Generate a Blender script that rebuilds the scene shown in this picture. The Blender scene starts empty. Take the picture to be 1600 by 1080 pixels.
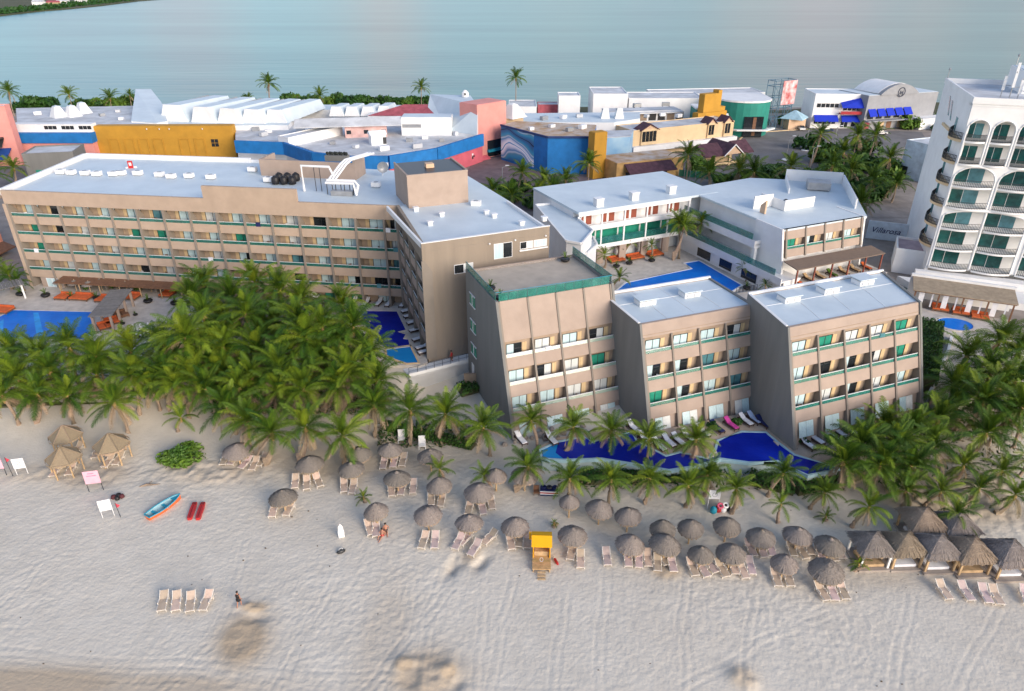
import bpy, bmesh, math, random
import numpy as np
from mathutils import Vector, Matrix
R = math.radians
rnd = random.Random(11)
S = bpy.context.scene
C = S.collection

# ------------------------------------------------------------------ camera
CAM_H = 46.0
PITCH = R(27.8)
FPX = 1109.0
cam_d = bpy.data.cameras.new('camera')
cam = bpy.data.objects.new('camera', cam_d)
C.objects.link(cam)
cam.location = (0, 0, CAM_H)
cam.rotation_euler = (R(90) - PITCH, 0, 0)
cam_d.sensor_width = 36
cam_d.lens = FPX / 1600 * 36
cam_d.clip_end = 20000
S.camera = cam

# ------------------------------------------------------------------ light
SUN_EL, SUN_AZ = R(19), R(140)      # azimuth clockwise from +Y
w = bpy.data.worlds.new('World')
S.world = w
w.use_nodes = True
nt = w.node_tree
nt.nodes.clear()
out = nt.nodes.new('ShaderNodeOutputWorld')
bg = nt.nodes.new('ShaderNodeBackground')
sky = nt.nodes.new('ShaderNodeTexSky')
sky.sky_type = 'NISHITA'
sky.sun_disc = False
sky.sun_elevation = SUN_EL
sky.sun_rotation = SUN_AZ
sky.air_density = 1.0
sky.dust_density = 0.8
sky.ozone_density = 2.0
tc = nt.nodes.new('ShaderNodeTexCoord')
mp = nt.nodes.new('ShaderNodeMapping')
mp.inputs['Scale'].default_value = (1.0, 1.0, 1.6)
nz = nt.nodes.new('ShaderNodeTexNoise')
nz.inputs['Scale'].default_value = 4.2
nz.inputs['Detail'].default_value = 4
rp = nt.nodes.new('ShaderNodeValToRGB')
rp.color_ramp.elements[0].position = 0.47
rp.color_ramp.elements[0].color = (0, 0, 0, 1)
rp.color_ramp.elements[1].position = 0.64
rp.color_ramp.elements[1].color = (1, 1, 1, 1)
mx = nt.nodes.new('ShaderNodeMixRGB')
mx.inputs['Color2'].default_value = (7.0, 4.9, 4.3, 1)
nt.links.new(tc.outputs['Generated'], mp.inputs['Vector'])
nt.links.new(mp.outputs['Vector'], nz.inputs['Vector'])
nt.links.new(nz.outputs['Fac'], rp.inputs['Fac'])
sep = nt.nodes.new('ShaderNodeSeparateXYZ')
band = nt.nodes.new('ShaderNodeMapRange')           # the cloud bank hugs the horizon
band.inputs['From Min'].default_value = 0.75
band.inputs['From Max'].default_value = 0.10
nt.links.new(tc.outputs['Generated'], sep.inputs['Vector'])
nt.links.new(sep.outputs['Z'], band.inputs['Value'])
mm_ = nt.nodes.new('ShaderNodeMath'); mm_.operation = 'MULTIPLY'
nt.links.new(rp.outputs['Color'], mm_.inputs[0])
nt.links.new(band.outputs['Result'], mm_.inputs[1])
nt.links.new(mm_.outputs['Value'], mx.inputs['Fac'])
nt.links.new(sky.outputs['Color'], mx.inputs['Color1'])
nt.links.new(mx.outputs['Color'], bg.inputs['Color'])
bg.inputs['Strength'].default_value = 0.13
nt.links.new(bg.outputs['Background'], out.inputs['Surface'])

sd = bpy.data.lights.new('sun', 'SUN')
sun = bpy.data.objects.new('sun', sd)
C.objects.link(sun)
sd.energy = 1.9
sd.angle = R(34)
sd.color = (1.0, 0.86, 0.72)
sv = Vector((math.sin(SUN_AZ) * math.cos(SUN_EL), math.cos(SUN_AZ) * math.cos(SUN_EL), math.sin(SUN_EL)))
sun.rotation_euler = sv.to_track_quat('Z', 'Y').to_euler()
S.view_settings.view_transform = 'Standard'
S.view_settings.look = 'None'
S.view_settings.exposure = 1.0
S.view_settings.gamma = 1.0
S.render.engine = 'CYCLES'

# ------------------------------------------------------------------ terrain and survey helpers
def sst(a, b, t):
    t = min(1, max(0, (t - a) / (b - a)))
    return t * t * (3 - 2 * t)

def ter(x, y):
    k = 16 * sst(-15, -11, x) * (1 - sst(-3, 1, x))       # a hollow left of the tall block
    return -2.7 - 0.010 * (62 - min(y, 62)) + 2.6 * sst(61 + k, 86 + k * .4, y)

CP, SP = math.cos(PITCH), math.sin(PITCH)
def at(u, v, z=0.0):
    """survey point: place on level z sighted at (u, v) of the plan photograph"""
    dx = (u - 800) / FPX; dy = (540 - v) / FPX
    ry = CP + dy * SP; rz = -SP + dy * CP
    t = (z - CAM_H) / rz
    return Vector((dx * t, ry * t, z))

def gnd(u, v, h=0.0):
    """point h above the terrain"""
    p = at(u, v, -2 + h)
    for _ in range(8):
        p = at(u, v, ter(p.x, p.y) + h)
    return p

def hgt(u, v, vtop, z0=0.0):
    p = at(u, v, z0)
    dy = (540 - vtop) / FPX
    return CAM_H + p.y * (dy * CP - SP) / (CP + dy * SP)

# ------------------------------------------------------------------ materials
MATS = {}
def mat(name, col, rough=0.7, var=0.12, vscale=0.6, col2=None, bump=0.0, bscale=8.0, spec=0.4, metal=0.0,
        alpha=1.0, rand=0.0, detail=4, coord='world', stretch=(1, 1, 1), bdist=0.1):
    m = bpy.data.materials.new(name)
    m.use_nodes = True
    t = m.node_tree; n = t.nodes; l = t.links
    b = n['Principled BSDF']
    b.inputs['Roughness'].default_value = rough
    b.inputs['Specular IOR Level'].default_value = spec
    b.inputs['Metallic'].default_value = metal
    b.inputs['Alpha'].default_value = alpha
    if coord == 'world':
        g = n.new('ShaderNodeNewGeometry'); src = g.outputs['Position']
    else:
        g = n.new('ShaderNodeTexCoord'); src = g.outputs['Object']
    mpn = n.new('ShaderNodeMapping'); mpn.inputs['Scale'].default_value = stretch
    l.new(src, mpn.inputs['Vector'])
    no = n.new('ShaderNodeTexNoise')
    no.inputs['Scale'].default_value = vscale
    no.inputs['Detail'].default_value = detail
    no.inputs['Roughness'].default_value = 0.6
    l.new(mpn.outputs['Vector'], no.inputs['Vector'])
    c2 = col2 if col2 else tuple(c * (1 - 2.2 * var) for c in col)
    c1 = col if col2 else tuple(min(1, c * (1 + var)) for c in col)
    ra = n.new('ShaderNodeValToRGB')
    ra.color_ramp.elements[0].position = 0.3
    ra.color_ramp.elements[1].position = 0.7
    ra.color_ramp.elements[0].color = (*c2, 1)
    ra.color_ramp.elements[1].color = (*c1, 1)
    l.new(no.outputs['Fac'], ra.inputs['Fac'])
    last = ra.outputs['Color']
    if rand > 0:
        oi = n.new('ShaderNodeObjectInfo')
        hs = n.new('ShaderNodeHueSaturation')
        mr = n.new('ShaderNodeMapRange')
        mr.inputs['To Min'].default_value = 1 - rand
        mr.inputs['To Max'].default_value = 1 + rand
        l.new(oi.outputs['Random'], mr.inputs['Value'])
        l.new(mr.outputs['Result'], hs.inputs['Value'])
        mr2 = n.new('ShaderNodeMapRange')
        mr2.inputs['To Min'].default_value = 0.5 + rand * 0.07
        mr2.inputs['To Max'].default_value = 0.5 - rand * 0.07
        l.new(oi.outputs['Random'], mr2.inputs['Value'])
        l.new(mr2.outputs['Result'], hs.inputs['Hue'])
        l.new(last, hs.inputs['Color'])
        last = hs.outputs['Color']
    l.new(last, b.inputs['Base Color'])
    if bump > 0:
        nb = n.new('ShaderNodeTexNoise')
        nb.inputs['Scale'].default_value = bscale
        nb.inputs['Detail'].default_value = 5
        l.new(mpn.outputs['Vector'], nb.inputs['Vector'])
        bp = n.new('ShaderNodeBump')
        bp.inputs['Strength'].default_value = bump
        bp.inputs['Distance'].default_value = bdist
        l.new(nb.outputs['Fac'], bp.inputs['Height'])
        l.new(bp.outputs['Normal'], b.inputs['Normal'])
    MATS[name] = m
    return m

peach = mat('peach_render', (0.39, 0.305, 0.25), 0.85, 0.05, 0.5, bump=0.1)
taupe = mat('taupe_render', (0.285, 0.235, 0.185), 0.85, col2=(0.235, 0.195, 0.155), vscale=0.7, stretch=(1, 1, 0.12), detail=6, bump=0.1)
tan = mat('tan_render', (0.62, 0.43, 0.29), 0.85, 0.06, 0.5)
recess = mat('shaded_recess_wall', (0.36, 0.27, 0.195), 0.85, 0.10, 0.8)  # tan wall, darkened to carry the shadow inside the balconies
beige = mat('beige_render', (0.44, 0.335, 0.255), 0.85, 0.05, 0.5, bump=0.1)
finp = mat('fin_render', (0.25, 0.215, 0.18), 0.85, 0.05, 0.4)
white = mat('white_paint', (0.80, 0.80, 0.79), 0.6, 0.04, 0.4)
roofw = mat('sky_tinted_white_roof', (0.62, 0.70, 0.74), 0.5, 0.05, 0.25, col2=(0.52, 0.60, 0.645), detail=8, bump=0.15, bscale=3)  # white coating with the blue of the skylight mixed into its colour
roofo = mat('weathered_roof', (0.68, 0.70, 0.72), 0.8, col2=(0.40, 0.41, 0.42), vscale=0.22, detail=7, bump=0.3, bscale=2)
roofr = mat('rusty_roof', (0.60, 0.54, 0.48), 0.9, col2=(0.42, 0.24, 0.10), vscale=0.35, detail=7, bump=0.3, bscale=2)
deckm = mat('terrace_screed', (0.53, 0.455, 0.365), 0.9, col2=(0.40, 0.345, 0.28), vscale=0.5, detail=6, bump=0.2)
paving = mat('pale_stone_paving', (0.58, 0.53, 0.47), 0.8, 0.10, 0.8, bump=0.2)
stonegrey = mat('grey_paving', (0.50, 0.49, 0.47), 0.8, 0.08, 0.6, bump=0.2)
glass = mat('teal_glass', (0.045, 0.26, 0.21), 0.12, 0.15, 0.7, spec=0.6, alpha=0.6)
glassd = mat('teal_glass_dark', (0.03, 0.17, 0.14), 0.1, 0.15, 0.7, spec=0.8, alpha=0.8)
glassp = mat('pale_green_glass', (0.36, 0.46, 0.38), 0.2, 0.1, 0.7, spec=0.7, alpha=0.85)
metalw = mat('white_metal', (0.78, 0.78, 0.78), 0.35, 0.03, 1)
metald = mat('dark_metal', (0.035, 0.037, 0.04), 0.4, 0.05, 1)
metalg = mat('grey_metal', (0.35, 0.36, 0.37), 0.4, 0.08, 1, metal=0.3)
curtain = mat('curtained_glass', (0.60, 0.76, 0.78), 0.3, col2=(0.42, 0.58, 0.61), vscale=3.0, stretch=(3, 3, 0.05), spec=0.6)
curtain2 = mat('curtained_glass_warm', (0.72, 0.74, 0.72), 0.35, col2=(0.52, 0.56, 0.56), vscale=3.0, stretch=(3, 3, 0.05), spec=0.6)
drape = mat('tan_drape', (0.66, 0.52, 0.30), 0.9, col2=(0.46, 0.31, 0.17), vscale=3.0, stretch=(3, 3, 0.05))
darkglass = mat('dark_glass', (0.02, 0.025, 0.03), 0.08, 0.1, 1, spec=0.8)
tealpane = mat('teal_pane', (0.03, 0.28, 0.19), 0.12, 0.1, 1, spec=0.7)
hotelpane = mat('dark_teal_pane', (0.012, 0.095, 0.09), 0.12, 0.25, 1, spec=0.7)
bluepane = mat('blue_pane', (0.10, 0.26, 0.30), 0.12, 0.15, 1, spec=0.7)
wood = mat('brown_wood', (0.20, 0.10, 0.055), 0.7, 0.15, 2.0, bump=0.2)
woodp = mat('pale_wood', (0.52, 0.36, 0.20), 0.75, 0.15, 2.0, bump=0.2)
orange = mat('orange_cushion', (0.62, 0.13, 0.035), 0.9, 0.08, 2)
black = mat('black_plastic', (0.018, 0.018, 0.02), 0.5, 0.1, 2)
whitec = mat('white_cushion', (0.78, 0.78, 0.80), 0.9, 0.05, 2)
thatch = mat('grey_thatch', (0.32, 0.275, 0.235), 0.95, col2=(0.17, 0.145, 0.125), vscale=9, detail=6, bump=0.9, bscale=14, rand=0.2, coord='obj', stretch=(1, 1, 0.6))
thatcht = mat('tan_thatch', (0.46, 0.345, 0.225), 0.95, col2=(0.28, 0.21, 0.14), vscale=9, detail=6, bump=0.9, bscale=14, rand=0.14, coord='obj')
fringe = mat('thatch_fringe', (0.40, 0.305, 0.21), 0.95, col2=(0.23, 0.175, 0.125), vscale=9, detail=6, bump=0.9, bscale=14, rand=0.14, coord='obj')
sling = mat('tan_sling', (0.60, 0.46, 0.35), 0.8, 0.08, 3, rand=0.22)
slingp = mat('pink_sling', (0.62, 0.47, 0.43), 0.8, 0.08, 3, rand=0.16)
blue = mat('bright_blue_wall', (0.012, 0.17, 0.47), 0.7, 0.10, 0.4, bump=0.1)
mustard = mat('mustard_wall', (0.50, 0.26, 0.03), 0.75, 0.07, 0.3, bump=0.1)
pink = mat('pink_wall', (0.72, 0.30, 0.26), 0.75, 0.06, 0.3, bump=0.1)
hotpink = mat('hot_pink_wall', (0.62, 0.13, 0.17), 0.75, 0.08, 0.3, bump=0.1)
cream = mat('cream_wall', (0.70, 0.52, 0.31), 0.8, 0.06, 0.4)
green = mat('sea_green_wall', (0.02, 0.23, 0.18), 0.7, 0.08, 0.4)
purple = mat('purple_shingle', (0.10, 0.045, 0.06), 0.8, 0.2, 0.8, bump=0.4, bscale=6)
redroof = mat('red_roof', (0.42, 0.10, 0.12), 0.8, 0.15, 0.6, bump=0.2)
awning = mat('royal_blue_awning', (0.008, 0.035, 0.50), 0.8, 0.06, 0.6)
greyw = mat('grey_shop_wall', (0.30, 0.31, 0.33), 0.8, 0.06, 0.4)
greyd = mat('grey_and_shaded_taupe', (0.215, 0.212, 0.20), 0.85, col2=(0.175, 0.175, 0.165), vscale=0.7, stretch=(1, 1, 0.12), detail=6, bump=0.1)  # on the block flanks this grey is taupe with its shade painted in
asphalt = mat('asphalt', (0.20, 0.19, 0.185), 0.95, 0.15, 0.15, bump=0.2)
redp = mat('red_plastic', (0.50, 0.03, 0.03), 0.4, 0.08, 2)
yellow = mat('yellow_canopy', (0.85, 0.42, 0.004), 0.6, 0.03, 2)
tealp = mat('teal_paint', (0.02, 0.30, 0.42), 0.5, 0.1, 2)
orangep = mat('orange_paint', (0.72, 0.16, 0.05), 0.5, 0.1, 2)
pinkp = mat('pink_sign', (0.80, 0.45, 0.53), 0.6, 0.05, 2)
skin = mat('skin', (0.42, 0.20, 0.13), 0.6, 0.05, 6)
hair = mat('dark_hair', (0.02, 0.014, 0.01), 0.6, 0.1, 6)
navy = mat('navy_cloth', (0.012, 0.02, 0.10), 0.85, 0.1, 3)
magenta = mat('magenta_towel', (0.55, 0.06, 0.30), 0.9, 0.1, 3)
leaf = mat('frond_green', (0.078, 0.155, 0.010), 0.6, col2=(0.030, 0.075, 0.005), vscale=0.9, rand=0.36, spec=0.3)
leafy = mat('frond_yellow_green', (0.15, 0.22, 0.014), 0.6, col2=(0.085, 0.145, 0.009), vscale=0.9, rand=0.3, spec=0.3)
leafd = mat('frond_dry', (0.38, 0.29, 0.18), 0.9, col2=(0.22, 0.16, 0.095), vscale=1.5, rand=0.25)
bush1 = mat('bush_green', (0.045, 0.125, 0.012), 0.6, col2=(0.02, 0.06, 0.008), vscale=1.0, rand=0.25)
bush2 = mat('bush_bright', (0.10, 0.19, 0.015), 0.6, col2=(0.04, 0.10, 0.01), vscale=1.2, rand=0.22)
trunk = mat('palm_trunk', (0.36, 0.27, 0.19), 0.9, col2=(0.21, 0.16, 0.115), vscale=1.0, stretch=(1, 1, 6), bump=0.5, rand=0.15)
husk = mat('palm_husk', (0.42, 0.27, 0.11), 0.9, 0.2, 4, bump=0.5)
grass = mat('lawn_green', (0.10, 0.19, 0.02), 0.95, 0.2, 1.0, bump=0.4)
soil = mat('garden_soil', (0.115, 0.105, 0.055), 0.95, col2=(0.045, 0.06, 0.02), vscale=0.8, bump=0.4)
drygnd = mat('dry_ground', (0.36, 0.31, 0.27), 0.95, col2=(0.22, 0.19, 0.17), vscale=0.3, detail=7, bump=0.4)

def water(name, col, col2, rough=0.3, bs=2.0, bst=0.25, vs=0.15, stretch=(1, 1, 1), lo=.3, hi=.7, spec=0.08, bd=0.1):
    m = mat(name, col, rough, col2=col2, vscale=vs, stretch=stretch, bump=bst, bscale=bs, spec=spec, bdist=bd)
    for n in m.node_tree.nodes:
        if n.type == 'VALTORGB':
            n.color_ramp.elements[0].position = lo
            n.color_ramp.elements[1].position = hi
    return m
pool_azure = water('azure_pool_water', (0.010, 0.24, 0.80), (0.004, 0.12, 0.55))
pool_light = water('light_pool_water', (0.015, 0.26, 0.62), (0.01, 0.20, 0.54))
pool_deep = water('deep_blue_pool_water', (0.008, 0.03, 0.42), (0.003, 0.008, 0.20))
lagoonm = water('lagoon_water', (0.09, 0.23, 0.21), (0.025, 0.12, 0.125), rough=0.28, bs=0.16, bst=0.5, vs=0.012, stretch=(0.16, 1, 1), spec=0.2, bd=0.6)

# ------------------------------------------------------------------ mesh builder
class MB:
    def __init__(s):
        s.v = []; s.f = []; s.m = []
    def add(s, vs, fs, m=0):
        o = len(s.v)
        s.v.extend([tuple(p) for p in vs])
        for f in fs:
            s.f.append(tuple(i + o for i in f)); s.m.append(m)
        return s
    def box(s, x0, x1, y0, y1, z0, z1, m=0):
        return s.add([(x0, y0, z0), (x1, y0, z0), (x1, y1, z0), (x0, y1, z0), (x0, y0, z1), (x1, y0, z1), (x1, y1, z1), (x0, y1, z1)],
                     [(0, 3, 2, 1), (4, 5, 6, 7), (0, 1, 5, 4), (1, 2, 6, 5), (2, 3, 7, 6), (3, 0, 4, 7)], m)
    def prism(s, poly, z0, z1, m=0, mtop=None):
        n = len(poly)
        zs = z1 if isinstance(z1, (list, tuple)) else [z1] * n
        vs = [(p[0], p[1], z0) for p in poly] + [(p[0], p[1], zs[i]) for i, p in enumerate(poly)]
        s.add(vs, [(i, (i + 1) % n, n + (i + 1) % n, n + i) for i in range(n)] + [tuple(range(n - 1, -1, -1))], m)
        s.add([vs[n + i] for i in range(n)], [tuple(range(n))], m if mtop is None else mtop)
        return s
    def extr(s, prof, x0, x1, m=0):
        """profile of (y, z) extruded along x"""
        n = len(prof)
        vs = [(x0, y, z) for y, z in prof] + [(x1, y, z) for y, z in prof]
        return s.add(vs, [(i, (i + 1) % n, n + (i + 1) % n, n + i) for i in range(n)] + [tuple(range(n - 1, -1, -1)), tuple(range(n, 2 * n))], m)
    def extry(s, prof, y0, y1, m=0):
        """profile of (x, z) extruded along y"""
        n = len(prof)
        vs = [(x, y0, z) for x, z in prof] + [(x, y1, z) for x, z in prof]
        return s.add(vs, [(i, (i + 1) % n, n + (i + 1) % n, n + i) for i in range(n)] + [tuple(range(n - 1, -1, -1)), tuple(range(n, 2 * n))], m)
    def tube(s, pts, r, n=6, m=0, cap=True):
        pts = [Vector(p) for p in pts]
        rs = r if isinstance(r, (list, tuple)) else [r] * len(pts)
        vs = []
        for i, p in enumerate(pts):
            d = (pts[min(i + 1, len(pts) - 1)] - pts[max(i - 1, 0)]).normalized()
            a = Vector((0, 0, 1)) if abs(d.z) < 0.9 else Vector((1, 0, 0))
            e1 = d.cross(a).normalized(); e2 = d.cross(e1)
            for k in range(n):
                t = 2 * math.pi * k / n
                vs.append(p + (e1 * math.cos(t) + e2 * math.sin(t)) * rs[i])
        fs = []
        for i in range(len(pts) - 1):
            for k in range(n):
                fs.append((i * n + k, i * n + (k + 1) % n, (i + 1) * n + (k + 1) % n, (i + 1) * n + k))
        if cap:
            fs.append(tuple(range(n - 1, -1, -1))); o = (len(pts) - 1) * n
            fs.append(tuple(range(o, o + n)))
        return s.add(vs, fs, m)
    def lathe(s, prof, n=12, c=(0, 0), m=0, sx=1, sy=1):
        vs = []
        for r, z in prof:
            for k in range(n):
                t = 2 * math.pi * k / n
                vs.append((c[0] + r * math.cos(t) * sx, c[1] + r * math.sin(t) * sy, z))
        fs = [(i * n + k, i * n + (k + 1) % n, (i + 1) * n + (k + 1) % n, (i + 1) * n + k) for i in range(len(prof) - 1) for k in range(n)]
        fs.append(tuple(range(n - 1, -1, -1))); o = (len(prof) - 1) * n
        fs.append(tuple(range(o, o + n)))
        return s.add(vs, fs, m)
    def mesh(s, name, mats, smooth=False, off=None):
        me = bpy.data.meshes.new(name)
        vs = s.v if off is None else [(a - off[0], b - off[1], c - off[2]) for a, b, c in s.v]
        me.from_pydata(vs, [], s.f)
        if not isinstance(mats, (list, tuple)): mats = [mats]
        for x in mats: me.materials.append(x)
        me.polygons.foreach_set('material_index', s.m)
        bm = bmesh.new(); bm.from_mesh(me)
        bmesh.ops.recalc_face_normals(bm, faces=bm.faces)
        if smooth:
            for f in bm.faces: f.smooth = True
        bm.to_mesh(me); bm.free()
        return me
    def build(s, name, mats, parent=None, world=False, smooth=False, loc=None):
        off = parent.location if (world and parent is not None) else None
        o = bpy.data.objects.new(name, s.mesh(name, mats, smooth, off))
        C.objects.link(o)
        if parent: o.parent = parent
        if loc is not None: o.location = loc
        return o

def tag(o, label=None, cat=None, group=None, kind=None):
    if label: o['label'] = label
    if cat: o['category'] = cat
    if group: o['group'] = group
    if kind: o['kind'] = kind
    return o
def thing(name, label, cat, loc=(0, 0, 0), rz=0.0, group=None):
    o = bpy.data.objects.new(name, None)
    C.objects.link(o)
    o.location = loc; o.rotation_euler = (0, 0, rz)
    o.empty_display_size = 0.3
    return tag(o, label, cat, group)
def inst(name, me, parent=None, loc=(0, 0, 0), rot=(0, 0, 0), sc=(1, 1, 1), m=None):
    o = bpy.data.objects.new(name, me)
    C.objects.link(o)
    if parent: o.parent = parent
    o.location = loc; o.rotation_euler = rot
    o.scale = sc if isinstance(sc, (tuple, list)) else (sc, sc, sc)
    if m is not None:
        o.material_slots[0].link = 'OBJECT'; o.material_slots[0].material = m
    return o
ORD = ['first', 'second', 'third', 'fourth', 'fifth', 'sixth', 'seventh', 'eighth', 'ninth', 'tenth', 'eleventh', 'twelfth',
       'thirteenth', 'fourteenth', 'fifteenth', 'sixteenth', 'seventeenth', 'eighteenth', 'nineteenth', 'twentieth']
def ordn(i, n):
    if i == 0: return 'leftmost'
    if i == n - 1: return 'rightmost'
    if i < 20: return ORD[i] + ' from the left'
    if i - 20 < 20 and n - 1 - i < 20: return ORD[n - 1 - i] + ' from the right'
    return str(i + 1) + 'th from the left'
# ------------------------------------------------------------------ sand, ground, water
def lattice(seed):
    return np.random.RandomState(seed).rand(257, 257)
def vnoise(X, Y, sc, seed):
    g = lattice(seed)
    x = X / sc; y = Y / sc
    xi = np.floor(x).astype(int); yi = np.floor(y).astype(int)
    fx = x - xi; fy = y - yi
    fx = fx * fx * (3 - 2 * fx); fy = fy * fy * (3 - 2 * fy)
    a = g[xi % 256, yi % 256]; b = g[(xi + 1) % 256, yi % 256]; c = g[xi % 256, (yi + 1) % 256]; d = g[(xi + 1) % 256, (yi + 1) % 256]
    return (a * (1 - fx) + b * fx) * (1 - fy) + (c * (1 - fx) + d * fx) * fy - 0.5

def make_sand():
    xs = np.concatenate([np.arange(-420, -64, 6.0), np.arange(-64, 64, 0.16), np.arange(64, 421, 6.0)])
    ys = np.concatenate([np.arange(-8, 30, 2.0), np.arange(30, 66, 0.16), np.arange(66, 90.1, 0.6)])
    X, Y = np.meshgrid(xs, ys, indexing='xy')
    ss_ = lambda a, b, q: (lambda t: t * t * (3 - 2 * t))(np.clip((q - a) / (b - a), 0, 1))
    kx = 16 * ss_(-15, -11, X) * (1 - ss_(-3, 1, X))
    t = np.clip((Y - 61 - kx) / (25 - kx * .6), 0, 1); t = t * t * (3 - 2 * t)
    Z = -2.7 - 0.010 * (62 - np.minimum(Y, 62)) + 2.6 * t
    Z = np.where(Y < 20, Z - (20 - Y) * 0.06, Z)
    fine = np.clip((70 - Y) / 6, 0.15, 1) * (np.abs(X) < 63)
    rough = 0.75 + 1.0 * vnoise(X, Y, 9, 9)
    Z += vnoise(X, Y, 11, 1) * 0.10 + vnoise(X, Y, 4, 2) * 0.03
    pits = np.abs(vnoise(X + 0.3 * Y, Y * 1.15, 0.40, 3)) + np.abs(vnoise(X - .2 * Y, Y * 1.2, 0.52, 4))
    Z += fine * rough * (pits * 0.06 + vnoise(X, Y * 1.2, 0.30, 5) * 0.055)
    damp = np.clip(vnoise(X, Y, 14, 6) * 0.8 + 0.0, 0, 1) * 0.4
    # wheel tracks: pairs of ruts
    def track(px, wheel=0.75, depth=0.026):
        nonlocal Z
        pts = [gnd(u, v) for u, v in px]
        for a, b in zip(pts[:-1], pts[1:]):
            d = np.array([b.x - a.x, b.y - a.y]); L = np.hypot(*d); d /= L
            s = (X - a.x) * d[0] + (Y - a.y) * d[1]
            q = (X - a.x) * -d[1] + (Y - a.y) * d[0]
            on = (s > -0.2) & (s < L + 0.2)
            wob = vnoise(s, s * 0, 3.0, 12) * 0.5
            for e in (-wheel / 2, wheel / 2):
                k = (q + wob - e) / 0.11
                Z = np.where(on, Z - depth * np.exp(-k * k) + depth * 0.5 * (np.exp(-((k - 2) ** 2)) + np.exp(-((k + 2) ** 2))), Z)
    for px in ([(690, 885), (668, 960), (660, 1080)], [(752, 940), (748, 1080)], [(800, 900), (780, 980), (768, 1080)], [(945, 900), (938, 1080)],
               [(1070, 890), (1066, 990), (1075, 1080)], [(1180, 905), (1168, 1080)], [(700, 920), (600, 1050), (560, 1090)], [(640, 930), (630, 1000), (575, 1080)],
               [(1290, 960), (1180, 1010), (1060, 1085)], [(525, 900), (470, 1000), (430, 1080)], [(380, 850), (365, 920), (330, 1000), (250, 1080)],
               [(0, 1020), (300, 1040), (600, 1060), (900, 1085)], [(0, 1042), (350, 1066), (520, 1085)], [(60, 880), (0, 960)], [(1420, 930), (1400, 1080)], [(1560, 950), (1500, 1080)],
               [(880, 930), (868, 1080)]):
        track(px)
    def mound(u, v, h, rx, ry, dm=0.9, rot=0.0):
        nonlocal Z, damp
        p = gnd(u, v)
        a = (X - p.x) * math.cos(rot) + (Y - p.y) * math.sin(rot); b = -(X - p.x) * math.sin(rot) + (Y - p.y) * math.cos(rot)
        k = np.exp(-((a / rx) ** 2 + (b / ry) ** 2))
        Z = Z + h * k * (1 + 1.9 * vnoise(X, Y, 0.7, 21))
        damp = np.maximum(damp, dm * np.clip(k * 1.6, 0, 1))
    mound(398, 950, 0.26, 1.1, 0.6); mound(404, 962, -0.3, 0.9, 0.7, 0.5); mound(380, 1000, 0.1, 2.0, 2.6, 0.95, 0.3)
    mound(632, 1040, 0.2, 0.9, 0.8); mound(640, 1062, -0.25, 0.8, 1.0, .6); mound(700, 1050, 0.18, 0.8, 0.8); mound(710, 1068, -.25, .8, .8, .5); mound(665, 1055, 0.15, 2.8, 2.2, 0.75)
    mound(735, 868, 0.15, 0.7, 1.4, 0.6, -0.5); mound(715, 880, -0.4, 0.7, 1.6, 0.3, -0.5); mound(750, 882, -0.3, 0.5, 1.4, 0.2, -0.5)
    mound(1160, 1060, 0.3, 1.0, 1.0, 0.6); mound(30, 1070, 0.0, 9, 1.6, 0.8); mound(200, 1075, 0.0, 10, 1.2, 0.6); mound(150, 745, 0.15, 3.5, 2.0, 0.6)
    mound(60, 740, .1, 4, 1.5, .4); mound(330, 740, .2, 6, 2, .5); mound(1040, 895, .1, 1.2, .8, .8); mound(600, 1000, 0, 2, 6, .3)
    mound(1350, 900, .0, 5, 1.5, .3); mound(1080, 760, .0, 12, 2, .4); mound(560, 720, .0, 12, 3, .5); mound(1500, 780, .2, 7, 4, .7)
    ny, nx = X.shape
    co = np.stack([X.ravel(), Y.ravel(), Z.ravel()], 1)
    i = np.arange(ny * nx).reshape(ny, nx)
    q = np.stack([i[:-1, :-1], i[:-1, 1:], i[1:, 1:], i[1:, :-1]], -1).reshape(-1, 4)
    me = bpy.data.meshes.new('beach_sand')
    me.vertices.add(len(co)); me.vertices.foreach_set('co', co.ravel())
    me.loops.add(q.size); me.loops.foreach_set('vertex_index', q.ravel())
    me.polygons.add(len(q)); me.polygons.foreach_set('loop_start', np.arange(len(q)) * 4)
    me.update(calc_edges=True)
    at_ = me.attributes.new('damp', 'FLOAT', 'POINT')
    at_.data.foreach_set('value', damp.ravel().astype(np.float32))
    m = mat('dry_pale_sand', (0.685, 0.625, 0.525), 0.95, col2=(0.605, 0.55, 0.46), vscale=0.5, detail=8, bump=0.5, bscale=3.5, spec=0.1)
    t = m.node_tree; b = t.nodes['Principled BSDF']
    an = t.nodes.new('ShaderNodeAttribute'); an.attribute_name = 'damp'
    mx = t.nodes.new('ShaderNodeMixRGB'); mx.inputs['Color2'].default_value = (0.45, 0.35, 0.24, 1)
    lk = b.inputs['Base Color'].links[0].from_socket
    t.links.new(an.outputs['Fac'], mx.inputs['Fac']); t.links.new(lk, mx.inputs['Color1']); t.links.new(mx.outputs['Color'], b.inputs['Base Color'])
    me.materials.append(m)
    for p in me.polygons: pass
    me.polygons.foreach_set('use_smooth', np.ones(len(q), bool))
    o = bpy.data.objects.new('beach_sand', me); C.objects.link(o)
    return tag(o, kind='structure')
make_sand()

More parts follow.
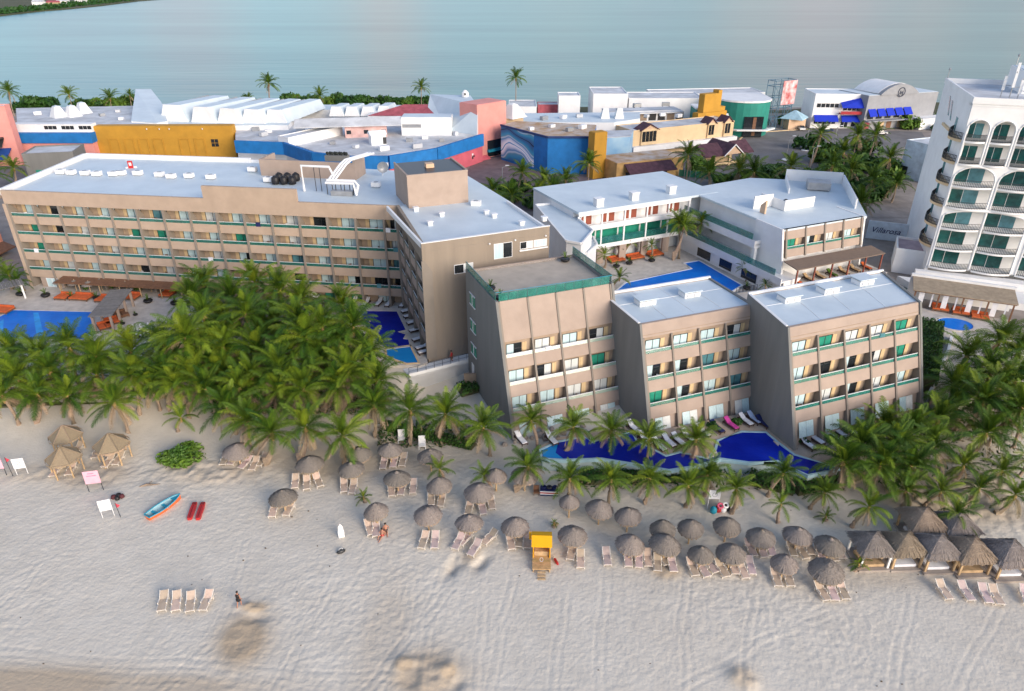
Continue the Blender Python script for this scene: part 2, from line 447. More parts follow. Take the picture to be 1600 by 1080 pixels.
def sheet(name, poly, z, m, kind='structure', th=0.0):
    b = MB()
    if th: b.prism(poly, z - th, z, 0)
    else: b.add([(p[0], p[1], z) for p in poly], [tuple(range(len(poly)))])
    o = b.build(name, m)
    return tag(o, kind=kind)
sheet('ground', [(-1500, 88), (1500, 88), (1500, 283), (-1500, 283)], -0.09, drygnd)
sheet('lagoon_water', [(-6000, 278), (6000, 278), (6000, 9000), (-6000, 9000)], -0.5, lagoonm)
sheet('sea_water', [(-3000, -3000), (3000, -3000), (3000, 6), (-3000, 6)], -3.6, lagoonm)
W2 = lambda pts, z=0.0: [tuple(at(u, v, z)[:2]) for u, v in pts]
# shoreline bank, road and plaza
b = MB()
sx = np.linspace(-700, 700, 71)
vs = []
for x in sx:
    e = 281 + 3.0 * math.sin(x * 0.05) + 2 * math.sin(x * 0.17) + (12 * sst(100, 180, x))
    vs += [(x, 270, -0.05), (x, e, -0.04), (x, e + 2.5, -0.8)]
b.add(vs, [(3 * i + j, 3 * i + 3 + j, 3 * i + 4 + j, 3 * i + 1 + j) for i in range(70) for j in range(2)])
tag(b.build('shore_bank', soil), kind='structure')
sheet('street', W2([(1040, 300), (1085, 232), (1135, 205), (1260, 200), (1440, 206), (1450, 222), (1390, 235), (1390, 262), (1240, 300)]), -0.03, asphalt)
sheet('forecourt_paving', W2([(700, 300), (752, 240), (800, 232), (850, 260), (960, 285), (960, 330), (740, 330)]), -0.02, mat('plum_paving', (.20, .15, .15), .9, .15, .4))
sheet('mall_street', W2([(-60, 305), (-60, 250), (700, 255), (760, 300), (130, 300)]), -0.035, asphalt)
b = MB()
kp = [at(u, v) for u, v in ((1152, 258), (1160, 240), (1150, 225), (1165, 208), (1262, 202))]
for a, c in zip(kp[:-1], kp[1:]):
    d = (c - a).normalized(); n = Vector((-d.y, d.x, 0)) * 0.25
    b.prism([a - n, c - n, c + n, a + n], -0.03, 0.13)
tag(b.build('street_kerb', cream), kind='structure')
# hotel grounds
sheet('pool_terrace', W2([(-40, 600), (-60, 440), (40, 440), (310, 440), (330, 600)]), 0.0, paving, th=0.5)
sheet('pool_terrace_east', W2([(535, 500), (540, 470), (655, 470), (668, 566), (655, 571), (600, 571), (565, 560)]), 0.0, paving, th=1.5)
sheet('courtyard_paving', [(9, 100), (27, 92), (46, 108), (38, 133), (6, 124)], -0.02, paving)
sheet('gravel_lot', W2([(1355, 340), (1380, 270), (1500, 290), (1480, 340)]), -0.025, drygnd)
sheet('roof_garden_lawn', W2([(1062, 290), (1080, 282), (1122, 302), (1112, 316)], 0.3), 0.3, grass, th=0.3)
# far shore over the water
b = MB()
p0 = at(-120, 26); pts = [(-1400, 760), (-900, 800)] + [tuple(at(u, v)[:2]) for u, v in ((0, 25), (60, 18), (110, 14), (160, 9), (215, 2))] + [(-640, 1700), (-1500, 2200)]
b.prism(pts, -1, 0.6)
tag(b.build('far_shore', soil), kind='structure')
# ------------------------------------------------------------------ balcony facades
def door_mesh(w_, h, fm):
    b = MB(); t = 0.06
    for x in (0, w_ / 2 - t / 2, w_ - t): b.box(x, x + t, -0.06, 0.0, 0, h)
    b.box(t, w_ - t, -0.055, 0.0, 0, t); b.box(t, w_ - t, -0.055, 0.0, h - t, h)
    return b.mesh('door_frame', fm)
def pane_mesh(w_, h):
    b = MB(); b.box(0.06, w_ / 2 - 0.03, -0.03, -0.005, 0.06, h - 0.06)
    return b.mesh('pane', curtain)
DOORS = {}
def put_door(root, x, y, z, w_, h, r, kind=None, name='sliding_door'):
    k = (round(w_, 2), round(h, 2), kind in ('white', 'hotel'))
    if k not in DOORS:
        DOORS[k] = (door_mesh(w_, h, metalw if k[2] else metald), pane_mesh(w_, h))
    fm, pm = DOORS[k]
    d = inst(name, fm, root, (x, y, z))
    q = r.random()
    pair = (curtain, curtain)
    if kind == 'hotel': pair = (hotelpane, hotelpane if q < .7 else bluepane)
    elif kind == 'teal' or (kind is None and q < 0.10): pair = (tealpane, tealpane)
    elif q < 0.20: pair = (curtain, darkglass)
    elif q < 0.30: pair = (darkglass, curtain2)
    elif q < 0.37: pair = (bluepane, bluepane)
    elif q < 0.55: pair = (curtain2, curtain2)
    elif q < 0.62 and kind != 'white': pair = (darkglass, darkglass)
    for i, pm_ in enumerate(pair):
        inst('pane', pm, d, (i * (w_ / 2 - 0.03), 0, 0), m=pm_)
    return d

BALC = []       # balcony places for chairs and towels: (root, x, y, z)
def bay_facade(root, x0, nb, bw, fz, lean, ztop, zbase, rec, r, side=1, fin_top=None, toprec=None, railm=glass, dw=1.9, finw=0.3, lo=-0.55, hi=0.72, last=None, finm=finp, backm=recess, bandm=peach, finout=0.16, drapes=True, furn=True, gh=.34):
    yf = lambda z: -lean * (ztop - z)
    top = ztop if fin_top is None else fin_top
    widths = [bw] * nb
    if last: widths = [bw] * (nb - 1) + [last]
    xs = [x0]
    for q in widths: xs.append(xs[-1] + q)
    # fins, each a sloping blade with the balcony partition behind it
    fb = MB(); rr = rec
    fb.extr([(yf(top) - finout, top), (yf(top) + 0.3, top), (yf(fz[0]) + rr, fz[0] + 1), (yf(fz[0]) + rr, fz[0]), (yf(zbase) + rr, zbase), (yf(zbase) - finout - 0.05, zbase)], -finw / 2, finw / 2)
    fm = fb.mesh('fin', finm)
    for x in xs: inst('fin', fm, root, (x, 0, 0))
    bb = MB()
    for i, zf in enumerate(fz):
        up = fz[i - 1] + lo if i else min(zf + 2.6, ztop)
        rc = toprec if (i == 0 and toprec is not None) else rec
        yb = max(yf(zf) + rc, yf(zf + 2.0) + 0.25)
        bb.box(x0, xs[-1], yb, yb + 0.2, zf, up + 0.2)
    bb.build('back_wall', backm, root)
    for wi in sorted(set(widths)):
        cw = wi - finw
        a = MB()
        a.extr([(lean * lo, lo), (lean * hi, hi), (lean * hi + 0.14, hi), (lean * hi + 0.14, 0), (rec, 0), (rec, -0.25), (lean * lo + 0.2, lo)], -cw / 2, cw / 2)
        am = a.mesh('balcony_band', bandm)
        g = MB(); g.extr([(lean * hi + 0.05, hi), (lean * (hi + gh) + 0.05, hi + gh), (lean * (hi + gh) + 0.08, hi + gh), (lean * hi + 0.08, hi)], -cw / 2, cw / 2)
        gm = g.mesh('glass_rail', railm)
        h = MB(); yy = lean * (hi + gh); h.box(-cw / 2, cw / 2, yy + 0.02, yy + 0.11, hi + gh, hi + gh + 0.06)
        hm = h.mesh('handrail', metalw)
        dr = MB(); dr.box(0, 0.55, -0.05, -0.01, 0, 2.05); drm = dr.mesh('drape', drape)
        for j in range(nb):
            if widths[j] != wi: continue
            xc = (xs[j] + xs[j + 1]) / 2
            for i, zf in enumerate(fz):
                rc = toprec if (i == 0 and toprec is not None) else rec
                yb = max(yf(zf) + rc, yf(zf + 2.0) + 0.25)
                inst('balcony_band', am, root, (xc, yf(zf), zf))
                gg = inst('glass_rail', gm, root, (xc, yf(zf), zf))
                inst('handrail', hm, gg)
                d_w = min(dw, cw * 0.66)
                x = xc - cw / 2 + 0.25 if side < 0 else xc + cw / 2 - 0.2 - d_w
                put_door(root, x, yb, zf + 0.02, d_w, 2.1, r)
                if drapes:
                    inst('drape', drm, root, (x - 0.62 if side > 0 else x + d_w + 0.08, yb, zf + 0.02))
                if furn: BALC.append((root, xc, yf(zf), zf, rc, cw, i, j))
    return xs, yf

# ------------------------------------------------------------------ long left wing
r1 = random.Random(3)
lw = thing('hotel_building', 'long peach hotel wing with five storeys of balconies behind the left pool', 'hotel', (-79.6, 108.5, 0), R(-7.6))
bay_facade(lw, 0.75, 15, 4.33, [11.4, 8.4, 5.4, 2.4], 0.0, 16, 0, 1.5, r1, side=1, fin_top=13.9, last=2.0, lo=-0.72, hi=0.58, bandm=beige, dw=2.35, railm=glassd, gh=.44)
b = MB(); b.box(0.3, 63.6, -0.05, 0.4, 13.88, 16.0); b.box(33.8, 48.5, -0.07, 0.4, 16.002, 17.9)
b.build('parapet', beige, lw)
b = MB(); b.box(0.0, 0.6, -0.2, 3, 0, 13.87); b.build('end_wall', beige, lw)
# body and roof in world outline
bod = [(-79.2, 110.4), (-16.2, 102), (-9.5, 121), (-45, 129.4), (-79.0, 133)]
b = MB(); b.prism(bod, 0, 15.0); o = b.build('body_wall', taupe, None)
rt = Matrix.Translation(lw.location) @ Matrix.Rotation(R(-7.6), 4, 'Z')
def reparent(o, root):
    o.parent = root
    o.matrix_parent_inverse = (Matrix.Translation(root.location) @ root.rotation_euler.to_matrix().to_4x4()).inverted()
    return o
reparent(o, lw)
b = MB(); b.prism([(-79.3, 108.9), (-16.7, 100.6), (-9.5, 121.2), (-45, 129.6), (-79.1, 133.2)], 15.0, 15.25)
reparent(b.build('roof', roofw), lw)
b = MB()
def wallline(b, pts, z0, z1, t=0.3, m=0):
    for p, q in zip(pts[:-1], pts[1:]):
        d = (Vector((q[0], q[1], 0)) - Vector((p[0], p[1], 0))); d.normalize(); n = Vector((-d.y, d.x, 0)) * t
        b.prism([(p[0], p[1]), (q[0], q[1]), (q[0] + n.x, q[1] + n.y), (p[0] + n.x, p[1] + n.y)], z0, z1, m)
wallline(b, [(-47.5, 129.4), (-79.3, 133.3), (-79.5, 109.2)], 15.0, 16.05, -0.5)
wallline(b, [(-30, 125.9), (-47.4, 129.7)], 15, 15.7, -0.4)
reparent(b.build('roof_parapet', white), lw)
b = MB(); b.extr([(-2.2, 1.7), (-2.2, 1.85), (0.1, 2.1), (0.1, 1.95)], 6.5, 36)
b.build('restaurant_awning', wood, lw)
b = MB()
for k in range(9): b.box(7 + k * 3.5, 7.12 + k * 3.5, -2.1, -1.98, 0, 1.72)
b.build('awning_posts', woodp, lw)
b = MB(); b.box(2.3, 6.2, -0.04, 0.3, 0, 1.66); b.build('ground_wall', peach, lw)
put_door(lw, 3.3, -0.06, 0.05, 2.0, 1.55, r1, 'white', 'ground_window')
b = MB(); b.box(5.2, 63, 1.45, 1.7, 0, 1.9); b.build('ground_back_wall', recess, lw)
for k in range(13): put_door(lw, 7.0 + 4.33 * k, 1.43, 0.02, 2.6, 1.8, r1, 'teal' if k % 3 else None, 'ground_door')

# tower wing toward the beach
tw = thing('hotel_tower', 'taupe hotel end wing with a blank gable wall above the deep blue pool', 'hotel', (-11.2, 83.4, 0), R(23.2))
bodB = [(-16.4, 100.9), (-11.0, 84.6), (-10.7, 83.6), (4.8, 90.2), (-0.4, 104), (-8.2, 120.8)]
b = MB(); b.prism(bodB, -1.5, 15.2); reparent(b.build('body_wall', taupe), tw)
b = MB(); b.prism([(-16.6, 100.8), (-11.2, 83.9), (4.9, 90.3), (-0.3, 104.1), (-8.3, 121.0)], 15.25, 15.5); reparent(b.build('roof', roofw), tw)
b = MB(); b.box(0, 17.6, 0, 0.35, -1.5, 16.2); b.build('gable_wall', taupe, tw)
b = MB(); b.box(-0.05, 17.65, -0.03, 0.38, 16.203, 16.28); b.build('parapet_cap', white, tw)
for q_ in ((17.3, 17.6, 0.4, 14, 15.5, 15.9), (0, 0.3, .4, 17.4, 15.5, 16.2)):
    b = MB(); b.box(*q_); b.build('roof_parapet', white, tw)
# west face balconies (a facade turned to the left)
wf = bpy.data.objects.new('west_balconies', None); C.objects.link(wf); wf.parent = tw
reparent(wf, tw)
wx = Vector((-11.2, 83.4)) - Vector((-16.7, 100.1))
wl = wx.length
tw2 = thing('hotel_building', 'taupe balcony front of the hotel turned left over the deep blue pool', 'hotel', (-16.7, 100.1, 0), math.atan2(wx.y, wx.x))
bpy.data.objects.remove(wf)
bay_facade(tw2, 0.2, 4, (wl - 0.4) / 4, [11.4, 8.4, 5.4, 2.4], 0.0, 16, 0, 1.2, random.Random(5), fin_top=13.9, lo=-0.72, hi=0.66, finout=0.12, finw=0.4, bandm=peach, furn=False)
b = MB(); b.box(0.0, wl - 0.02, -0.02, 0.4, 13.88, 16.15); b.build('parapet', taupe, tw2)
# gable openings
put_door(tw, 4.1, -0.03, 11.55, 2.6, 1.25, random.Random(8), 'white', 'gable_window')
d = put_door(tw, 9.6, -0.03, 12.75, 2.6, 2.1, random.Random(1), 'white', 'terrace_door')
for k in range(2): put_door(tw, 13.3 + k * 2.0, -0.03, 13.6, 1.9, 1.0, random.Random(4 + k), 'white', 'gable_window')
b = MB(); b.box(13.2, 17.3, -0.25, 0, 13.35, 13.5); b.build('window_sill', white, tw)
for x in (9.0, 12.6, 17.0):
    b = MB(); b.lathe([(0.02, -0.12), (0.13, -0.06), (0.13, 0.06), (0.02, 0.12)], 8); b.build('wall_lamp', metalw, tw, loc=(x, -0.12, 15.0))
# penthouse on the roof
ph = [at(639, 326, 15.5), at(732, 316, 15.5)]
pd = ph[1] - ph[0]
px = thing('rooftop_house', 'beige plant room block standing on the white roof of the end wing', 'plant room', ph[0], math.atan2(pd.y, pd.x))
L = pd.length
b = MB(); b.box(0, L, 0, 8.5, -0.25, 4.6); b.build('wall', peach, px)
b = MB(); b.box(0.25, L - 0.25, 0.25, 8.25, 4.603, 4.7); b.build('roof', metald, px)
b = MB(); b.box(-0.05, L + 0.05, -0.05, 0.2, 4.603, 4.85); b.box(-0.05, 0.2, 0.2, 8.5, 4.603, 4.85); b.box(L - 0.2, L + 0.05, 0.2, 8.5, 4.603, 4.85); b.build('parapet', peach, px)
b = MB(); b.box(3.8, 5, 3.5, 4.6, 4.71, 5.3); b.build('hatch', tan, px)

# ------------------------------------------------------------------ three leaning blocks in front
def leaning_block(label, org, ang, nb, bw, ztop, zbase, fz, parz, depth, seed, toprec, shl=0.0, shr=0.0):
    root = thing('hotel_block', label, 'hotel block', (org[0], org[1], 0), R(ang))
    r = random.Random(seed)
    Wd = nb * bw; lean = 0.345
    def shear(b):       # the flanks are not square to the front
        b.v = [(x + (shl * (1 - x / Wd) + shr * x / Wd) * max(0, y), y, z) for x, y, z in b.v]
        return b
    xs, yf = bay_facade(root, 0.12, nb, (Wd - .24) / nb, fz, lean, ztop, zbase, 1.35, r, side=-1, fin_top=parz + 0.02, toprec=toprec, railm=glassp if seed == 21 else glass, finw=0.22, finout=0.12)
    b = MB()
    b.extr([(yf(parz), parz), (0.0, ztop), (0.35, ztop), (0.35, parz), ], 0.0, Wd)
    b.build('parapet', peach, root)
    if fz[0] + 3 < ztop - 2:      # blank top storey: fins run on
        f = MB(); f.extr([(yf(parz) - 0.12, parz), (-0.12, ztop), (0.1, ztop), (yf(parz) + .1, parz)], -0.11, 0.11)
        fm = f.mesh('fin', finp)
        for x in xs: inst('fin', fm, root, (x, 0, 0))
    zg = fz[-1] - 2.65
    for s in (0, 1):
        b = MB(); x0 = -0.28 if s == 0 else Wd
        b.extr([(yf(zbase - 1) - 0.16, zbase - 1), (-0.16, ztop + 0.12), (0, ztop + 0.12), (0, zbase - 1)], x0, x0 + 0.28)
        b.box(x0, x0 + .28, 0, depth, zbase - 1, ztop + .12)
        shear(b).build('side_wall', greyd, root)  # shade of the flanks is part of the wall colour
    b = MB(); b.box(0, Wd, depth - 0.3, depth - 0.02, zbase - 1, ztop); shear(b).build('rear_wall', peach, root)
    # floors behind
    b = MB()
    lv = list(fz) + [zg]
    for i, zf in enumerate(lv):
        rc = toprec if i == 0 else 1.35
        yb = max(yf(zf) + rc, yf(zf + 2.0) + 0.25) + 0.21 if i < len(fz) else yf(zg) + 1.2
        b.box(0.02, Wd - 0.02, yb, 0 if yb < 0 else yb + .1, zf - .2 if i < len(fz) else zbase - 1, (lv[i - 1] - .21) if i else parz - .02)
        b.box(0.02, Wd - 0.02, max(yb, .02), depth - .31, zf - .2 if i < len(fz) else zbase - 1, (lv[i - 1] - .21) if i else parz - .02)
    b.box(0.02, Wd - .02, .37, depth - .31, parz - .01, ztop - .4)
    shear(b).build('core_wall', recess, root)
    # ground storey
    b = MB(); b.extr([(yf(zg) + 0.25, zbase - 1), (yf(zg + 2.1) + 0.25, zg + 2.1), (yf(zg + 2.1) + 0.5, zg + 2.1), (yf(zg) + 0.5, zbase - 1)], 0.0, Wd)
    b.build('ground_wall', peach, root)
    gw = MB(); t = 0.05
    for j in range(nb):
        x = xs[j] + 0.75
        for k in range(2):
            g = MB(); z0 = zg + 0.15; z1 = zg + 1.85
            xa = x + k * 1.02
            g.extr([(yf(z0) + 0.215, z0), (yf(z1) + 0.215, z1), (yf(z1) + 0.245, z1), (yf(z0) + .245, z0)], xa, xa + 0.98)
            g.build('ground_window', curtain if r.random() < .8 else curtain2, root)
    return root, Wd, yf, shear
blk1 = leaning_block('tallest leaning hotel block with blank top panels and the terrace on its roof', (-1.65, 73.1), 21.6, 4, 3.62, 13.0, -2.4, [6.05, 2.95, 0.0], 8.55, 10.6, 21, 1.0)
blk2 = leaning_block('middle leaning hotel block between the terrace block and the five bay block', (14.45, 71.4), 20.6, 4, 3.72, 11.0, -1.4, [7.0, 4.05, 1.15], 9.5, 9.0, 22, 0.9)
blk3 = leaning_block('right hand leaning hotel block, five bays wide, beside the hedge', (29.85, 68.6), 20.9, 5, 3.72, 12.0, -0.9, [8.2, 5.25, 2.4], 10.65, 9.0, 23, 0.9, 0.2, 0.38)
for blk, zt, dp in ((blk2, 11.0, 9.0), (blk3, 12.0, 9.0)):
    b = MB(); b.box(0.0, blk[1], 0.36, dp - 0.31, zt - 0.35, zt - 0.08); blk[3](b).build('roof', roofw, blk[0])
    b = MB(); b.box(-0.28, blk[1] + .28, dp - 0.3, dp - 0.02, zt + 0.004, zt + 0.3); b.box(-.3, -.0, dp * .02, dp - .35, zt + .124, zt + .2); blk[3](b).build('roof_kerb', white, blk[0])
    b = MB()
    for k in range(1, 4): b.box(blk[1] * k / 4, blk[1] * k / 4 + .05, .4, dp - .4, zt - .08, zt - .05)
    b.box(0.1, blk[1] - .1, dp * .62, dp * .62 + .06, zt - .079, zt - .045)
    blk[3](b).build('roof_seams', white, blk[0])
# terrace on the tall block
t1, W1, yf1, ln = blk1
b = MB(); b.box(0, W1, 0.36, 10.5, 12.4, 12.72); b.build('terrace_floor', deckm, t1)
b = MB(); b.box(0, W1, 10.3, 10.5, 12.73, 12.95); b.build('terrace_step', white, t1)
gp = MB(); gp.box(0, 1.13, -0.02, 0.02, 0.0, .95); gpm = gp.mesh('rail_panel', glass)
for k in range(12): inst('rail_panel', gpm, t1, (0.2 + k * 1.18, 0.12, 13.0))
for k in range(9):
    inst('rail_panel', gpm, t1, (-0.14, 0.2 + k * 1.18, 13.12), (0, 0, R(90)))
    inst('rail_panel', gpm, t1, (W1 + 0.14, 0.2 + k * 1.18, 13.12), (0, 0, R(90)))
b = MB(); b.tube([(-.14, 10.6, 14.09), (-.14, .12, 14.09), (W1 + .14, .12, 14.0), (W1 + .14, 10.8, 14.09)], 0.03, 4); b.build('handrail', tealp, t1)
for k, (zz, nm) in enumerate(((9.2, 0), (5.6, 0), (2.2, 0))):
    w_ = bpy.data.objects.new('tmp', None)
    b = MB(); b.box(-0.34, -0.28, 7.1, 9.0, zz, zz + 1.4); b.build('side_window', tealpane, t1)
    b = MB(); b.box(-0.40, -0.285, 7.0, 9.1, zz - .12, zz - .01); b.box(-0.40, -0.285, 7.0, 9.1, zz + 1.41, zz + 1.5); b.box(-0.4, -.285, 8.0, 8.08, zz, zz + 1.4); b.build('window_frame', metalw, t1)
    bpy.data.objects.remove(w_)
b = MB(); b.box(-0.33, -0.285, 8.2, 9.1, -1.6, .6); b.build('side_door', metalw, t1)

# ------------------------------------------------------------------ rooftop kit
def vent_box(label, blk, x, y, z):
    o = thing('rooftop_vent', label, 'roof vent', (0, 0, 0))
    M = Matrix.Translation(blk.location) @ Matrix.Rotation(blk.rotation_euler.z, 4, 'Z')
    p = M @ Vector((x, y, z)); o.location = p; o.rotation_euler = (0, 0, blk.rotation_euler.z)
    b = MB(); b.box(0, 2.2, 0, 1.5, 0.0, 0.55); b.build('curb', white, o)
    b = MB(); b.box(-0.15, 2.35, -.15, 1.65, 0.72, 0.84); b.build('cap', roofw, o)
    b = MB()
    for k in range(6): b.box(0.1 + k * .38, .16 + k * .38, 0.1, 1.4, .552, .715)
    b.build('louvres', metalg, o)
    for q_ in ((.3, .75), (1.3, 1.8)):
        b = MB(); b.box(*q_, -.13, -.01, .1, .45); b.build('duct', metalw, o)
vent_box('white louvred vent box, left one on the middle block roof', blk2[0], 2.3, 4.3, 10.93)
vent_box('white louvred vent box, right one on the middle block roof', blk2[0], 8.6, 4.5, 10.93)
vent_box('white louvred vent box, leftmost of three on the five bay block roof', blk3[0], 3.9, 5.3, 11.93)
vent_box('white louvred vent box, middle of three on the five bay block roof', blk3[0], 10.0, 5.7, 11.93)
vent_box('white louvred vent box, rightmost of three on the five bay block roof', blk3[0], 15.9, 6.2, 11.93)

def ac_unit(i, n, u, v, z, where):
    o = thing('air_conditioner', f'white air conditioner box, {ordn(i, n)} on {where}', 'air conditioner', at(u, v, z), R(-7), 'rooftop air conditioners')
    b = MB(); b.box(-.7, .7, -.5, .5, 0.12, .8); b.build('casing', white, o)
    b = MB(); b.lathe([(.36, .802), (.36, .84), (.1, .86)], 10); b.build('fan_grille', metalg, o)
    b = MB(); b.box(-.66, -.55, -.5, .5, 0, .118); b.box(.55, .66, -.5, .5, 0, .118); b.build('feet', metalg, o)
acs = [(96, 272), (112, 273), (134, 274), (152, 275), (178, 275), (190, 274), (216, 274), (250, 276), (268, 279), (296, 278), (330, 280)]
for i, (u, v) in enumerate(acs): ac_unit(i, len(acs), u, v, 15.25, 'the long left roof')
acs = [(395, 268), (420, 284), (560, 272), (588, 292), (600, 262), (744, 322)]
for i, (u, v) in enumerate(acs): ac_unit(i, len(acs), u, v, 15.4, 'the cluttered middle hotel roof')
o = thing('roof_pipes', 'large white pipe trestle crossing the hotel roof in front of the beige box', 'pipes', at(512, 300, 15.3), R(-7))
b = MB()
b.tube([(-3.8, 0, 0), (-3.8, 0, 4.0), (0.6, 0.2, 3.9), (1.2, 0.4, 2.2)], 0.2, 6); b.build('pipe', metalw, o)
for k in range(3):
    b = MB(); b.tube([(0.3 + .5 * k, -1.2, 1.6), (1.6 + .5 * k, 2.5, 3.8), (2.0 + .5 * k, 3.8, 4.2), (4.2 + .5 * k, 8.8, 4.2)], .17, 6); b.build('pipe', metalw, o)
b = MB(); b.tube([(0.6, -1.3, 2.2), (5.0, -1.3, 2.2), (5.6, -1.5, 1.6), (5.2, -1.8, .2)], .24, 6); b.tube([(0.6, -2.0, 2.0), (5.0, -2.0, 2.0), (5.4, -2.1, .2)], .2, 6); b.build('pipe', metalw, o)
b = MB()
for k in range(7): b.tube([(.5 + .7 * k, -1.3 + .4 * (k % 2), 0), (.5 + .7 * k, -1.3 + .4 * (k % 2), 2.0)], .07, 4)
for x in (-1.9, -1.0): b.tube([(x, .2, 0), (x, .2, 3.9)], .06, 4)
b.build('support', metald, o)
b = MB(); b.box(1.2, 4.6, -1.9, -.8, 0, .7); b.build('pump_set', metalg, o)
for i in range(6):
    u = 352 + 9 + (i % 3) * 13 + (i // 3) * 6; v = 291 - (i // 3) * 5
    o = thing('water_tank', f'black water tank, {ordn(i % 3, 3)} in the {"front" if i < 3 else "rear"} row on the hotel roof', 'water tank', at(u + 70, v - 4, 15.4), 0, 'black roof tanks')
    b = MB(); b.lathe([(.62, 0), (.66, .5), (.6, 1.0), (.3, 1.25)], 12); b.build('barrel', black, o, smooth=True)
    b = MB(); b.lathe([(.2, 1.252), (.2, 1.36)], 8); b.build('lid', metald, o)
p0, p1 = at(408, 273, 15.4), at(553, 280, 15.4)
d = p1 - p0
o = thing('rooftop_house', 'long low beige wall box on the hotel roof behind the white pipes', 'plant room', p0, math.atan2(d.y, d.x))
b = MB(); b.box(0, d.length, 0, .4, -.15, 2.6); b.box(d.length, d.length + .4, 0, 4.5, -.15, 3.2); b.box(0, .4, .4, 5, -.15, 2.6); b.build('wall', peach, o)
b = MB(); b.box(.4, d.length, .4, 5, 0, .6); b.build('roof', roofo, o)
o = thing('roof_planter', 'grey slatted roof box filled with dark plants at the back of the hotel roof', 'planter', at(508, 252, 15.4), R(-7))
b = MB(); b.box(0, 4.2, 0, 1.5, 0, 1.0); b.build('box', greyd, o)
b = MB()
for k in range(9): b.lathe([(.1, 1.0), (.3, 1.2), (.25, 1.5), (.05, 1.6)], 6, (.3 + .45 * k, .7 + .25 * (k % 2)))
b.build('plants', mat('dark_plant', (.03, .035, .03), .9), o)
o = thing('satellite_dish', 'grey satellite dish on the roof left of the beige plant room', 'satellite dish', at(598, 274, 15.4), R(20))
b = MB()
vs = [(0, 0, 0)]
for rr, zz in ((.35, .05), (.7, .2), (.95, .4)):
    for k in range(14): a = 2 * math.pi * k / 14; vs.append((rr * math.cos(a), -zz - .3, 1.5 + rr * math.sin(a)))
vs[0] = (0, -.3, 1.5)
b.add(vs, [(0, 1 + k, 1 + (k + 1) % 14) for k in range(14)] + [(1 + 14 * j + k, 15 + 14 * j + k, 15 + 14 * j + (k + 1) % 14, 1 + 14 * j + (k + 1) % 14) for j in range(2) for k in range(14)])
b.build('dish', metalg, o, smooth=True)
b = MB(); b.tube([(0, -.1, 0), (0, -.1, 1.5)], .07, 6); b.tube([(0, -.3, 1.5), (0, -1.2, 1.5)], .03, 4); b.build('mast', metalw, o)
o = thing('roof_sign', 'small red and white roof sign box on the left wing roof', 'sign', at(205, 263, 15.25), R(15))
b = MB(); b.box(-.4, .4, -.1, .1, 0, 1.3); b.build('panel', redp, o)  # red panel of the sign box, not a seat
b = MB(); b.box(-.2, .2, -.13, -.11, .5, 1.0); b.box(-.9, .9, .11, .5, 0, .25); b.build('frame', metalw, o)
rl = random.Random(9)
for i, (u, v) in enumerate([(672, 352), (690, 338), (760, 335), (772, 340), (650, 330), (815, 352), (850, 345)]):
    o = thing('roof_hood', f'small white roof hood, {ordn(i, 7)} on the end wing roof', 'roof hood', at(u, v, 15.5), R(23), 'hoods on the end wing roof')
    b = MB(); b.box(-.3, .3, -.3, .3, 0, .5); b.build('base', white, o)
    b = MB(); b.box(-.4, .4, -.4, .4, .502, .62); b.build('cap', metalw, o)

# ------------------------------------------------------------------ courtyard wings
cn = thing('courtyard_building', 'white three storey gallery wing with tan colonnade behind the courtyard pool', 'hotel wing', (11.3, 116.5, 0), R(25.2))
CL = 23.4; bwn = CL / 5
b = MB(); b.box(0, CL + 6, 1.9, 17, 0, 9.6); b.build('wall', white, cn)
b = MB(); b.box(-.1, CL + 6.1, -.1, 17.1, 9.6, 10.0); b.build('roof', roofw, cn)
b = MB(); b.box(0, CL, -.15, .15, 9.2, 9.598); b.box(0, CL, 0, 1.9, 6.3, 6.6); b.box(0, CL, -.12, .1, 6.6, 7.3); b.box(0, CL, 0, 1.9, 3.3, 3.6); b.box(0, CL, -.12, .1, 2.9, 3.299); b.build('gallery_slab', white, cn)
cm = MB(); cm.box(-.14, .14, -.14, .14, 3.6, 9.2); cmm = cm.mesh('column', white)
cp = MB(); cp.box(-.7, .7, -.2, .25, 0, 2.9); cpm = cp.mesh('pier', peach)
gm = MB(); gm.box(.16, bwn - .16, -.04, 0, 3.62, 4.9); gmm = gm.mesh('glass_rail', glassd)
lm = MB(); lm.box(.16, bwn - .16, 1.86, 1.89, 3.62, 6.25); lmm = lm.mesh('lobby_glass', tealpane)
dm = MB(); dm.box(0, 1.1, 1.84, 1.895, 0, 2.0); dmm = dm.mesh('room_door', mat('red_wood', (.28, .07, .04), .6))
wm = MB(); wm.box(0, 3.2, 1.4, 1.5, 0, 2.4); wmm = wm.mesh('arcade_curtain', curtain2)
for k in range(6):
    inst('column', cmm, cn, (min(k * bwn, CL - .15), 0.05, 0))
    inst('pier', cpm, cn, (k * bwn, .06, 0))
for k in range(5):
    inst('glass_rail', gmm, cn, (k * bwn, 0, 0)); inst('lobby_glass', lmm, cn, (k * bwn, 0, 0)); inst('arcade_curtain', wmm, cn, (k * bwn + .7, .3, .1))
    inst('room_door', dmm, cn, (k * bwn + 1.0, 0, 6.9)); inst('room_door', dmm, cn, (k * bwn + 2.6, 0, 6.9))
ce = thing('courtyard_building', 'white stepped wing with teal glass galleries on the right of the courtyard pool', 'hotel wing', (33.4, 127.2, 0), 0)
ax = Vector((42.8, 107.6)) - Vector((33.4, 127.2)); EL = ax.length
ce.rotation_euler = (0, 0, math.atan2(ax.y, ax.x))        # local x runs toward the beach, local +y to the right
def toce(pts):
    return [tuple((ce.matrix_basis.inverted() @ Vector((x, y, 0)))[:2]) for x, y in pts]
wing = toce([(34.6, 127.6), (43.6, 107.9), (58.9, 114.6), (64.8, 135.8), (47, 139), (36, 131)])
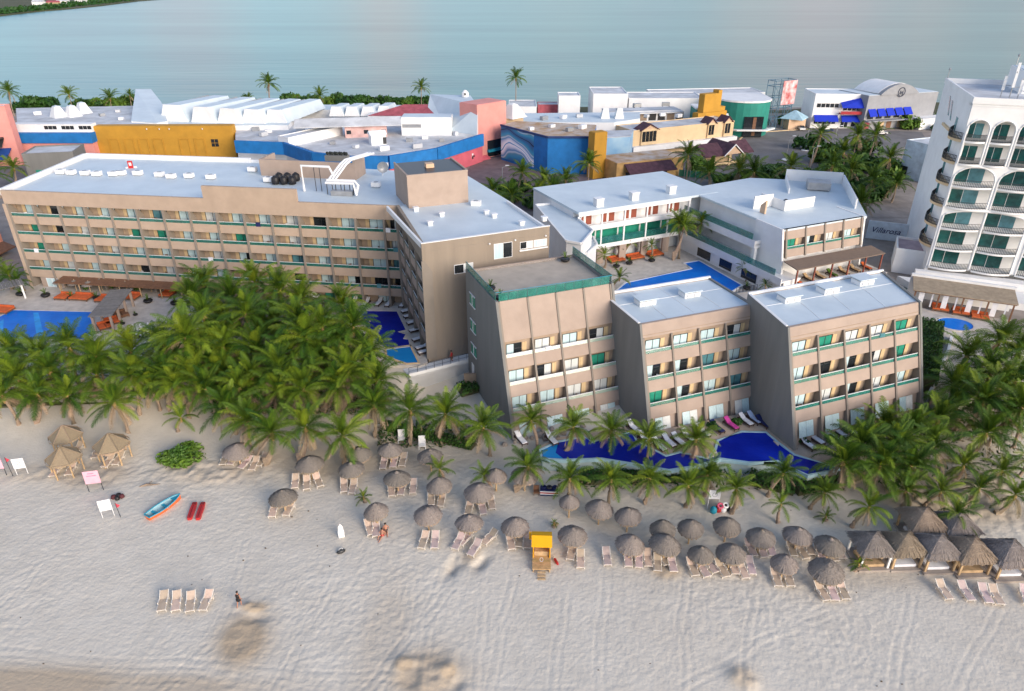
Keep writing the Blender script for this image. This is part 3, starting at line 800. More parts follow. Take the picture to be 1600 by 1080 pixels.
b = MB(); b.prism(wing, 0, 9.6); b.build('wall', white, ce)
wing2 = toce([(33.3, 128.9), (43.0, 107.5), (59.1, 114.5), (65, 136), (47, 139.3), (32.9, 131.5)])
b = MB(); b.prism(wing2, 9.6, 9.95); b.build('roof', roofw, ce)
b = MB(); b.box(-1, EL - 4.0, -1.3, 1.4, 6.1, 6.4); b.box(-1, EL - 4.0, -1.45, -1.3, 5.7, 6.95); b.box(EL - 4.15, EL - 4.0, -1.29, .1, 5.7, 6.95); b.build('upper_gallery', white, ce)
b = MB(); b.box(-1, EL + 4, -2.6, 1.4, 2.7, 3.0); b.box(-1, EL + 4, -2.75, -2.6, 2.3, 3.5); b.build('lower_gallery', white, ce)
g1 = MB().box(0, 1.75, -.03, .03, 0, 1.05).mesh('glass_rail', glass)
for k in range(int((EL - 3) / 1.8)): inst('glass_rail', g1, ce, (-1 + k * 1.8, -1.32, 6.95))
for k in range(int((EL + 5) / 1.8)): inst('glass_rail', g1, ce, (-1 + k * 1.8, -2.62, 3.5))
b = MB(); b.box(EL - 4.6, EL - 4.0, -1.25, -.7, 3.0, 5.69); b.build('corner_column', white, ce)
for x in (3, 8, 13, 17): inst('room_door', dmm, ce, (x, -.5, 3.05)); inst('room_door', dmm, ce, (x - 1.5, -.5, 6.45))
for x0, x1 in ((5, 8.5), (11, 14), (16.5, 20)):
    b = MB(); b.box(x0, x1, -2.2, -2.12, .4, 1.9); b.build('dark_opening', darkglass, ce)
b = MB(); b.box(-1.0, EL + 4, -2.1, 1.2, 0, 2.69); b.build('ground_wall', white, ce)
# its front: four bays over a pergola
ef = thing('hotel_block', 'small peach hotel front of four bays above the brown pergola', 'hotel block', (42.6, 107.4, 0), R(23.4))
bay_facade(ef, 0.8, 4, 4.0, [6.2], 0.2, 9.95, 5.4, 1.0, random.Random(31), side=-1, fin_top=9.95, toprec=.8, lo=-0.7, hi=.55, furn=False)
b = MB(); b.extr([(-.2 * 1.65, 8.3), (0, 9.95), (.4, 9.95), (.4, 8.3)], 0.2, 17.2); b.build('parapet', peach, ef)
b = MB(); b.extr([(-1.5, 3.4), (-.15, 10.05), (6, 10.05), (6, 0), (-1.5, 0)], -.1, .2); b.extr([(-1.5, 0), (-.15, 10.05), (6, 10.05), (6, 0)], 17.2, 17.5); b.build('side_wall', white, ef)
b = MB(); b.box(0.2, 17.2, .8, 6, 0, 6.7); b.build('core_wall', white, ef)
er = thing('roof_house', 'white walled roof enclosure with louvre boxes on the right courtyard wing', 'roof enclosure', at(1225, 330, 10), R(23.4))
b = MB(); b.box(0, 6.5, 0, .25, 0, 1.8); b.box(0, .25, .25, 6, 0, 1.6); b.box(-4, 0, 3, 3.2, 0, 2.2); b.build('wall', white, er)
b = MB(); b.lathe([(.45, 0), (.5, .5), (.45, 1.2), (.2, 1.45)], 12, (1.6, 1.6)); b.build('tank', black, er)
b = MB(); b.extr([(0, 0), (0, 2.3), (1.2, 1.2), (1.2, 0)], -4.2, -3.9); b.build('gable_wall', tan, er)
er2 = thing('roof_house', 'white parapet pen with grey machine on the far right courtyard roof', 'roof enclosure', (58.9, 128, 9.95), math.atan2(21.3, 5.9))
b = MB(); b.box(-9, 8, -2.6, -2.35, 0, 1.7); b.box(7.75, 8, -2.3, 8, 0, 2.1); b.box(-2, 7.7, 7.8, 8, 0, 1.0); b.build('wall', white, er2)
b = MB(); b.box(1, 4.2, 0.5, 4.5, 0.2, 1.5); b.build('machine', metalg, er2)
for i, (u, v) in enumerate([(990, 312), (1048, 302), (935, 322)]):
    o = thing('roof_hood', f'white block hood, {ordn(i, 3)} on the roof of the gallery wing', 'roof hood', at(u, v, 10), R(25), 'hoods on the gallery wing')
    b = MB(); b.box(-.7, .7, -.6, .6, 0, 1.3); b.build('base', white, o)
    b = MB(); b.box(-.8, .8, -.7, .7, 1.302, 1.45); b.build('cap', metalw, o)
# low white roofs between tower and gallery wing
lows = [([(838, 322), (888, 318), (912, 332), (904, 345), (925, 362), (908, 382), (885, 378)], 8.6, 'low white roof slab beside the end wing with a raised square kerb'),
        ([(868, 372), (905, 384), (926, 372), (932, 384), (916, 398), (888, 394)], 6.0, 'lowest white roof step next to the roof terrace')]
for pl, z, lb in lows[:2]:
    p = [tuple(at(u, v, z)[:2]) for u, v in pl]
    c = Vector((sum(q[0] for q in p) / len(p), sum(q[1] for q in p) / len(p), 0))
    o = thing('annex_building', lb, 'annex', c)
    b = MB(); b.prism(p, 0, z - .25); b.build('wall', white, o, world=True)
    b = MB(); b.prism(p, z - .25, z); b.build('roof', roofw, o, world=True)
    b = MB(); wallline(b, p + [p[0]], z, z + .35, .25); b.build('roof_kerb', white, o, world=True)
# ------------------------------------------------------------------ white hotel on the right
hr = thing('white_hotel', 'tall white hotel with arched balconies and dark iron railings at the right edge', 'hotel', (68.6, 110.2, 0), R(-19))
HW, HD, HH = 38.0, 22.8, 28.6
b = MB(); b.box(0.0, .5, 0.3, HD, 0, HH); b.box(.5, HW, 2.2, HD, 0, HH); b.build('wall', white, hr)
b = MB(); b.box(0, HW, 0, 2.2, HH - .4, HH); b.box(-.12, HW, -.15, .25, HH, HH + .9); b.box(-.12, .2, .25, HD, HH, HH + .9); b.box(0, HW, HD - .3, HD, HH, HH + .9); b.build('parapet', white, hr)
b = MB(); b.box(.2, HW, .25, HD - .3, HH - .01, HH + .12); b.build('roof', roofo, hr)
hf = [23.2, 19.8, 16.4, 13.0, 9.6, 6.2, 2.9]
# front screen wall with arches, cut as columns plus spandrels
def arch_row(x0, n, bw, z0, zs, z1, cw, name):
    """arched opening from z0, springing zs, wall top z1"""
    for j in range(n):
        xa = x0 + j * bw; xb = xa + bw; r = (bw - cw) / 2; xc = (xa + xb) / 2
        b = MB(); N = 10
        rise = min(r, z1 - zs - .35)
        prof = [(xb, z1), (xa, z1), (xa, z0), (xa + cw / 2, z0), (xa + cw / 2, zs)]
        arc = [(xc - r * math.cos(math.pi * k / N), zs + rise * math.sin(math.pi * k / N)) for k in range(1, N)]
        # split into quads for a clean face
        top = [(xc - r, zs)] + arc + [(xc + r, zs)]
        vs = []; fs = []
        for k, (x, z) in enumerate(top): vs += [(x, 0, z), (x, 0, z1), (x, .45, z), (x, .45, z1)]
        for k in range(len(top) - 1):
            a = 4 * k; fs += [(a, a + 4, a + 5, a + 1), (a + 2, a + 3, a + 7, a + 6), (a, a + 2, a + 6, a + 4)]
        b.add(vs, fs)
        b.box(xa, xa + cw / 2, 0, .45, z0, z1); b.box(xb - cw / 2, xb, 0, .45, z0, z1)
        b.build('arch', white, hr)
        t = MB()
        pts = [(x, -.03, z + .0) for x, z in top]
        t.tube([(xa + cw / 2, -.03, z0)] + pts + [(xb - cw / 2, -.03, z0)], .14, 5)
        t.build('arch_trim', white, hr)
arch_row(0, 11, 3.4, 19.8, 24.9, 28.18, .42, 'a')
arch_row(0, 6, 6.2, 13.0, 17.4, 19.78, .5, 'b')
arch_row(0, 3, 12.4, 2.9, 11.5, 12.98, .8, 'c')
for k in range(3):
    b = MB(); b.tube([(6.2 + 12.4 * k, .2, 2.9), (6.2 + 12.4 * k, .2, 12.6)], .2, 8); b.build('column', white, hr)
for k, (zf, nb, bw) in enumerate(((23.2, 11, 3.4), (19.8, 11, 3.4), (16.4, 6, 6.2), (13, 6, 6.2), (9.6, 6, 6.2), (6.2, 6, 6.2), (2.9, 6, 6.2))):
    b = MB(); b.box(.5, HW, .46, 2.2, zf - .35, zf)
    b.build('balcony_slab', white, hr)
    lip = MB(); rl_ = MB()
    for j in range(nb):
        xa, xb = j * bw + .35, (j + 1) * bw - .35; N = 8
        p = [(xa + (xb - xa) * t / N, -.05 - .75 * math.sin(math.pi * t / N) * (1 if bw > 4 else .5), 0) for t in range(N + 1)]
        lip.prism([(x, y) for x, y, _ in p] + [(xb, .45), (xa, .45)], zf - .3, zf)
        for zz in (1.0, .15): rl_.tube([(x, y, zf + zz) for x, y, _ in p], .035, 4)
        for t in range(N * 3 + 1):
            q = t / 3; i0 = min(int(q), N - 1); fr = q - i0
            x = p[i0][0] * (1 - fr) + p[i0 + 1][0] * fr; y = p[i0][1] * (1 - fr) + p[i0 + 1][1] * fr
            rl_.box(x - .025, x + .025, y - .02, y + .02, zf, zf + 1.0)
        rr = random.Random(k * 31 + j)
        dw = min(bw * .70, 4.4)
        D = put_door(hr, xa + .15, 2.15, zf + .02, dw, 2.35, rr, 'hotel', 'balcony_door')
    lip.build('balcony_lip', white, hr); rl_.build('iron_railing', metald, hr)
# wrapped side balconies, left face
for k, zf in enumerate(hf[:-1]):
    N = 9; p = []
    for t in range(N + 1): p.append((-.05 - 1.25 * math.sin(math.pi * (t / N) ** .8), .6 + 6.8 * t / N))
    b = MB(); b.prism([(0.0, .6)] + p[1:-1] + [(0.0, 7.4)], zf - .4, zf); b.build('balcony_lip', cream, hr)
    rl_ = MB()
    for zz in (1.0, .12, .5): rl_.tube([(x, y, zf + zz) for x, y in p], .04, 4)
    for t in range(N * 4 + 1):
        q = t / 4; i0 = min(int(q), N - 1); fr = q - i0
        x = p[i0][0] * (1 - fr) + p[i0 + 1][0] * fr; y = p[i0][1] * (1 - fr) + p[i0 + 1][1] * fr
        rl_.box(x - .03, x + .03, y - .03, y + .03, zf, zf + 1.0)
    rl_.build('iron_railing', metald, hr)
    b = MB(); b.box(-.04, .02, 6.2, 7.6, zf + .3, zf + 2.3); b.build('side_window', bluepane, hr)
# slanted plaster strips high on the left face
for z0, y0 in ((24.3, 13.0), (24.7, 15.4)):
    b = MB(); b.add([(-.06, y0, z0 + 2.8), (-.06, y0 + .8, z0 + 2.8), (-.06, y0 - 1.4, z0), (-.06, y0 - 2.2, z0), (0.02, y0, z0 + 2.8), (.02, y0 + .8, z0 + 2.8), (.02, y0 - 1.4, z0), (.02, y0 - 2.2, z0)],
                    [(0, 1, 2, 3), (0, 4, 5, 1), (1, 5, 6, 2), (2, 6, 7, 3), (3, 7, 4, 0)]); b.build('wall_emblem', bluepane, hr)
b = MB(); b.box(-.35, .3, 9.0, 15, 22.9, 23.3); b.build('ledge', cream, hr)
b = MB(); b.box(9, HW, 12, HD - 1, HH + .13, HH + 3.4); b.build('penthouse', white, hr)
b = MB(); b.box(9.3, HW - .3, 12.3, HD - 1.3, HH + 3.41, HH + 3.5); b.build('penthouse_roof', roofw, hr)
o = thing('antenna_mast', 'cluster of white antenna masts on the front corner of the white hotel roof', 'antenna', tuple(Matrix.Translation(hr.location) @ Matrix.Rotation(R(-19), 4, 'Z') @ Vector((5.2, 3.0, HH + .12))), R(-19))
b = MB()
for x, y, h in ((0, 0, 4.2), (1.2, .6, 3.2), (-1, .8, 3.6), (2.2, 0, 2.9), (.4, 1.6, 4.0)): b.tube([(x, y, 0), (x, y, h)], .07, 5)
b.build('mast', metalg, o)
for x, y, h in ((0, -.1, 3.0), (1.2, .5, 2.0), (-1, .7, 2.5), (2.2, -.1, 1.7), (.4, 1.5, 4.3)):
    b = MB(); b.box(x - .18, x + .18, y - .12, y + .12, h - 1, h + 1); b.build('antenna_panel', metalw, o)
b = MB(); b.tube([(0, 0, 2), (1.2, .6, 2)], .05, 4); b.tube([(0, 0, 2.2), (-1, .8, 2.2)], .05, 4); b.tube([(1.2, .6, 1.5), (2.2, 0, 1.5)], .05, 4); b.box(2.8, 5, .5, 2, 0, 1.3); b.build('bracket', metalg, o)
for i, (x, y) in enumerate(((.1, HD - .6), (9.6, HD - 1.4), (22, HD - 1.5))):
    o = thing('roof_lamp', f'small lamp post, {ordn(i, 3)} on the white hotel roof edge', 'lamp', tuple(Matrix.Translation(hr.location) @ Matrix.Rotation(R(-19), 4, 'Z') @ Vector((x, y, HH + (.9 if i == 0 else 3.5)))), 0, 'white hotel roof lamps')
    b = MB(); b.tube([(0, 0, 0), (0, 0, 1.3)], .06, 5); b.build('post', metalg, o)
    b = MB(); b.lathe([(.05, 1.3), (.2, 1.45), (.2, 1.6), (.03, 1.75)], 8); b.build('lamp_head', metalg, o)
# podium and terrace
pod = thing('podium_wall', 'white curved podium wall below the arched white hotel', 'wall', (68.6, 110.2, 0), R(-19))
b = MB()
pts = [(-1.5, -1.0), (6, -1.6), (16, -2.4), (30, -3), (40, -3.2)]
pr = [(-1.5, .28)] + pts + [(40, .28)]
b.prism(pts + [(40, -.1), (-1.5, -.1)], -.2, 2.2); b.build('wall', white, pod)
b = MB(); b.prism([(-4, -1.2), (-1.6, -1.4), (6, -1.9), (16, -2.7), (30, -3.3), (42, -3.5), (42, -9), (14, -7.6), (3, -6.3), (-2, -4.5)], -.2, 1.0); b.build('terrace', white, pod)

def house(name, label, cat, u0, v0, u1, v1, vtop, depth, m, roofm=roofw, z0=0.0, par=.3, z=None):
    """box with its front along the ground line from (u0, v0) to (u1, v1)"""
    a, c = at(u0, v0, z0), at(u1, v1, z0)
    d = c - a
    o = thing(name, label, cat, a, math.atan2(d.y, d.x))
    h = (z if z is not None else hgt(u0, v0, vtop, z0)) - z0
    L = d.length
    b = MB(); b.box(0, L, 0, depth, 0, h); b.build('wall', m, o)
    b = MB(); b.box(.2, L - .2, .2, depth - .2, h + .002, h + .1); b.build('roof', roofm, o)
    if par:
        b = MB(); b.box(-.04, L + .04, -.04, .2, h + .002, h + par); b.box(-.04, .2, .2, depth, h + .002, h + par); b.box(L - .2, L + .04, .2, depth, h + .002, h + par); b.box(.2, L - .2, depth - .2, depth, h + .002, h + par); b.build('parapet', m, o)
    return o, L, h
def roofpoly(name, label, cat, pts, z, m, roofm, z0=-.05, zs=None):
    p = [tuple(at(u, v, z if zs is None else zs[i])[:2]) for i, (u, v) in enumerate(pts)]
    c = Vector((sum(q[0] for q in p) / len(p), sum(q[1] for q in p) / len(p), z0))
    o = thing(name, label, cat, c)
    b = MB(); b.prism(p, z0, (z if zs is None else list(zs)), 0); b.build('wall', m, o, world=True)
    b = MB(); b.prism(p, z + .004 if zs is None else min(zs), (z + .15 if zs is None else [q + .12 for q in zs]), 0)
    if zs is not None:
        b = MB(); n = len(p); b.add([(p[i][0], p[i][1], zs[i] + .02) for i in range(n)] + [(p[i][0], p[i][1], zs[i] + .14) for i in range(n)], [tuple(range(n)), tuple(range(n, 2 * n))] + [(i, (i + 1) % n, n + (i + 1) % n, n + i) for i in range(n)])
    b.build('roof', roofm, o, world=True)
    return o, p
# ------------------------------------------------------------------ shopping mall strip, left to right
o, L, h = house('mall_hall', 'pink hall wall with dark and blue awnings at the far left edge', 'building', -70, 262, 36, 258, 170, 3, pink)
b = MB(); b.box(L - 12, L - 2.5, -2.5, -.05, 7.2, 7.5); b.extr([(-2.6, 5.4), (-.05, 7.2), (-.05, 7.0), (-2.6, 5.2)], L - 12, L - 2.5); b.build('awning', metald, o)
b = MB(); b.extr([(-4.4, 2.6), (-.05, 4.6), (-.05, 4.4), (-4.4, 2.4)], L - 11, L - 1.5); b.build('awning', mat('navy_awning', (.01, .06, .25), .8), o)
o, p = roofpoly('mall_hall', 'long white mall hall behind the blue band, left of the mustard front', 'building', [(27, 194), (250, 196), (262, 172), (215, 166), (25, 170)], 8.2, white, roofo)
o, L, h = house('mall_building', 'blue and pink shop front band below the white mall hall', 'building', 28, 250, 152, 250, 203, 4, pink, z=4.6, par=0)
b = MB(); b.box(-.6, L + .2, -.5, 4, 4.61, 7.2); b.build('blue_band', blue, o)
b = MB(); b.box(0, L, 1.2, 4, 7.21, 9.3); b.build('upper_wall', white, o)
for k in range(3):
    b = MB()
    for q in range(3): b.box(9.2 + k * 4.7 + q * 1.15, 10.2 + k * 4.7 + q * 1.15, 1.1, 1.19, 8.0, 8.9)
    b.build('window', darkglass, o)
o, L, h = house('mall_building', 'mustard yellow mall front with raised door panels', 'building', 158, 247, 370, 246, 198, 3.0, mustard, roofm=mustard, par=0)
for k, x in enumerate((3.2, 7.3, 11.2, 15.3, 22.4, 26.6)):
    b = MB(); b.box(x, x + .25, -.18, -.01, .5, 5.0); b.box(x + 2.6, x + 2.85, -.18, -.01, .5, 5.0); b.box(x, x + 2.85, -.18, -.01, 5.0, 5.25); b.build('panel_frame', mustard, o)
b = MB(); b.box(31.3, 33.2, -.08, 0, 3.0, 5.0); b.build('window', darkglass, o)
b = MB(); b.box(31.2, 33.3, -.12, -.085, 3.95, 4.05); b.box(32.2, 32.3, -.12, -.085, 3.0, 5.0); b.build('window_bars', mustard, o)
for k, x in enumerate((14.5, 17.9, 20.6, 29.6)):
    b = MB(); b.lathe([(.03, 7.6), (.16, 7.7), (.16, 7.9), (.03, 8)], 8, (x, -.2)); b.build('wall_lamp', metalw, o)
# vaulted monitors on the mall roof
def vault(label, u, v, w_, hh, dep, z, grp=None, gx=0):
    o = thing('roof_monitor', label, 'roof monitor', at(u, v, z), R(-14 if gx == 0 else gx), grp)
    b = MB(); prof = [(-w_ / 2, 0), (-w_ * .28, hh), (w_ * .28, hh), (w_ / 2, 0)]
    b.extry(prof, 0, .4); b.build('front_gable', white, o)
    b = MB()
    n = len(prof)
    vs = [(x, .41, z_) for x, z_ in prof] + [(x * .95, dep, z_ * .75 + .3) for x, z_ in prof]
    b.add(vs, [(0, 1, 5, 4), (1, 2, 6, 5), (2, 3, 7, 6), (4, 5, 6, 7)]); b.build('back_roof', roofw, o)
    b = MB(); b.box(-w_ * .3 - .15, -w_ * .3 + .1, .6, dep * .9, hh * .78, hh * .9); b.build('edge_rail', metalg, o)
    return o
roofpoly('mall_hall', 'large white mall hall carrying the trapezoid roof monitors', 'building', [(240, 198), (450, 196), (470, 172), (640, 172), (640, 165), (215, 163)], 7.6, white, roofw)
vs_ = [(272, 190, 9), (318, 192, 8), (359, 193, 8), (396, 193, 7.5), (431, 192, 7)]
for i, (u, v, w_) in enumerate(vs_): vault(f'large white trapezoid roof monitor, {ordn(i, 5)} of the five on the mall', u, v, w_, 4.6 - .25 * i, 24, 7.7, 'large roof monitors')
for i, (u, v) in enumerate([(526, 182), (550, 182), (575, 182), (600, 181)]): vault(f'small white rounded roof monitor, {ordn(i, 4)} of the four beside the red roof', u, v, 4.6, 2.8, 9, 7.7, 'small roof monitors', -6)
for i, (u, v) in enumerate([(92, 183), (115, 182), (131, 177)]):
    o = thing('roof_skylight', f'white pyramid skylight, {ordn(i, 3)} of the three on the left mall roof', 'skylight', at(u, v, 8.3), R(8), 'pyramid skylights')
    b = MB(); b.lathe([(2.6, 0), (1.1, 3.0)], 4); b.build('body', white, o)
    b = MB(); b.lathe([(1.2, 3.01), (.2, 3.3)], 4); b.build('cap', roofw, o)
o, p = roofpoly('mall_hall', 'sloping white wedge roof rising behind the mustard front', 'building', [(205, 190), (245, 193), (262, 190), (252, 160), (236, 140), (212, 140)], 10, white, roofw, zs=[8.6, 8.6, 8.6, 10.5, 12.5, 12.5])
# weathered roofs and blue fascia of the middle section
rim = [(368, 219), (445, 222), (490, 237), (540, 243), (606, 243), (680, 231), (752, 209)]
o, p = roofpoly('mall_hall', 'wide weathered grey mall roof inside the curved blue band', 'building', rim + [(748, 190), (640, 190), (470, 196), (368, 200)], 6.2, white, roofo)
b = MB(); q = [tuple(at(u, v, 7.4)[:2]) for u, v in rim]; wallline(b, q, 4.3, 7.4, -.8); b.build('blue_band', blue, o, world=True)
b = MB(); q = [tuple(at(u, v, 7.4)[:2]) for u, v in rim[4:]]; wallline(b, q, 0, 4.29, -.3); b.build('pink_wall', hotpink, o, world=True)
pz = at(738, 243, 2.4)
for k in range(5):
    a = k * 2 * math.pi / 5
    b = MB(); b.prism([(pz.x + .75 * math.cos(a + q) - .0, pz.z + .75 * math.sin(a + q)) for q in (-.35, .35)] + [(pz.x, pz.z)], 0, .12)
    b.v = [(x, pz.y - .9 - z + (x - pz.x) * .6, y) for x, y, z in b.v]; b.build('wall_emblem', white if k % 2 else metald, o, world=True)
o, L, h = house('mall_shed', 'pink shed with three small windows under a white roof on the mall', 'shed', 540, 216, 605, 214, 195, 5, mat('pale_pink_wall', (.72, .47, .43), .8), z0=6.3, roofm=roofo, par=0)
for k in range(3):
    b = MB(); b.box(.4 + k * 4.6, 1.6 + k * 4.6, -.06, 0, 1.0, 2.0); b.build('window', darkglass, o)
b = MB(); b.extr([(-1.2, h - .2), (2.6, h + 1.4), (6.2, h - .1), (6.2, h - .35), (2.6, h + 1.15), (-1.2, h - .4)], -13, L + 4); b.build('gable_roof', roofo, o)
o, L, h = house('mall_shed', 'plain white shed with a dark louvre right of the pink shed', 'shed', 628, 212, 706, 212, 184, 6, white, z0=6.3, par=0)
b = MB(); b.box(.3, 5.4, -.05, 0, 2.1, 3.0); b.build('louvre', metalg, o)
o, L, h = house('mall_shed', 'small white hut with a dark door on the weathered mall roof', 'shed', 581, 228, 604, 226, 212, 3, white, z0=6.3, par=0)
b = MB(); b.box(3.0, 3.9, -.05, 0, .2, 1.9); b.build('door', metald, o)
b = MB(); b.extr([(-.3, h), (1.5, h + .9), (3.3, h)], -.3, L + .3); b.build('gable_roof', white, o)
o, L, h = house('mall_shed', 'long white parapet shed with a slot, left on the weathered mall roof', 'shed', 452, 230, 536, 211, 217, 4, white, z0=6.3, roofm=roofo, par=.3)
o = thing('mall_roof', 'red hipped mall roof below the sloping white roof', 'roof', at(650, 180, 9), R(0))
b = MB(); b.add([(-14, -1, 0), (14, -2, 0), (12, 10, .2), (-8, 10, .2), (-4, 5, 2.2), (4, 5, 2.2)], [(0, 1, 5, 4), (1, 2, 5), (2, 3, 4, 5), (3, 0, 4)]); b.build('hip', redroof, o)
b = MB(); b.box(-14, 14, -.6, 10, -2.7, -.02); b.build('wall', white, o)
o, p = roofpoly('mall_hall', 'big sloping white metal roof left of the pink tower', 'building', [(745, 212), (702, 205), (688, 186), (668, 172), (672, 148), (735, 150), (747, 166)], 10, white, roofw, zs=[7.2, 7.2, 8.5, 10, 13.5, 14.5, 14])
b = MB(); c = at(727, 150, 14.6); b.lathe([(1.0, c.z - .2), (1.0, c.z + .9), (.3, c.z + 1.6)], 10, (c.x, c.y)); b.build('vent_cowl', white, o, world=True)
b = MB(); b.lathe([(.35, c.z + .3), (.35, c.z + .9)], 8, (c.x, c.y - .75)); b.build('cowl_opening', metald, o, world=True)
o, L, h = house('mall_tower', 'tall pink mall tower with a dark entrance below', 'tower', 747, 250, 791, 240, 165, 7, pink, par=0, roofm=pink)
b = MB(); b.box(3.6, L + .02, -.08, -.01, .2, 4.6); b.build('entrance', darkglass, o)
b = MB(); b.box(3.4, L + .3, -.9, -.09, 1.6, 2.2); b.build('canopy', tealp, o)
b = MB()
for k in range(3): b.box(.2, 3.3, -1.6 + .5 * k, -.09, .0 + .3 * k, .3 + .3 * k)
b.build('steps', hotpink, o)
# painted wall building
mp_ = [(783, 197), (856, 216), (926, 216), (932, 196), (806, 190)]
o, p = roofpoly('mural_building', 'bright blue corner building with a painted wave mural', 'building', mp_, 9, blue, roofr)
b = MB(); wallline(b, [p[0], p[1], p[2]], 9.003, 9.5, -.3); b.build('parapet', mat('navy_coping', (.02, .05, .16), .7), o, world=True)
mur = bpy.data.materials.new('mural_paint'); mur.use_nodes = True
t = mur.node_tree
g = t.nodes.new('ShaderNodeTexCoord'); wv = t.nodes.new('ShaderNodeTexWave'); wv.bands_direction = 'Z'; wv.inputs['Scale'].default_value = 0.05; wv.inputs['Distortion'].default_value = 9.0; wv.inputs['Detail'].default_value = 3; wv.inputs['Detail Scale'].default_value = 0.7
ra = t.nodes.new('ShaderNodeValToRGB')
for pos, c in ((0, (.03, .12, .28)), (.3, (.03, .30, .50)), (.5, (.10, .33, .45)), (.62, (.55, .68, .75)), (.75, (.06, .26, .50)), (1.0, (.01, .30, .55))):
    e = ra.color_ramp.elements.new(pos); e.color = (*c, 1)
t.links.new(g.outputs['Object'], wv.inputs['Vector']); t.links.new(wv.outputs['Fac'], ra.inputs['Fac']); t.links.new(ra.outputs['Color'], t.nodes['Principled BSDF'].inputs['Base Color'])
t.nodes['Principled BSDF'].inputs['Roughness'].default_value = .7
a, c = Vector((*p[0], 0)), Vector((*p[1], 0)); d = (c - a).normalized(); n = Vector((d.y, -d.x, 0))
b = MB(); f = a + (c - a) * .72
b.prism([a + n * .02, f + n * .02, f + n * .07, a + n * .07], .6, 8.9); b.build('mural', mur, o, world=True)
o, L, h = house('pillar', 'mustard yellow pillar at the end of the blue mural building', 'pillar', 926, 280, 945, 277, 206, 2.6, mustard, roofm=mustard, par=0, z=11.2)
o, p = roofpoly('mall_hall', 'low white mall hall behind the rust streaked roof', 'building', [(808, 191), (960, 192), (1000, 186), (1000, 176), (806, 178)], 8.0, white, roofw)
o, p = roofpoly('mall_hall', 'pale blue painted shop wall right of the mustard pillar', 'building', [(946, 216), (985, 214), (990, 204), (946, 205)], 8, mat('pale_blue_wall', (.42, .60, .72), .7, col2=(.12, .32, .58), vscale=.12, detail=3), roofo)
b = MB()
# white halls further back
for lb, u0, v0, u1, v1, vt, dp, mm in (
        ('white mall block with a red gutter near the flagpole', 872, 196, 905, 196, 151, 8, white), ('plain tall white mall block in the middle of the strip', 925, 196, 978, 196, 148, 16, white),
        ('long low white mall hall left of the mustard stepped wall', 980, 196, 1095, 196, 155, 14, white), ('white mall hall with flat roof behind the sea green corner', 1022, 184, 1190, 180, 149, 12, white),
        ('red trimmed white roof step in the mall strip', 840, 192, 872, 192, 165, 6, redroof), ('white mall block by the small roof turret right of the pink tower', 795, 196, 838, 196, 168, 14, white)):
    o, L, h = house('mall_block', lb, 'building', u0, v0, u1, v1, vt, dp, mm, roofm=roofo)
o = thing('roof_turret', 'small cream roof turret just right of the pink tower', 'turret', at(801, 190, 8.2))
b = MB(); b.box(-3, 3, -2, 3, -2, 1.2); b.build('base', cream, o)
b = MB(); b.lathe([(4.2, 1.21), (3.6, 1.8), (1.4, 4.6), (.6, 4.9)], 4, (0, 0.5)); b.build('cap', white, o)
b = MB(); b.box(-2.6, 2.6, -2.08, -2.01, -1.6, -.4); b.build('opening', metald, o)
for i, u in enumerate((958, 1062)):
    vault(f'{"left" if i == 0 else "right"} small white roof hopper on the tall white mall block', 946 + 22 * i, 186, 2.6, 3.0, 2, 8.1, 'white roof hoppers', 5)
o, L, h = house('mall_gallery', 'open backed mall gallery with dark bays and a pale roof edge', 'building', 950, 214, 1062, 210, 190, 7, white, roofm=roofo, par=0, z=7.4)
for k in range(8):
    b = MB(); b.box(.8 + k * 3.0, 3.2 + k * 3.0, -.08, 0, 4.6, 6.6); b.build('dark_bay', metald if k % 3 else recess, o)
b = MB(); b.box(-.5, L, -1.6, -.09, 6.9, 7.3); b.build('roof_edge', roofo, o)
# cream building with dormers
o, L, h = house('cream_building', 'cream building with three gabled dormers over a white ledge', 'building', 986, 246, 1142, 228, 206, 9, cream, roofm=roofo)
b = MB(); b.box(-.5, L + .5, -1.6, -.02, 1.6, 3.0); b.build('ledge', white, o)
def dormer(o, x, w_, n):
    b = MB(); b.box(x - w_ / 2, x + w_ / 2, -.5, -.03, 3.1, h + .4); b.build('dormer_wall', cream, o)
    b = MB(); b.extry([(x - w_ / 2 - .5, h + .2), (x, h + 1.9), (x + w_ / 2 + .5, h + .2), (x + w_ / 2 + .5, h), (x, h + 1.6), (x - w_ / 2 - .5, h)], -.9, 3); b.build('dormer_roof', purple, o)
    b = MB(); b.extry([(x - w_ / 2, h + .401), (x, h + 1.62), (x + w_ / 2, h + .401)], -.52, 0); b.build('dormer_gable', tan, o)
    for k in range(n):
        ww = (w_ - .4) / n
        b = MB(); b.box(x - w_ / 2 + .25 + k * ww, x - w_ / 2 + .1 + (k + 1) * ww, -.56, -.51, 4.0, h - .2); b.build('window', darkglass, o)
dormer(o, 5.2, 5.2, 4); dormer(o, L - 8.5, 2.4, 2); dormer(o, L - 2.6, 2.4, 2)
o, L, h = house('mall_building', 'mustard stepped gable wall at the end of the mall', 'building', 1086, 222, 1130, 216, 178, 2.4, mustard, roofm=mustard, par=0)
b = MB(); b.box(1.8, 8.6, 0, 2.4, h + .1, h + 5.4); b.box(7.2, 8.6, 0, 2.4, h + 5.41, h + 6.2); b.box(8.61, 10.6, 0, 2.4, h + .1, h + 1.4); b.build('upper_step', mustard, o)
o, L, h = house('porch_shop', 'low tan shop with a purple awning roof behind the palm', 'shop', 962, 286, 1066, 274, 256, 9, mat('ochre_wall', (.52, .32, .12), .8), roofm=roofr, par=0)
b = MB(); b.extr([(-3.2, 2.7), (-.05, 4.4), (-.05, 4.2), (-3.2, 2.5)], 2.0, 15.5); b.build('awning_roof', purple, o)
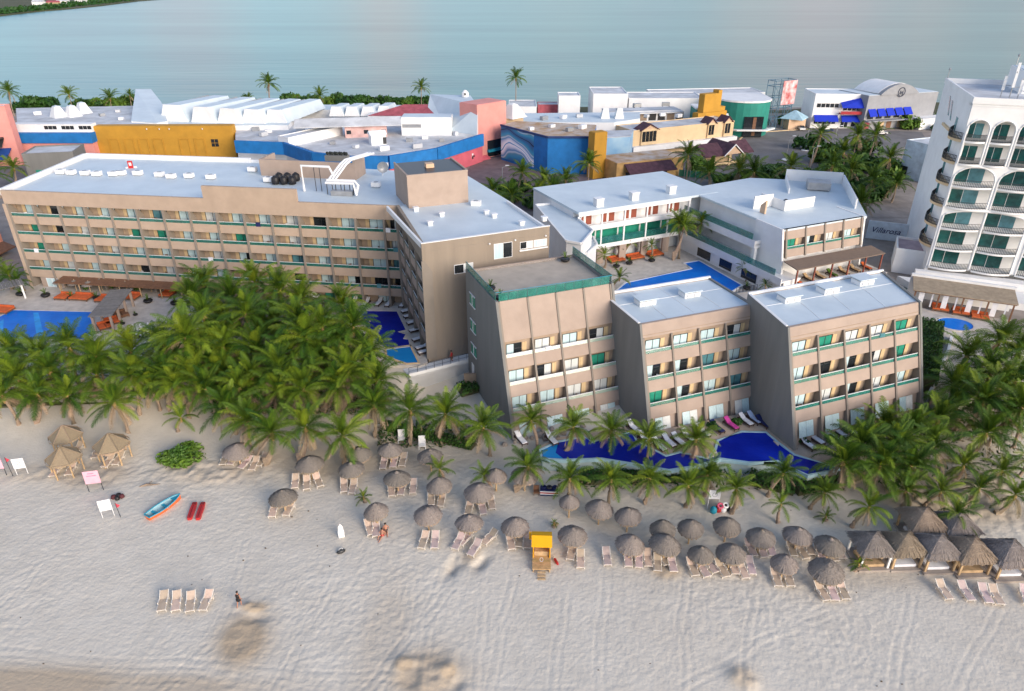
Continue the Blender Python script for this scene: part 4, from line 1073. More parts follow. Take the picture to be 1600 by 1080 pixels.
for k in range(4):
    b = MB(); b.box(2.6 + k * 3.2, 5.0 + k * 3.2, -.06, 0, .4, 2.3); b.build('window', darkglass, o)
o = thing('porch_building', 'open porch with crossed purple gable roofs by the street', 'porch', at(1128, 256), R(26))
b = MB()
for x in (-5, 0, 5):
    for y in (-2.5, 2.5): b.box(x - .25, x + .25, y - .25, y + .25, 0, 3.4)
b.build('post', cream, o)
b = MB(); b.extry([(-3.2, 3.4), (0, 6.0), (3.2, 3.4), (3.2, 3.15), (0, 5.7), (-3.2, 3.15)], -4.2, 5); b.build('front_gable', purple, o)
b = MB(); b.extr([(-3.4, 3.3), (0.5, 5.8), (4.4, 3.3), (4.4, 3.05), (.5, 5.5), (-3.4, 3.05)], -9, -2.2); b.extr([(-3.4, 3.3), (0.5, 5.8), (4.4, 3.3), (4.4, 3.05), (.5, 5.5), (-3.4, 3.05)], 2.2, 7.5); b.build('side_roof', purple, o)
b = MB(); b.extry([(-2.6, 3.4), (0, 5.5), (2.6, 3.4)], -3.9, -3.7); b.build('gable_wall', tan, o)
b = MB(); b.extry([(-3.35, 3.3), (0, 6.05), (3.35, 3.3), (3.35, 3.05), (0, 5.75), (-3.35, 3.05)], -4.35, -4.21); b.build('barge_board', white, o)
b = MB(); b.box(-5, 5, -2.6, -2.4, .5, 1.1); b.box(-4.6, 4.6, 1.8, 2.0, 0, 3.2); b.build('low_wall', cream, o)
# sea green corner
c = at(1160, 210)
o = thing('green_building', 'sea green curved corner building with a white rim and dark entrance', 'building', c)
b = MB()
arc = [(-8 + 8 * math.cos(a) + 8, 3 - 7.5 * math.sin(a)) for a in np.linspace(math.pi, 0, 13)]
b.prism([(x, y) for x, y in arc] + [(8, 14), (-8, 14)], 0, 10.2); b.build('wall', green, o)
b = MB(); b.prism([(x * 1.04, y * 1.04) for x, y in arc] + [(8.3, 14), (-8.3, 14)], 10.21, 10.7); b.build('rim', white, o)
b = MB(); b.box(-1.5, 4.4, -4.75, -4.2, 0, 6.2); b.build('entrance', darkglass, o)
b = MB(); b.box(1.2, 2.2, -4.85, -4.76, .5, 6.0); b.build('entrance_panel', wood, o)
b = MB(); b.prism([(-9, -2), (-4, -6.5), (5, -6.8), (9, -3), (8.6, -2), (4.6, -5.5), (-3.8, -5.2), (-8.4, -1.4)], 2.2, 2.6); b.build('canopy', white, o)
b = MB(); b.box(-16, -8.2, -2, 6, 0, 8.0); b.build('side_wing', green, o)
b = MB(); b.box(-16.3, -8.3, -2.3, 6, 8.01, 8.4); b.box(-9, -8.4, -6, -5, 0, 6.5); b.extr([(-4.4, 5.4), (-2.1, 6.8), (-2.1, 6.5), (-4.4, 5.1)], -15, -6); b.build('rim', white, o)
# billboard
o = thing('billboard', 'tall lattice billboard tower with a red and white picture by the lagoon', 'billboard', at(1210, 200), R(28))
o.scale = (1.05, 1.05, 1.12)
b = MB()
for x in (-4.2, -1.4, 1.4, 4.2):
    for y in (-1.6, 1.6): b.tube([(x, y, 0), (x, y, 13.6)], .13, 4)
for z in (3, 6, 9, 12, 13.5):
    b.tube([(-4.2, -1.6, z), (4.2, -1.6, z)], .09, 4); b.tube([(-4.2, 1.6, z), (4.2, 1.6, z)], .09, 4); b.tube([(-4.2, -1.6, z), (-4.2, 1.6, z)], .09, 4); b.tube([(4.2, -1.6, z), (4.2, 1.6, z)], .09, 4)
for k in range(4):
    z = 3 * k
    for x in (-4.2, 1.4):
        b.tube([(x, -1.6, z), (x + 2.8, -1.6, z + 3)], .07, 4); b.tube([(x + 2.8, -1.6, z), (x, -1.6, z + 3)], .07, 4)
b.build('lattice', mat('blue_grey_steel', (.10, .19, .26), .5), o)
bb = mat('billboard_picture', (.75, .62, .62), .6, col2=(.42, .08, .08), vscale=.5, detail=2)
b = MB(); b.box(-1.2, 4.6, -1.95, -1.75, 6.8, 13.4); b.build('picture', bb, o)
rc_ = random.Random(44)
spots = [(400, 205, 6.2), (420, 208, 6.2), (438, 202, 6.2), (412, 213, 6.2), (470, 206, 6.2), (492, 203, 6.2), (520, 226, 6.2), (556, 232, 6.2), (600, 236, 6.2), (640, 222, 6.2), (664, 218, 6.2), (690, 222, 6.2), (715, 212, 6.2), (652, 232, 6.2),
         (60, 180, 8.2), (160, 182, 8.2), (185, 176, 8.2), (190, 188, 8.2), (830, 204, 9), (862, 200, 9), (890, 206, 9), (910, 202, 9), (850, 188, 8), (880, 186, 8), (905, 184, 8), (1010, 184, 8.1), (1035, 182, 8.1), (1060, 184, 8.1), (995, 168, 9), (1040, 166, 9)]
for i, (u, v, z) in enumerate(sorted(spots)):
    o = thing('roof_unit', f'grey roof unit, {ordn(i, len(spots))} scattered over the mall roofs', 'roof unit', at(u, v, z + .05), rc_.random(), 'units on the mall roofs')
    q = rc_.uniform(.6, 1.3); b = MB(); b.box(-q, q, -.6, .6, .15, .5 + q * .6); b.build('casing', [metalw, metalg, roofo][i % 3], o)
    b = MB(); b.box(-q, -q + .2, -.6, .6, 0, .149); b.box(q - .2, q, -.6, .6, 0, .149); b.build('feet', metald, o)
# blue awning shop and grey shop
o, L, h = house('awning_shop', 'white two storey shop with royal blue awnings', 'shop', 1265, 200, 1347, 201, 148, 12, white, roofm=roofw)
def aw(o, x0, x1, z, d=2.0, dz=1.6, m=awning, n='awning'):
    b = MB(); b.extr([(-d, z - dz), (-.03, z), (-.03, z - .15), (-d, z - dz - .25)], x0, x1); b.build(n, m, o)
aw(o, .6, 8.2, 4.2); aw(o, 9.3, L, 4.2)
b = MB(); b.add([(8.4, -2.4, 7.0), (L + .3, -2.4, 7.0), (L + .3, -.05, 10.4), (8.4, -.05, 8.2), (8.4, -2.4, 6.8), (L + .3, -2.4, 6.8)], [(0, 1, 2, 3), (0, 4, 5, 1)]); b.build('awning', awning, o)
b = MB(); b.box(8.4, L, -2.0, -1.9, 5.0, 5.7); b.box(8.4, L, -2.0, -.03, 4.75, 4.99); b.build('balcony_rail', mat('red_rail', (.40, .03, .04), .6), o)
for x0, x1, z0, z1 in ((.9, 8, 6.6, 7.8), (.9, 8, 1.4, 2.6), (9.5, L - .4, 5.7, 7.2), (9.6, 12, .3, 2.4), (13, L - .5, .6, 2.4)):
    n = max(2, int((x1 - x0) / 1.2)); ww = (x1 - x0) / n
    for k in range(n):
        b = MB(); b.box(x0 + k * ww + .1, x0 + (k + 1) * ww - .1, -.07, -.01, z0, z1); b.build('window', darkglass, o)
o, L, h = house('grey_shop', 'grey shop with a curved gable, round emblem and five blue awnings', 'shop', 1346, 204, 1453, 196, 150, 14, greyw, roofm=roofw, par=0)
x0, x1 = 4.5, 19.5
b = MB(); prof = [(x0, h - .02)] + [(x0 + (x1 - x0) * t / 12, h + .3 + 2.9 * math.sin(math.pi * t / 12) ** .8) for t in range(13)] + [(x1, h - .02)]
b.extry(prof, -.35, 1.2); b.build('gable', greyw, o)
b = MB(); b.extry([(x + 0, z + .12) for x, z in prof[1:-1]] + [(x, z + .02) for x, z in prof[1:-1]][::-1], 1.21, 12); b.build('barrel_roof', white, o)
em = MB(); N = 20
cx, cz = 12.4, h + .7
for k in range(N):
    a0, a1 = 2 * math.pi * k / N, 2 * math.pi * (k + 1) / N
    em.extry([(cx + 1.5 * math.cos(a0), cz + 1.5 * math.sin(a0)), (cx + 1.5 * math.cos(a1), cz + 1.5 * math.sin(a1)), (cx + 1.2 * math.cos(a1), cz + 1.2 * math.sin(a1)), (cx + 1.2 * math.cos(a0), cz + 1.2 * math.sin(a0))], -.46, -.36)
em.extry([(cx - .8, cz - .5), (cx - .5, cz + .5), (cx, cz - .1), (cx + .5, cz + .5), (cx + .8, cz - .5), (cx + .5, cz - .7), (cx, cz - .4), (cx - .5, cz - .7)], -.46, -.36)
em.build('emblem', mat('dark_emblem', (.05, .06, .09), .5), o)
for k in range(5):
    xx = .8 + k * 3.55; aw(o, xx, xx + 3.0, 6.6, 1.6, 1.9)
    b = MB(); b.box(xx + .3, xx + 2.7, -.07, -.01, 3.4, 4.7); b.build('window', darkglass, o)
b = MB(); b.box(-.2, L - 3, -2.4, -.02, 2.9, 3.2); b.build('ledge', greyw, o)
for x, mm in ((.6, redroof), (6.5, cream), (9.5, wood), (14, cream), (16, wood)):
    b = MB(); b.box(x, x + 2, -.07, -.01, .2, 2.4); b.build('shop_door', mm, o)
b = MB(); b.box(18.5, L + 2, -5, -.02, 0, 3.4); b.build('annex', white, o)
o = thing('street_kiosk', 'street kiosk with a pale blue hipped roof left of the blue awning shop', 'kiosk', at(1238, 200), R(10))
b = MB(); b.lathe([(5.2, 3.2), (5.1, 3.4), (.5, 5.6)], 4); b.build('roof', mat('pale_blue_roof', (.38, .58, .68), .6), o)
b = MB(); b.box(-3, 3, -2.4, 2.4, 0, 3.19); b.build('wall', tan, o)
# small white houses behind the hotel palms
o, L, h = house('white_house', 'pale blue white house with a dark gateway next to the tall white hotel', 'house', 1403, 275, 1455, 290, 220, 14, mat('pale_wall', (.62, .70, .76), .8), roofm=roofo)
b = MB(); b.box(.3, 2.2, -.07, 0, .2, 2.8); b.build('gateway', metald, o)
b = MB(); b.box(-.06, 0, 2, 4, 2.6, 5.4); b.build('side_opening', darkglass, o)
o, L, h = house('garden_wall', 'pale wall with dark script lettering beside the white hotel', 'wall', 1352, 372, 1420, 380, 345, .4, mat('pale_blue_plaster', (.55, .64, .72), .8), roofm=white, par=0)
tx = bpy.data.curves.new('lettering', 'FONT'); tx.body = 'Villarosa'; tx.size = 1.5; tx.extrude = .03; tx.shear = .3
to = bpy.data.objects.new('lettering', tx); C.objects.link(to)
bpy.context.view_layer.update()
dg = bpy.context.evaluated_depsgraph_get()
me = bpy.data.meshes.new_from_object(to.evaluated_get(dg)); bpy.data.objects.remove(to); me.materials.clear(); me.materials.append(navy)
inst('lettering', me, o, (.6, -.05, h - 2.1), (R(90), 0, 0))
o, L, h = house('outbuilding', 'small white outbuilding with a pinkish flat roof below the lettered wall', 'outbuilding', 1392, 425, 1440, 432, 392, 7, white, roofm=mat('pinkish_roof', (.45, .34, .36), .8), par=.5)
o, L, h = house('grey_house', 'grey house with green windows at the far left behind the white roof', 'house', 48, 287, 126, 283, 243, 9, greyd, roofm=roofo, par=.4)
for x in (2.0, 6.6):
    b = MB(); b.box(x, x + 1.5, -.06, 0, 1.6, 3.2); b.build('window', tealpane, o)
o, L, h = house('pink_house', 'salmon house corner at the left picture edge beside the long hotel wing', 'house', -70, 430, 10, 392, 345, 12, mat('salmon_wall', (.58, .25, .17), .8), roofm=roofo, par=.3)
b = MB(); b.box(L - 3.2, L - 1.8, -.06, 0, 2.0, 3.8); b.build('window', bluepane, o)
b = MB(); b.extr([(-2.2, 1.0), (-.05, 1.9), (-.05, 1.7), (-2.2, .8)], 0, L); b.build('awning', wood, o)
# green mesh fence behind the gallery wing
o = thing('mesh_fence', 'dark green mesh fence along the street behind the gallery wing', 'fence', at(1060, 276), 0)
pts = [at(u, v) for u, v in ((1060, 276), (1095, 280), (1150, 290), (1180, 302))]
b = MB(); wallline(b, [p_[:2] for p_ in pts], .2, 1.8, .04); b.build('mesh_panel', mat('green_mesh', (.03, .20, .12), .7, alpha=.8), o, world=True)
b = MB()
for a, c in zip(pts[:-1], pts[1:]):
    for k in range(4): q = a.lerp(c, k / 4); b.box(q.x - .05, q.x + .05, q.y - .12, q.y - .02, 0, 2.0)
b.build('fence_posts', metalg, o, world=True)
for i, (u, v) in enumerate([(785, 302), (1228, 250), (1265, 268), (1302, 232), (1152, 205), (1258, 235)]):
    o = thing('street_lamp', f'white street lamp, {ordn([3, 4, 0, 1, 2, 5].index(i) if i in (0, 1, 2, 3, 4, 5) else i, 6)} along the mall street'.replace('leftmost along', 'lamp along'), 'street lamp', at(u, v), 0, 'street lamps')
    o['label'] = ['white street lamp in front of the mural building', 'street lamp in the middle of the asphalt plaza', 'street lamp at the palms on the near side of the plaza', 'street lamp before the grey shop', 'street lamp at the sea green corner', 'street lamp beside the kerb island of the plaza'][i]
    b = MB(); b.tube([(0, 0, 0), (0, 0, 6)], .1, 5); b.tube([(0, 0, 6), (1.2, 0, 6.4)], .06, 4); b.build('post', metalg, o)
    b = MB(); b.box(.7, 1.6, -.15, .15, 6.42, 6.56); b.build('lamp_head', metalw, o)
    b = MB(); b.lathe([(1.2, 0), (1.1, .2)], 10); b.build('base', white, o)
# parked cars near the shops
def car(label, u, v, rz, m):
    o = thing('parked_car', label, 'car', at(u, v), R(rz), 'cars parked by the shops')
    b = MB(); b.extr([(-.85, .35), (-.85, .8), (-.7, .9), (.7, .9), (.85, .8), (.85, .35)], -2.1, 2.1); b.build('body', m, o)
    b = MB(); b.add([(-1.3, -.72, .9), (1.0, -.72, .9), (1.0, .72, .9), (-1.3, .72, .9), (-.9, -.6, 1.42), (.4, -.6, 1.42), (.4, .6, 1.42), (-.9, .6, 1.42)], [(0, 1, 5, 4), (1, 2, 6, 5), (2, 3, 7, 6), (3, 0, 4, 7), (4, 5, 6, 7)]); b.build('cabin', darkglass, o)
    for x in (-1.3, 1.3):
        for y in (-.8, .8):
            b = MB(); b.tube([(x, y - .1, .32), (x, y + .1, .32)], .32, 8); b.build('wheel', black, o)
car('white parked car right of the kiosk roof', 1252, 203, 80, metalw)
car('dark parked car in front of the blue awnings', 1290, 206, 5, navy)
car('white parked car in front of the grey shop', 1375, 210, 5, metalw)
car('silver parked car under the billboard', 1190, 204, 20, metalg)
# ------------------------------------------------------------------ palms
def frond_mesh(lift, droop, L, seed, mats, dry=False):
    r = random.Random(seed)
    N = 9; pts = []; p = Vector((0, 0, 0))
    side = r.uniform(-.25, .25)
    for i in range(N + 1):
        t = i / N
        pts.append(p.copy())
        a = R(lift - droop * t ** 1.25)
        p = p + Vector((math.cos(a), side * t * .6, math.sin(a))) * (L / N)
    b = MB()
    b.tube(pts, [0.045 * (1 - .8 * i / N) for i in range(N + 1)], 3, 1, cap=False)
    nl = 44
    for k in range(nl):
        t = .10 + .9 * (k + .5) / nl
        q = t * N; i0 = min(int(q), N - 1); c = pts[i0].lerp(pts[i0 + 1], q - i0)
        fw = (pts[i0 + 1] - pts[i0]).normalized()
        lat = fw.cross(Vector((0, 0, 1))); lat = lat.normalized() if lat.length > 1e-3 else Vector((0, 1, 0))
        up = lat.cross(fw)
        ln = L * .25 * (math.sin(math.pi * min(1, .16 + t * .84)) ** .6) * r.uniform(.82, 1.1)
        for s in (-1, 1):
            if dry and r.random() < .2: continue
            d = (lat * s * r.uniform(.75, .95) + fw * r.uniform(.75, 1.05) + up * r.uniform(.05, .3)).normalized()
            m_ = c + d * ln * .55
            e = c + d * ln + Vector((0, 0, -1)) * ln * r.uniform(.25, .5) * (1.8 if dry else 1)
            wd = fw * (L / nl * .72)
            b.add([c - wd * .5, c + wd * .5, m_ + wd * .42, m_ - wd * .42, e], [(0, 1, 2, 3), (3, 2, 4)], 0)
    me = b.mesh('frond', mats)
    return me
FM = {}
for nm, m1 in (('g', leaf), ('y', leafy)):
    FM[nm] = [[frond_mesh(lf, dr, 3.75, sd * 7 + k, [m1, leafy]) for k in range(2)] for sd, (lf, dr) in enumerate(((80, 32), (68, 55), (52, 72), (32, 82), (8, 70), (-20, 45)))]
FM['d'] = [frond_mesh(lf, 45, 3.2, 90 + k, [leafd, leafd], True) for k, lf in enumerate((-30, -50, -15))]
TR = []
for k, (lx, ly, bow) in enumerate(((.3, .1, .3), (-.7, .2, .5), (.9, -.3, -.5), (-.2, -.5, .4), (.1, .4, -.2), (1.4, .1, .7))):
    b = MB(); pts = []; rs = []
    for i in range(9):
        t = i / 8; pts.append((lx * t + bow * math.sin(math.pi * t) * .5, ly * t, t)); rs.append(.19 - .07 * t + (.1 if i == 0 else 0))
    b.tube(pts, rs, 7)
    TR.append((b.mesh('trunk', trunk), lx, ly))
hb = MB(); hb.lathe([(.12, -.7), (.2, -.4), (.26, -.1), (.18, .25), (.05, .45)], 7); husk_m = hb.mesh('crown_heart', husk)
cn_ = MB(); cn_.lathe([(.02, -.16), (.12, -.08), (.13, .05), (.02, .15)], 6); coco = cn_.mesh('coconut', mat('coconut_green', (.16, .19, .03), .6, .2, 4))

PALMS = []
def palm(c, h, s, label, group, seed, tint='g', n=19, dry=3, name='palm_tree', tmin=0.0):
    n = int(n * 1.45); s = s * .98
    """c: crown point, h: trunk height, s: frond scale"""
    r = random.Random(seed)
    tm, lx, ly = TR[r.randrange(6)]
    if h < 1.6: lx *= .2; ly *= .2
    base = Vector((c.x - lx, c.y - ly, c.z - h))
    o = thing(name, label, 'palm', base, 0, group)
    sq = inst('trunk', tm, o, (0, 0, 0), sc=(1, 1, h) if h > 1.6 else (.9, .9, h))
    sq.scale = (1, 1, h)
    top = Vector((lx, ly, h))
    inst('crown_heart', husk_m, o, top, sc=max(.5, s))
    a0 = r.random() * 6.28
    for k in range(n):
        t = k / (n - 1)
        cl = min(5, int(t * 5.9))
        tn = tint if r.random() < .8 else ('y' if tint == 'g' else 'g')
        az = a0 + k * 2.39996 + r.uniform(-.2, .2)
        # the sea wind combs the fronds inland: seaward ones stand up, landward ones lie out
        wy = math.sin(az)
        ly_ = -R(20) * max(0, -wy) + R(8) * max(0, wy)
        inst('frond', FM[tn][cl][r.randrange(2)], o, top + Vector((0, 0, .25 * s)), (r.uniform(-.25, .25), ly_ + r.uniform(-.12, .12), az), s * r.uniform(.85, 1.12) * (.82 if cl == 0 else 1))
    for k in range(dry):
        inst('frond', FM['d'][r.randrange(3)], o, top, (r.uniform(-.3, .3), 0, r.random() * 6.28), s * r.uniform(.7, 1.0))
    if h > 3 and dry:
        for k in range(3):
            a = r.random() * 6.28; inst('coconut', coco, o, top + Vector((.28 * math.cos(a), .28 * math.sin(a), -.2)))
    PALMS.append(o)
    return o
def row(pts, text, group, h, s, tint, seed, n=19, dry=3, hv=.15, gz=None, sort=True, tv=.25):
    q = sorted(pts) if sort else pts
    for i, p in enumerate(q):
        r = random.Random(seed + i * 13)
        hh = p[2] if len(p) > 2 and p[2] else h * r.uniform(1 - hv, 1 + hv)
        ss = (p[3] if len(p) > 3 else s) * r.uniform(.92, 1.08)
        c = gnd(p[0], p[1], hh) if gz is None else at(p[0], p[1], gz + hh)
        tn = tint if r.random() > tv else ('y' if tint == 'g' else 'g')
        palm(c, hh, ss, f'palm, {ordn(i, len(q))} {text}', group, seed * 100 + i, tn, n, dry)
# the big grove by the pools, three depths
row([(320, 452), (400, 447), (438, 458, 7.5), (362, 470), (470, 474), (535, 480), (300, 470, 6)], 'in the grove row nearest the long hotel', 'grove palms by the hotel front', 7.0, 1.15, 'g', 1, 20, 2)
row([(320, 498), (352, 505), (385, 495), (430, 505), (467, 508), (505, 515), (552, 515), (340, 540), (410, 520), (480, 535), (530, 540), (292, 530)], 'in the second grove row beside the deep pool', 'grove palms second row', 6.2, 1.2, 'g', 2, 20, 3, hv=.3, tv=.25)
row([(258, 545), (350, 547), (401, 553), (457, 555), (575, 557), (503, 567), (20, 556), (63, 562), (152, 560), (110, 548, 6), (205, 555), (305, 560), (435, 580), (545, 585)], 'in the third grove row before the left pool', 'grove palms third row', 5.4, 1.2, 'g', 3, 20, 8, hv=.3, tv=.3)
row([(-10, 585), (30, 595), (207, 592), (152, 590), (80, 585), (255, 590), (300, 590), (350, 585), (395, 595), (475, 612), (527, 608), (435, 615), (375, 610), (268, 560), (590, 600), (330, 565)], 'in the fourth grove row above the beach', 'grove palms fourth row', 4.4, 1.15, 'y', 4, 19, 9, tv=.45)
row([(5, 622), (107, 622), (179, 632), (275, 603), (322, 612), (60, 620), (235, 608), (355, 640), (388, 662), (425, 680), (478, 672), (536, 684), (585, 637), (641, 645), (696, 650), (755, 672)], 'in the front row along the left beach', 'palms along the left beach', 4.0, 1.0, 'y', 5, 18, 8, tv=.4)
row([(283, 655, 2.0, .6), (687, 735, 1.6, .55), (757, 746, 1.7, .6), (568, 778, .5, .32), (866, 818, .4, .16)], 'of the young palms among the thatched umbrellas', 'young palms among the umbrellas', 1.5, .5, 'y', 6, 10, 0, tv=.1)
# in front of the leaning blocks
row([(830, 660), (896, 670), (955, 676), (1014, 688), (1087, 690)], 'between the leaning blocks and the beach pool', 'palms at the leaning blocks', 4.0, .78, 'y', 7, 18, 7)
row([(825, 732), (890, 750), (955, 752), (1015, 750), (1075, 762), (1150, 766), (1223, 742), (1288, 772, 2.2, .6), (1105, 745)], 'in the row in front of the beach pool', 'palms in front of the beach pool', 3.2, .72, 'y', 8, 17, 6)
row([(1220, 790, 1.9, .55), (1290, 808, .5, .3), (1342, 882, .8, .34)], 'of three small palms right of the umbrellas', 'small palms on the right sand', 1, .4, 'y', 9, 10, 0, tv=.1)
# right hand grove
row([(1317, 725), (1373, 732), (1422, 732), (1345, 700), (1422, 678), (1465, 660), (1493, 640), (1540, 680), (1575, 655), (1400, 700), (1455, 700), (1380, 672)], 'in the grove right of the five bay block', 'right grove palms', 3.4, 1.1, 'g', 10, 18, 8)
row([(1510, 560), (1545, 585), (1585, 600), (1590, 555), (1560, 535, 5), (1490, 605), (1535, 630), (1595, 640), (1560, 610)], 'in the right edge grove below the round pool', 'right edge grove palms', 4.6, 1.15, 'g', 11, 19, 4)
row([(1357, 795, 2.6), (1415, 770), (1469, 770), (1529, 766), (1586, 776), (1495, 806, 2.6), (1565, 738), (1505, 730), (1605, 720)], 'among the low palms behind the square thatched huts', 'low palms behind the huts', 2.0, .72, 'y', 12, 14, 4)
# courtyard and inland palms
row([(930, 378, 2.6, .5), (945, 400, 2.4, .55), (965, 384, 2.4, .45), (985, 380, 2.4, .45), (1018, 384, 2.4, .45)], 'of the small palms along the courtyard colonnade', 'courtyard colonnade palms', 2.4, .45, 'g', 13, 12, 0, gz=0)
row([(1060, 350, 6.5, .95), (1096, 350, 6, .8), (1068, 356, 6, .8)], 'of the tall palms behind the courtyard pool', 'courtyard pool palms', 6, .9, 'y', 14, 17, 2, gz=0)
row([(1116, 300, 2.6, .4), (1184, 362, 2, .6), (1162, 420, 2.2, .5), (968, 436, 1.6, .6), (1196, 446, 1.5, .4)], 'of the small palms round the courtyard wing', 'courtyard wing palms', 2, .5, 'g', 15, 11, 0, gz=0)
row([(816, 272), (850, 288), (883, 284), (920, 258, 7.5, 1.15), (800, 308), (842, 310), (865, 300), (770, 300, 3)], 'in the clump before the blue mural building', 'palms at the mural building', 5.0, 1.15, 'g', 16, 18, 2, gz=0)
row([(1075, 245, 6.5), (1108, 272, 5), (1178, 272, 5), (1235, 264, 6), (1282, 213, 8), (1340, 214, 8), (1368, 214, 8), (1362, 285, 6.5, 1.2), (1300, 262), (1330, 268), (1155, 268), (1390, 250), (1345, 320, 4), (1400, 290, 4), (1318, 240)], 'between the asphalt plaza and the white hotel', 'palms by the plaza', 6, 1.25, 'g', 17, 18, 3, gz=0)
row([(420, 132, 11, 1.25), (658, 138, 11, 1.1), (806, 124, 13, 1.2), (108, 150, 7, 1.25), (14, 145, 8, 1.4), (172, 155, 6, 1.2), (500, 152, 6, 1.2), (203, 150, 5, .9), (388, 156, 4, .8)], 'of the palms along the lagoon shore', 'lagoon shore palms', 8, 1.2, 'g', 18, 18, 1, gz=-.05)
row([(22, 265, 5, 1.0), (-8, 275, 5, 1), (15, 432, 2.2, .8), (28, 442, 1.6, .7), (-6, 425, 3)], 'of the palms at the left picture edge', 'left edge palms', 3, .9, 'g', 19, 16, 1, gz=0)

# ------------------------------------------------------------------ bushes and hedges
def bush_mesh(seed, n, m, flat=.8, ls=.16, name='leaves'):
    r = random.Random(seed); b = MB()
    lobes = [(r.uniform(-.55, .55), r.uniform(-.55, .55), r.uniform(.2, .6) * flat, r.uniform(.35, .55)) for _ in range(7)]
    for _ in range(n):
        lx, ly, lz, lr = r.choice(lobes)
        d = Vector((r.gauss(0, 1), r.gauss(0, 1), r.gauss(0, 1) + .4)).normalized() * lr * r.uniform(.55, 1.05)
        c = Vector((lx, ly, max(.02, lz + d.z * flat))) + Vector((d.x, d.y, 0))
        nrm = (d + Vector((r.gauss(0, .5), r.gauss(0, .5), r.gauss(0, .5) + .5))).normalized()
        e1 = nrm.orthogonal().normalized(); e1.rotate(Matrix.Rotation(r.random() * 6.28, 3, nrm)); e2 = nrm.cross(e1)
        s = ls * r.uniform(.7, 1.4)
        b.add([c - e1 * s, c - e2 * s * .5, c + e1 * s, c + e2 * s * .5], [(0, 1, 2, 3)])
    return b.mesh(name, m)
BM = [bush_mesh(k, 700, bush1 if k < 3 else bush2) for k in range(5)]
core = MB(); core.lathe([(.05, 0), (.09, .3), (.04, .7)], 6); corem = core.mesh('stems', wood)
def bush(label, p, s, k, group=None, flat=1.0, name='bush', cat='bush', rz=0):
    o = thing(name, label, cat, p, rz, group)
    inst('foliage', BM[k], o, (0, 0, 0), (0, 0, p[0]), (s[0], s[1], s[2]))
    inst('stems', corem, o, (0, 0, -.1), sc=(s[2], s[2], s[2]))
    return o
rb = random.Random(77)
us = sorted([36, 58, 66, 84, 130, 152, 163, 182, 200, 452, 466, 481, 515, 530, 545, 560, 574, 590, 606, 622, 636, 650, 664, 372, 392])
for i, u in enumerate(us):
    p = at(u, 166 + rb.uniform(-2, 2) - (2 if u > 400 else -3), -.05); sz = rb.uniform(2.6, 4.4)
    bush(f'green shore bush, {ordn(i, len(us))} along the lagoon behind the mall', p, (sz * 1.2, sz, sz * (1.0 + .3 * rb.random())), rb.randrange(5), 'shore bushes')
us = [(1350, 148), (1366, 145), (1380, 146), (1456, 175), (1462, 190), (1240, 180), (1195, 182), (1180, 182), (1225, 180)]
for i, (u, v) in enumerate(sorted(us)):
    p = at(u, v + 14, 0); sz = rb.uniform(1.6, 2.8)
    bush(f'green tree clump, {ordn(i, len(us))} behind the billboard and the shops', p, (sz, sz, sz * 1.4), rb.randrange(5), 'shop trees', name='tree', cat='tree')
us = [(800, 312), (830, 320), (858, 316), (880, 320), (775, 314), (815, 296), (842, 304), (790, 300), (868, 304), (1265, 230), (1350, 235), (1300, 275), (1360, 310), (1330, 300), (1380, 285), (1095, 268), (1130, 290), (1165, 292), (1190, 285), (1210, 280), (1250, 282), (1285, 285), (1310, 262), (1325, 290), (1340, 262), (1375, 300), (1420, 196), (1390, 270), (1290, 250)]
for i, (u, v) in enumerate(sorted(us)):
    p = at(u, v + 4, 0); sz = rb.uniform(2.2, 3.2) * (1.5 if u > 1080 else 1)
    bush(f'leafy tree, {ordn(i, len(us))} among the palms inland of the hotel roofs', p, (sz, sz, sz * 1.2), rb.randrange(5), 'inland trees', name='tree', cat='tree')
# far shore trees, one mass
b = MB(); r = random.Random(4)
for _ in range(2600):
    u = r.uniform(-60, 212); v = 24 - max(u, 0) * .105 + r.uniform(-5, 0)
    c = at(u, v); c.z = r.uniform(0, 5.5) * (1 - .3 * r.random())
    e1 = Vector((r.gauss(0, 1), r.gauss(0, 1), r.gauss(0, .6))).normalized(); e2 = e1.orthogonal().normalized(); s = r.uniform(1.2, 3)
    b.add([c - e1 * s, c - e2 * s * .7, c + e1 * s, c + e2 * s * .7], [(0, 1, 2, 3)])
tag(b.build('far_wood', bush1), kind='stuff')
for i, (u, v) in enumerate([(62, 10), (85, 11), (100, 8), (128, 7)]):
    p = at(u, v); o = thing('far_house', ['small white house on the far lagoon shore', 'cream house with a red roof on the far shore', 'low pale house on the far shore', 'white far shore house nearest the water end'][i], 'house', p)
    b = MB(); b.box(-8, 8, -4, 4, 0, 6); b.build('wall', [white, cream, white, white][i], o)
    b = MB(); b.extr([(-4.5, 6.01), (0, 8.5), (4.5, 6.01)], -8.5, 8.5); b.build('roof', [roofo, redroof, roofo, roofo][i], o)
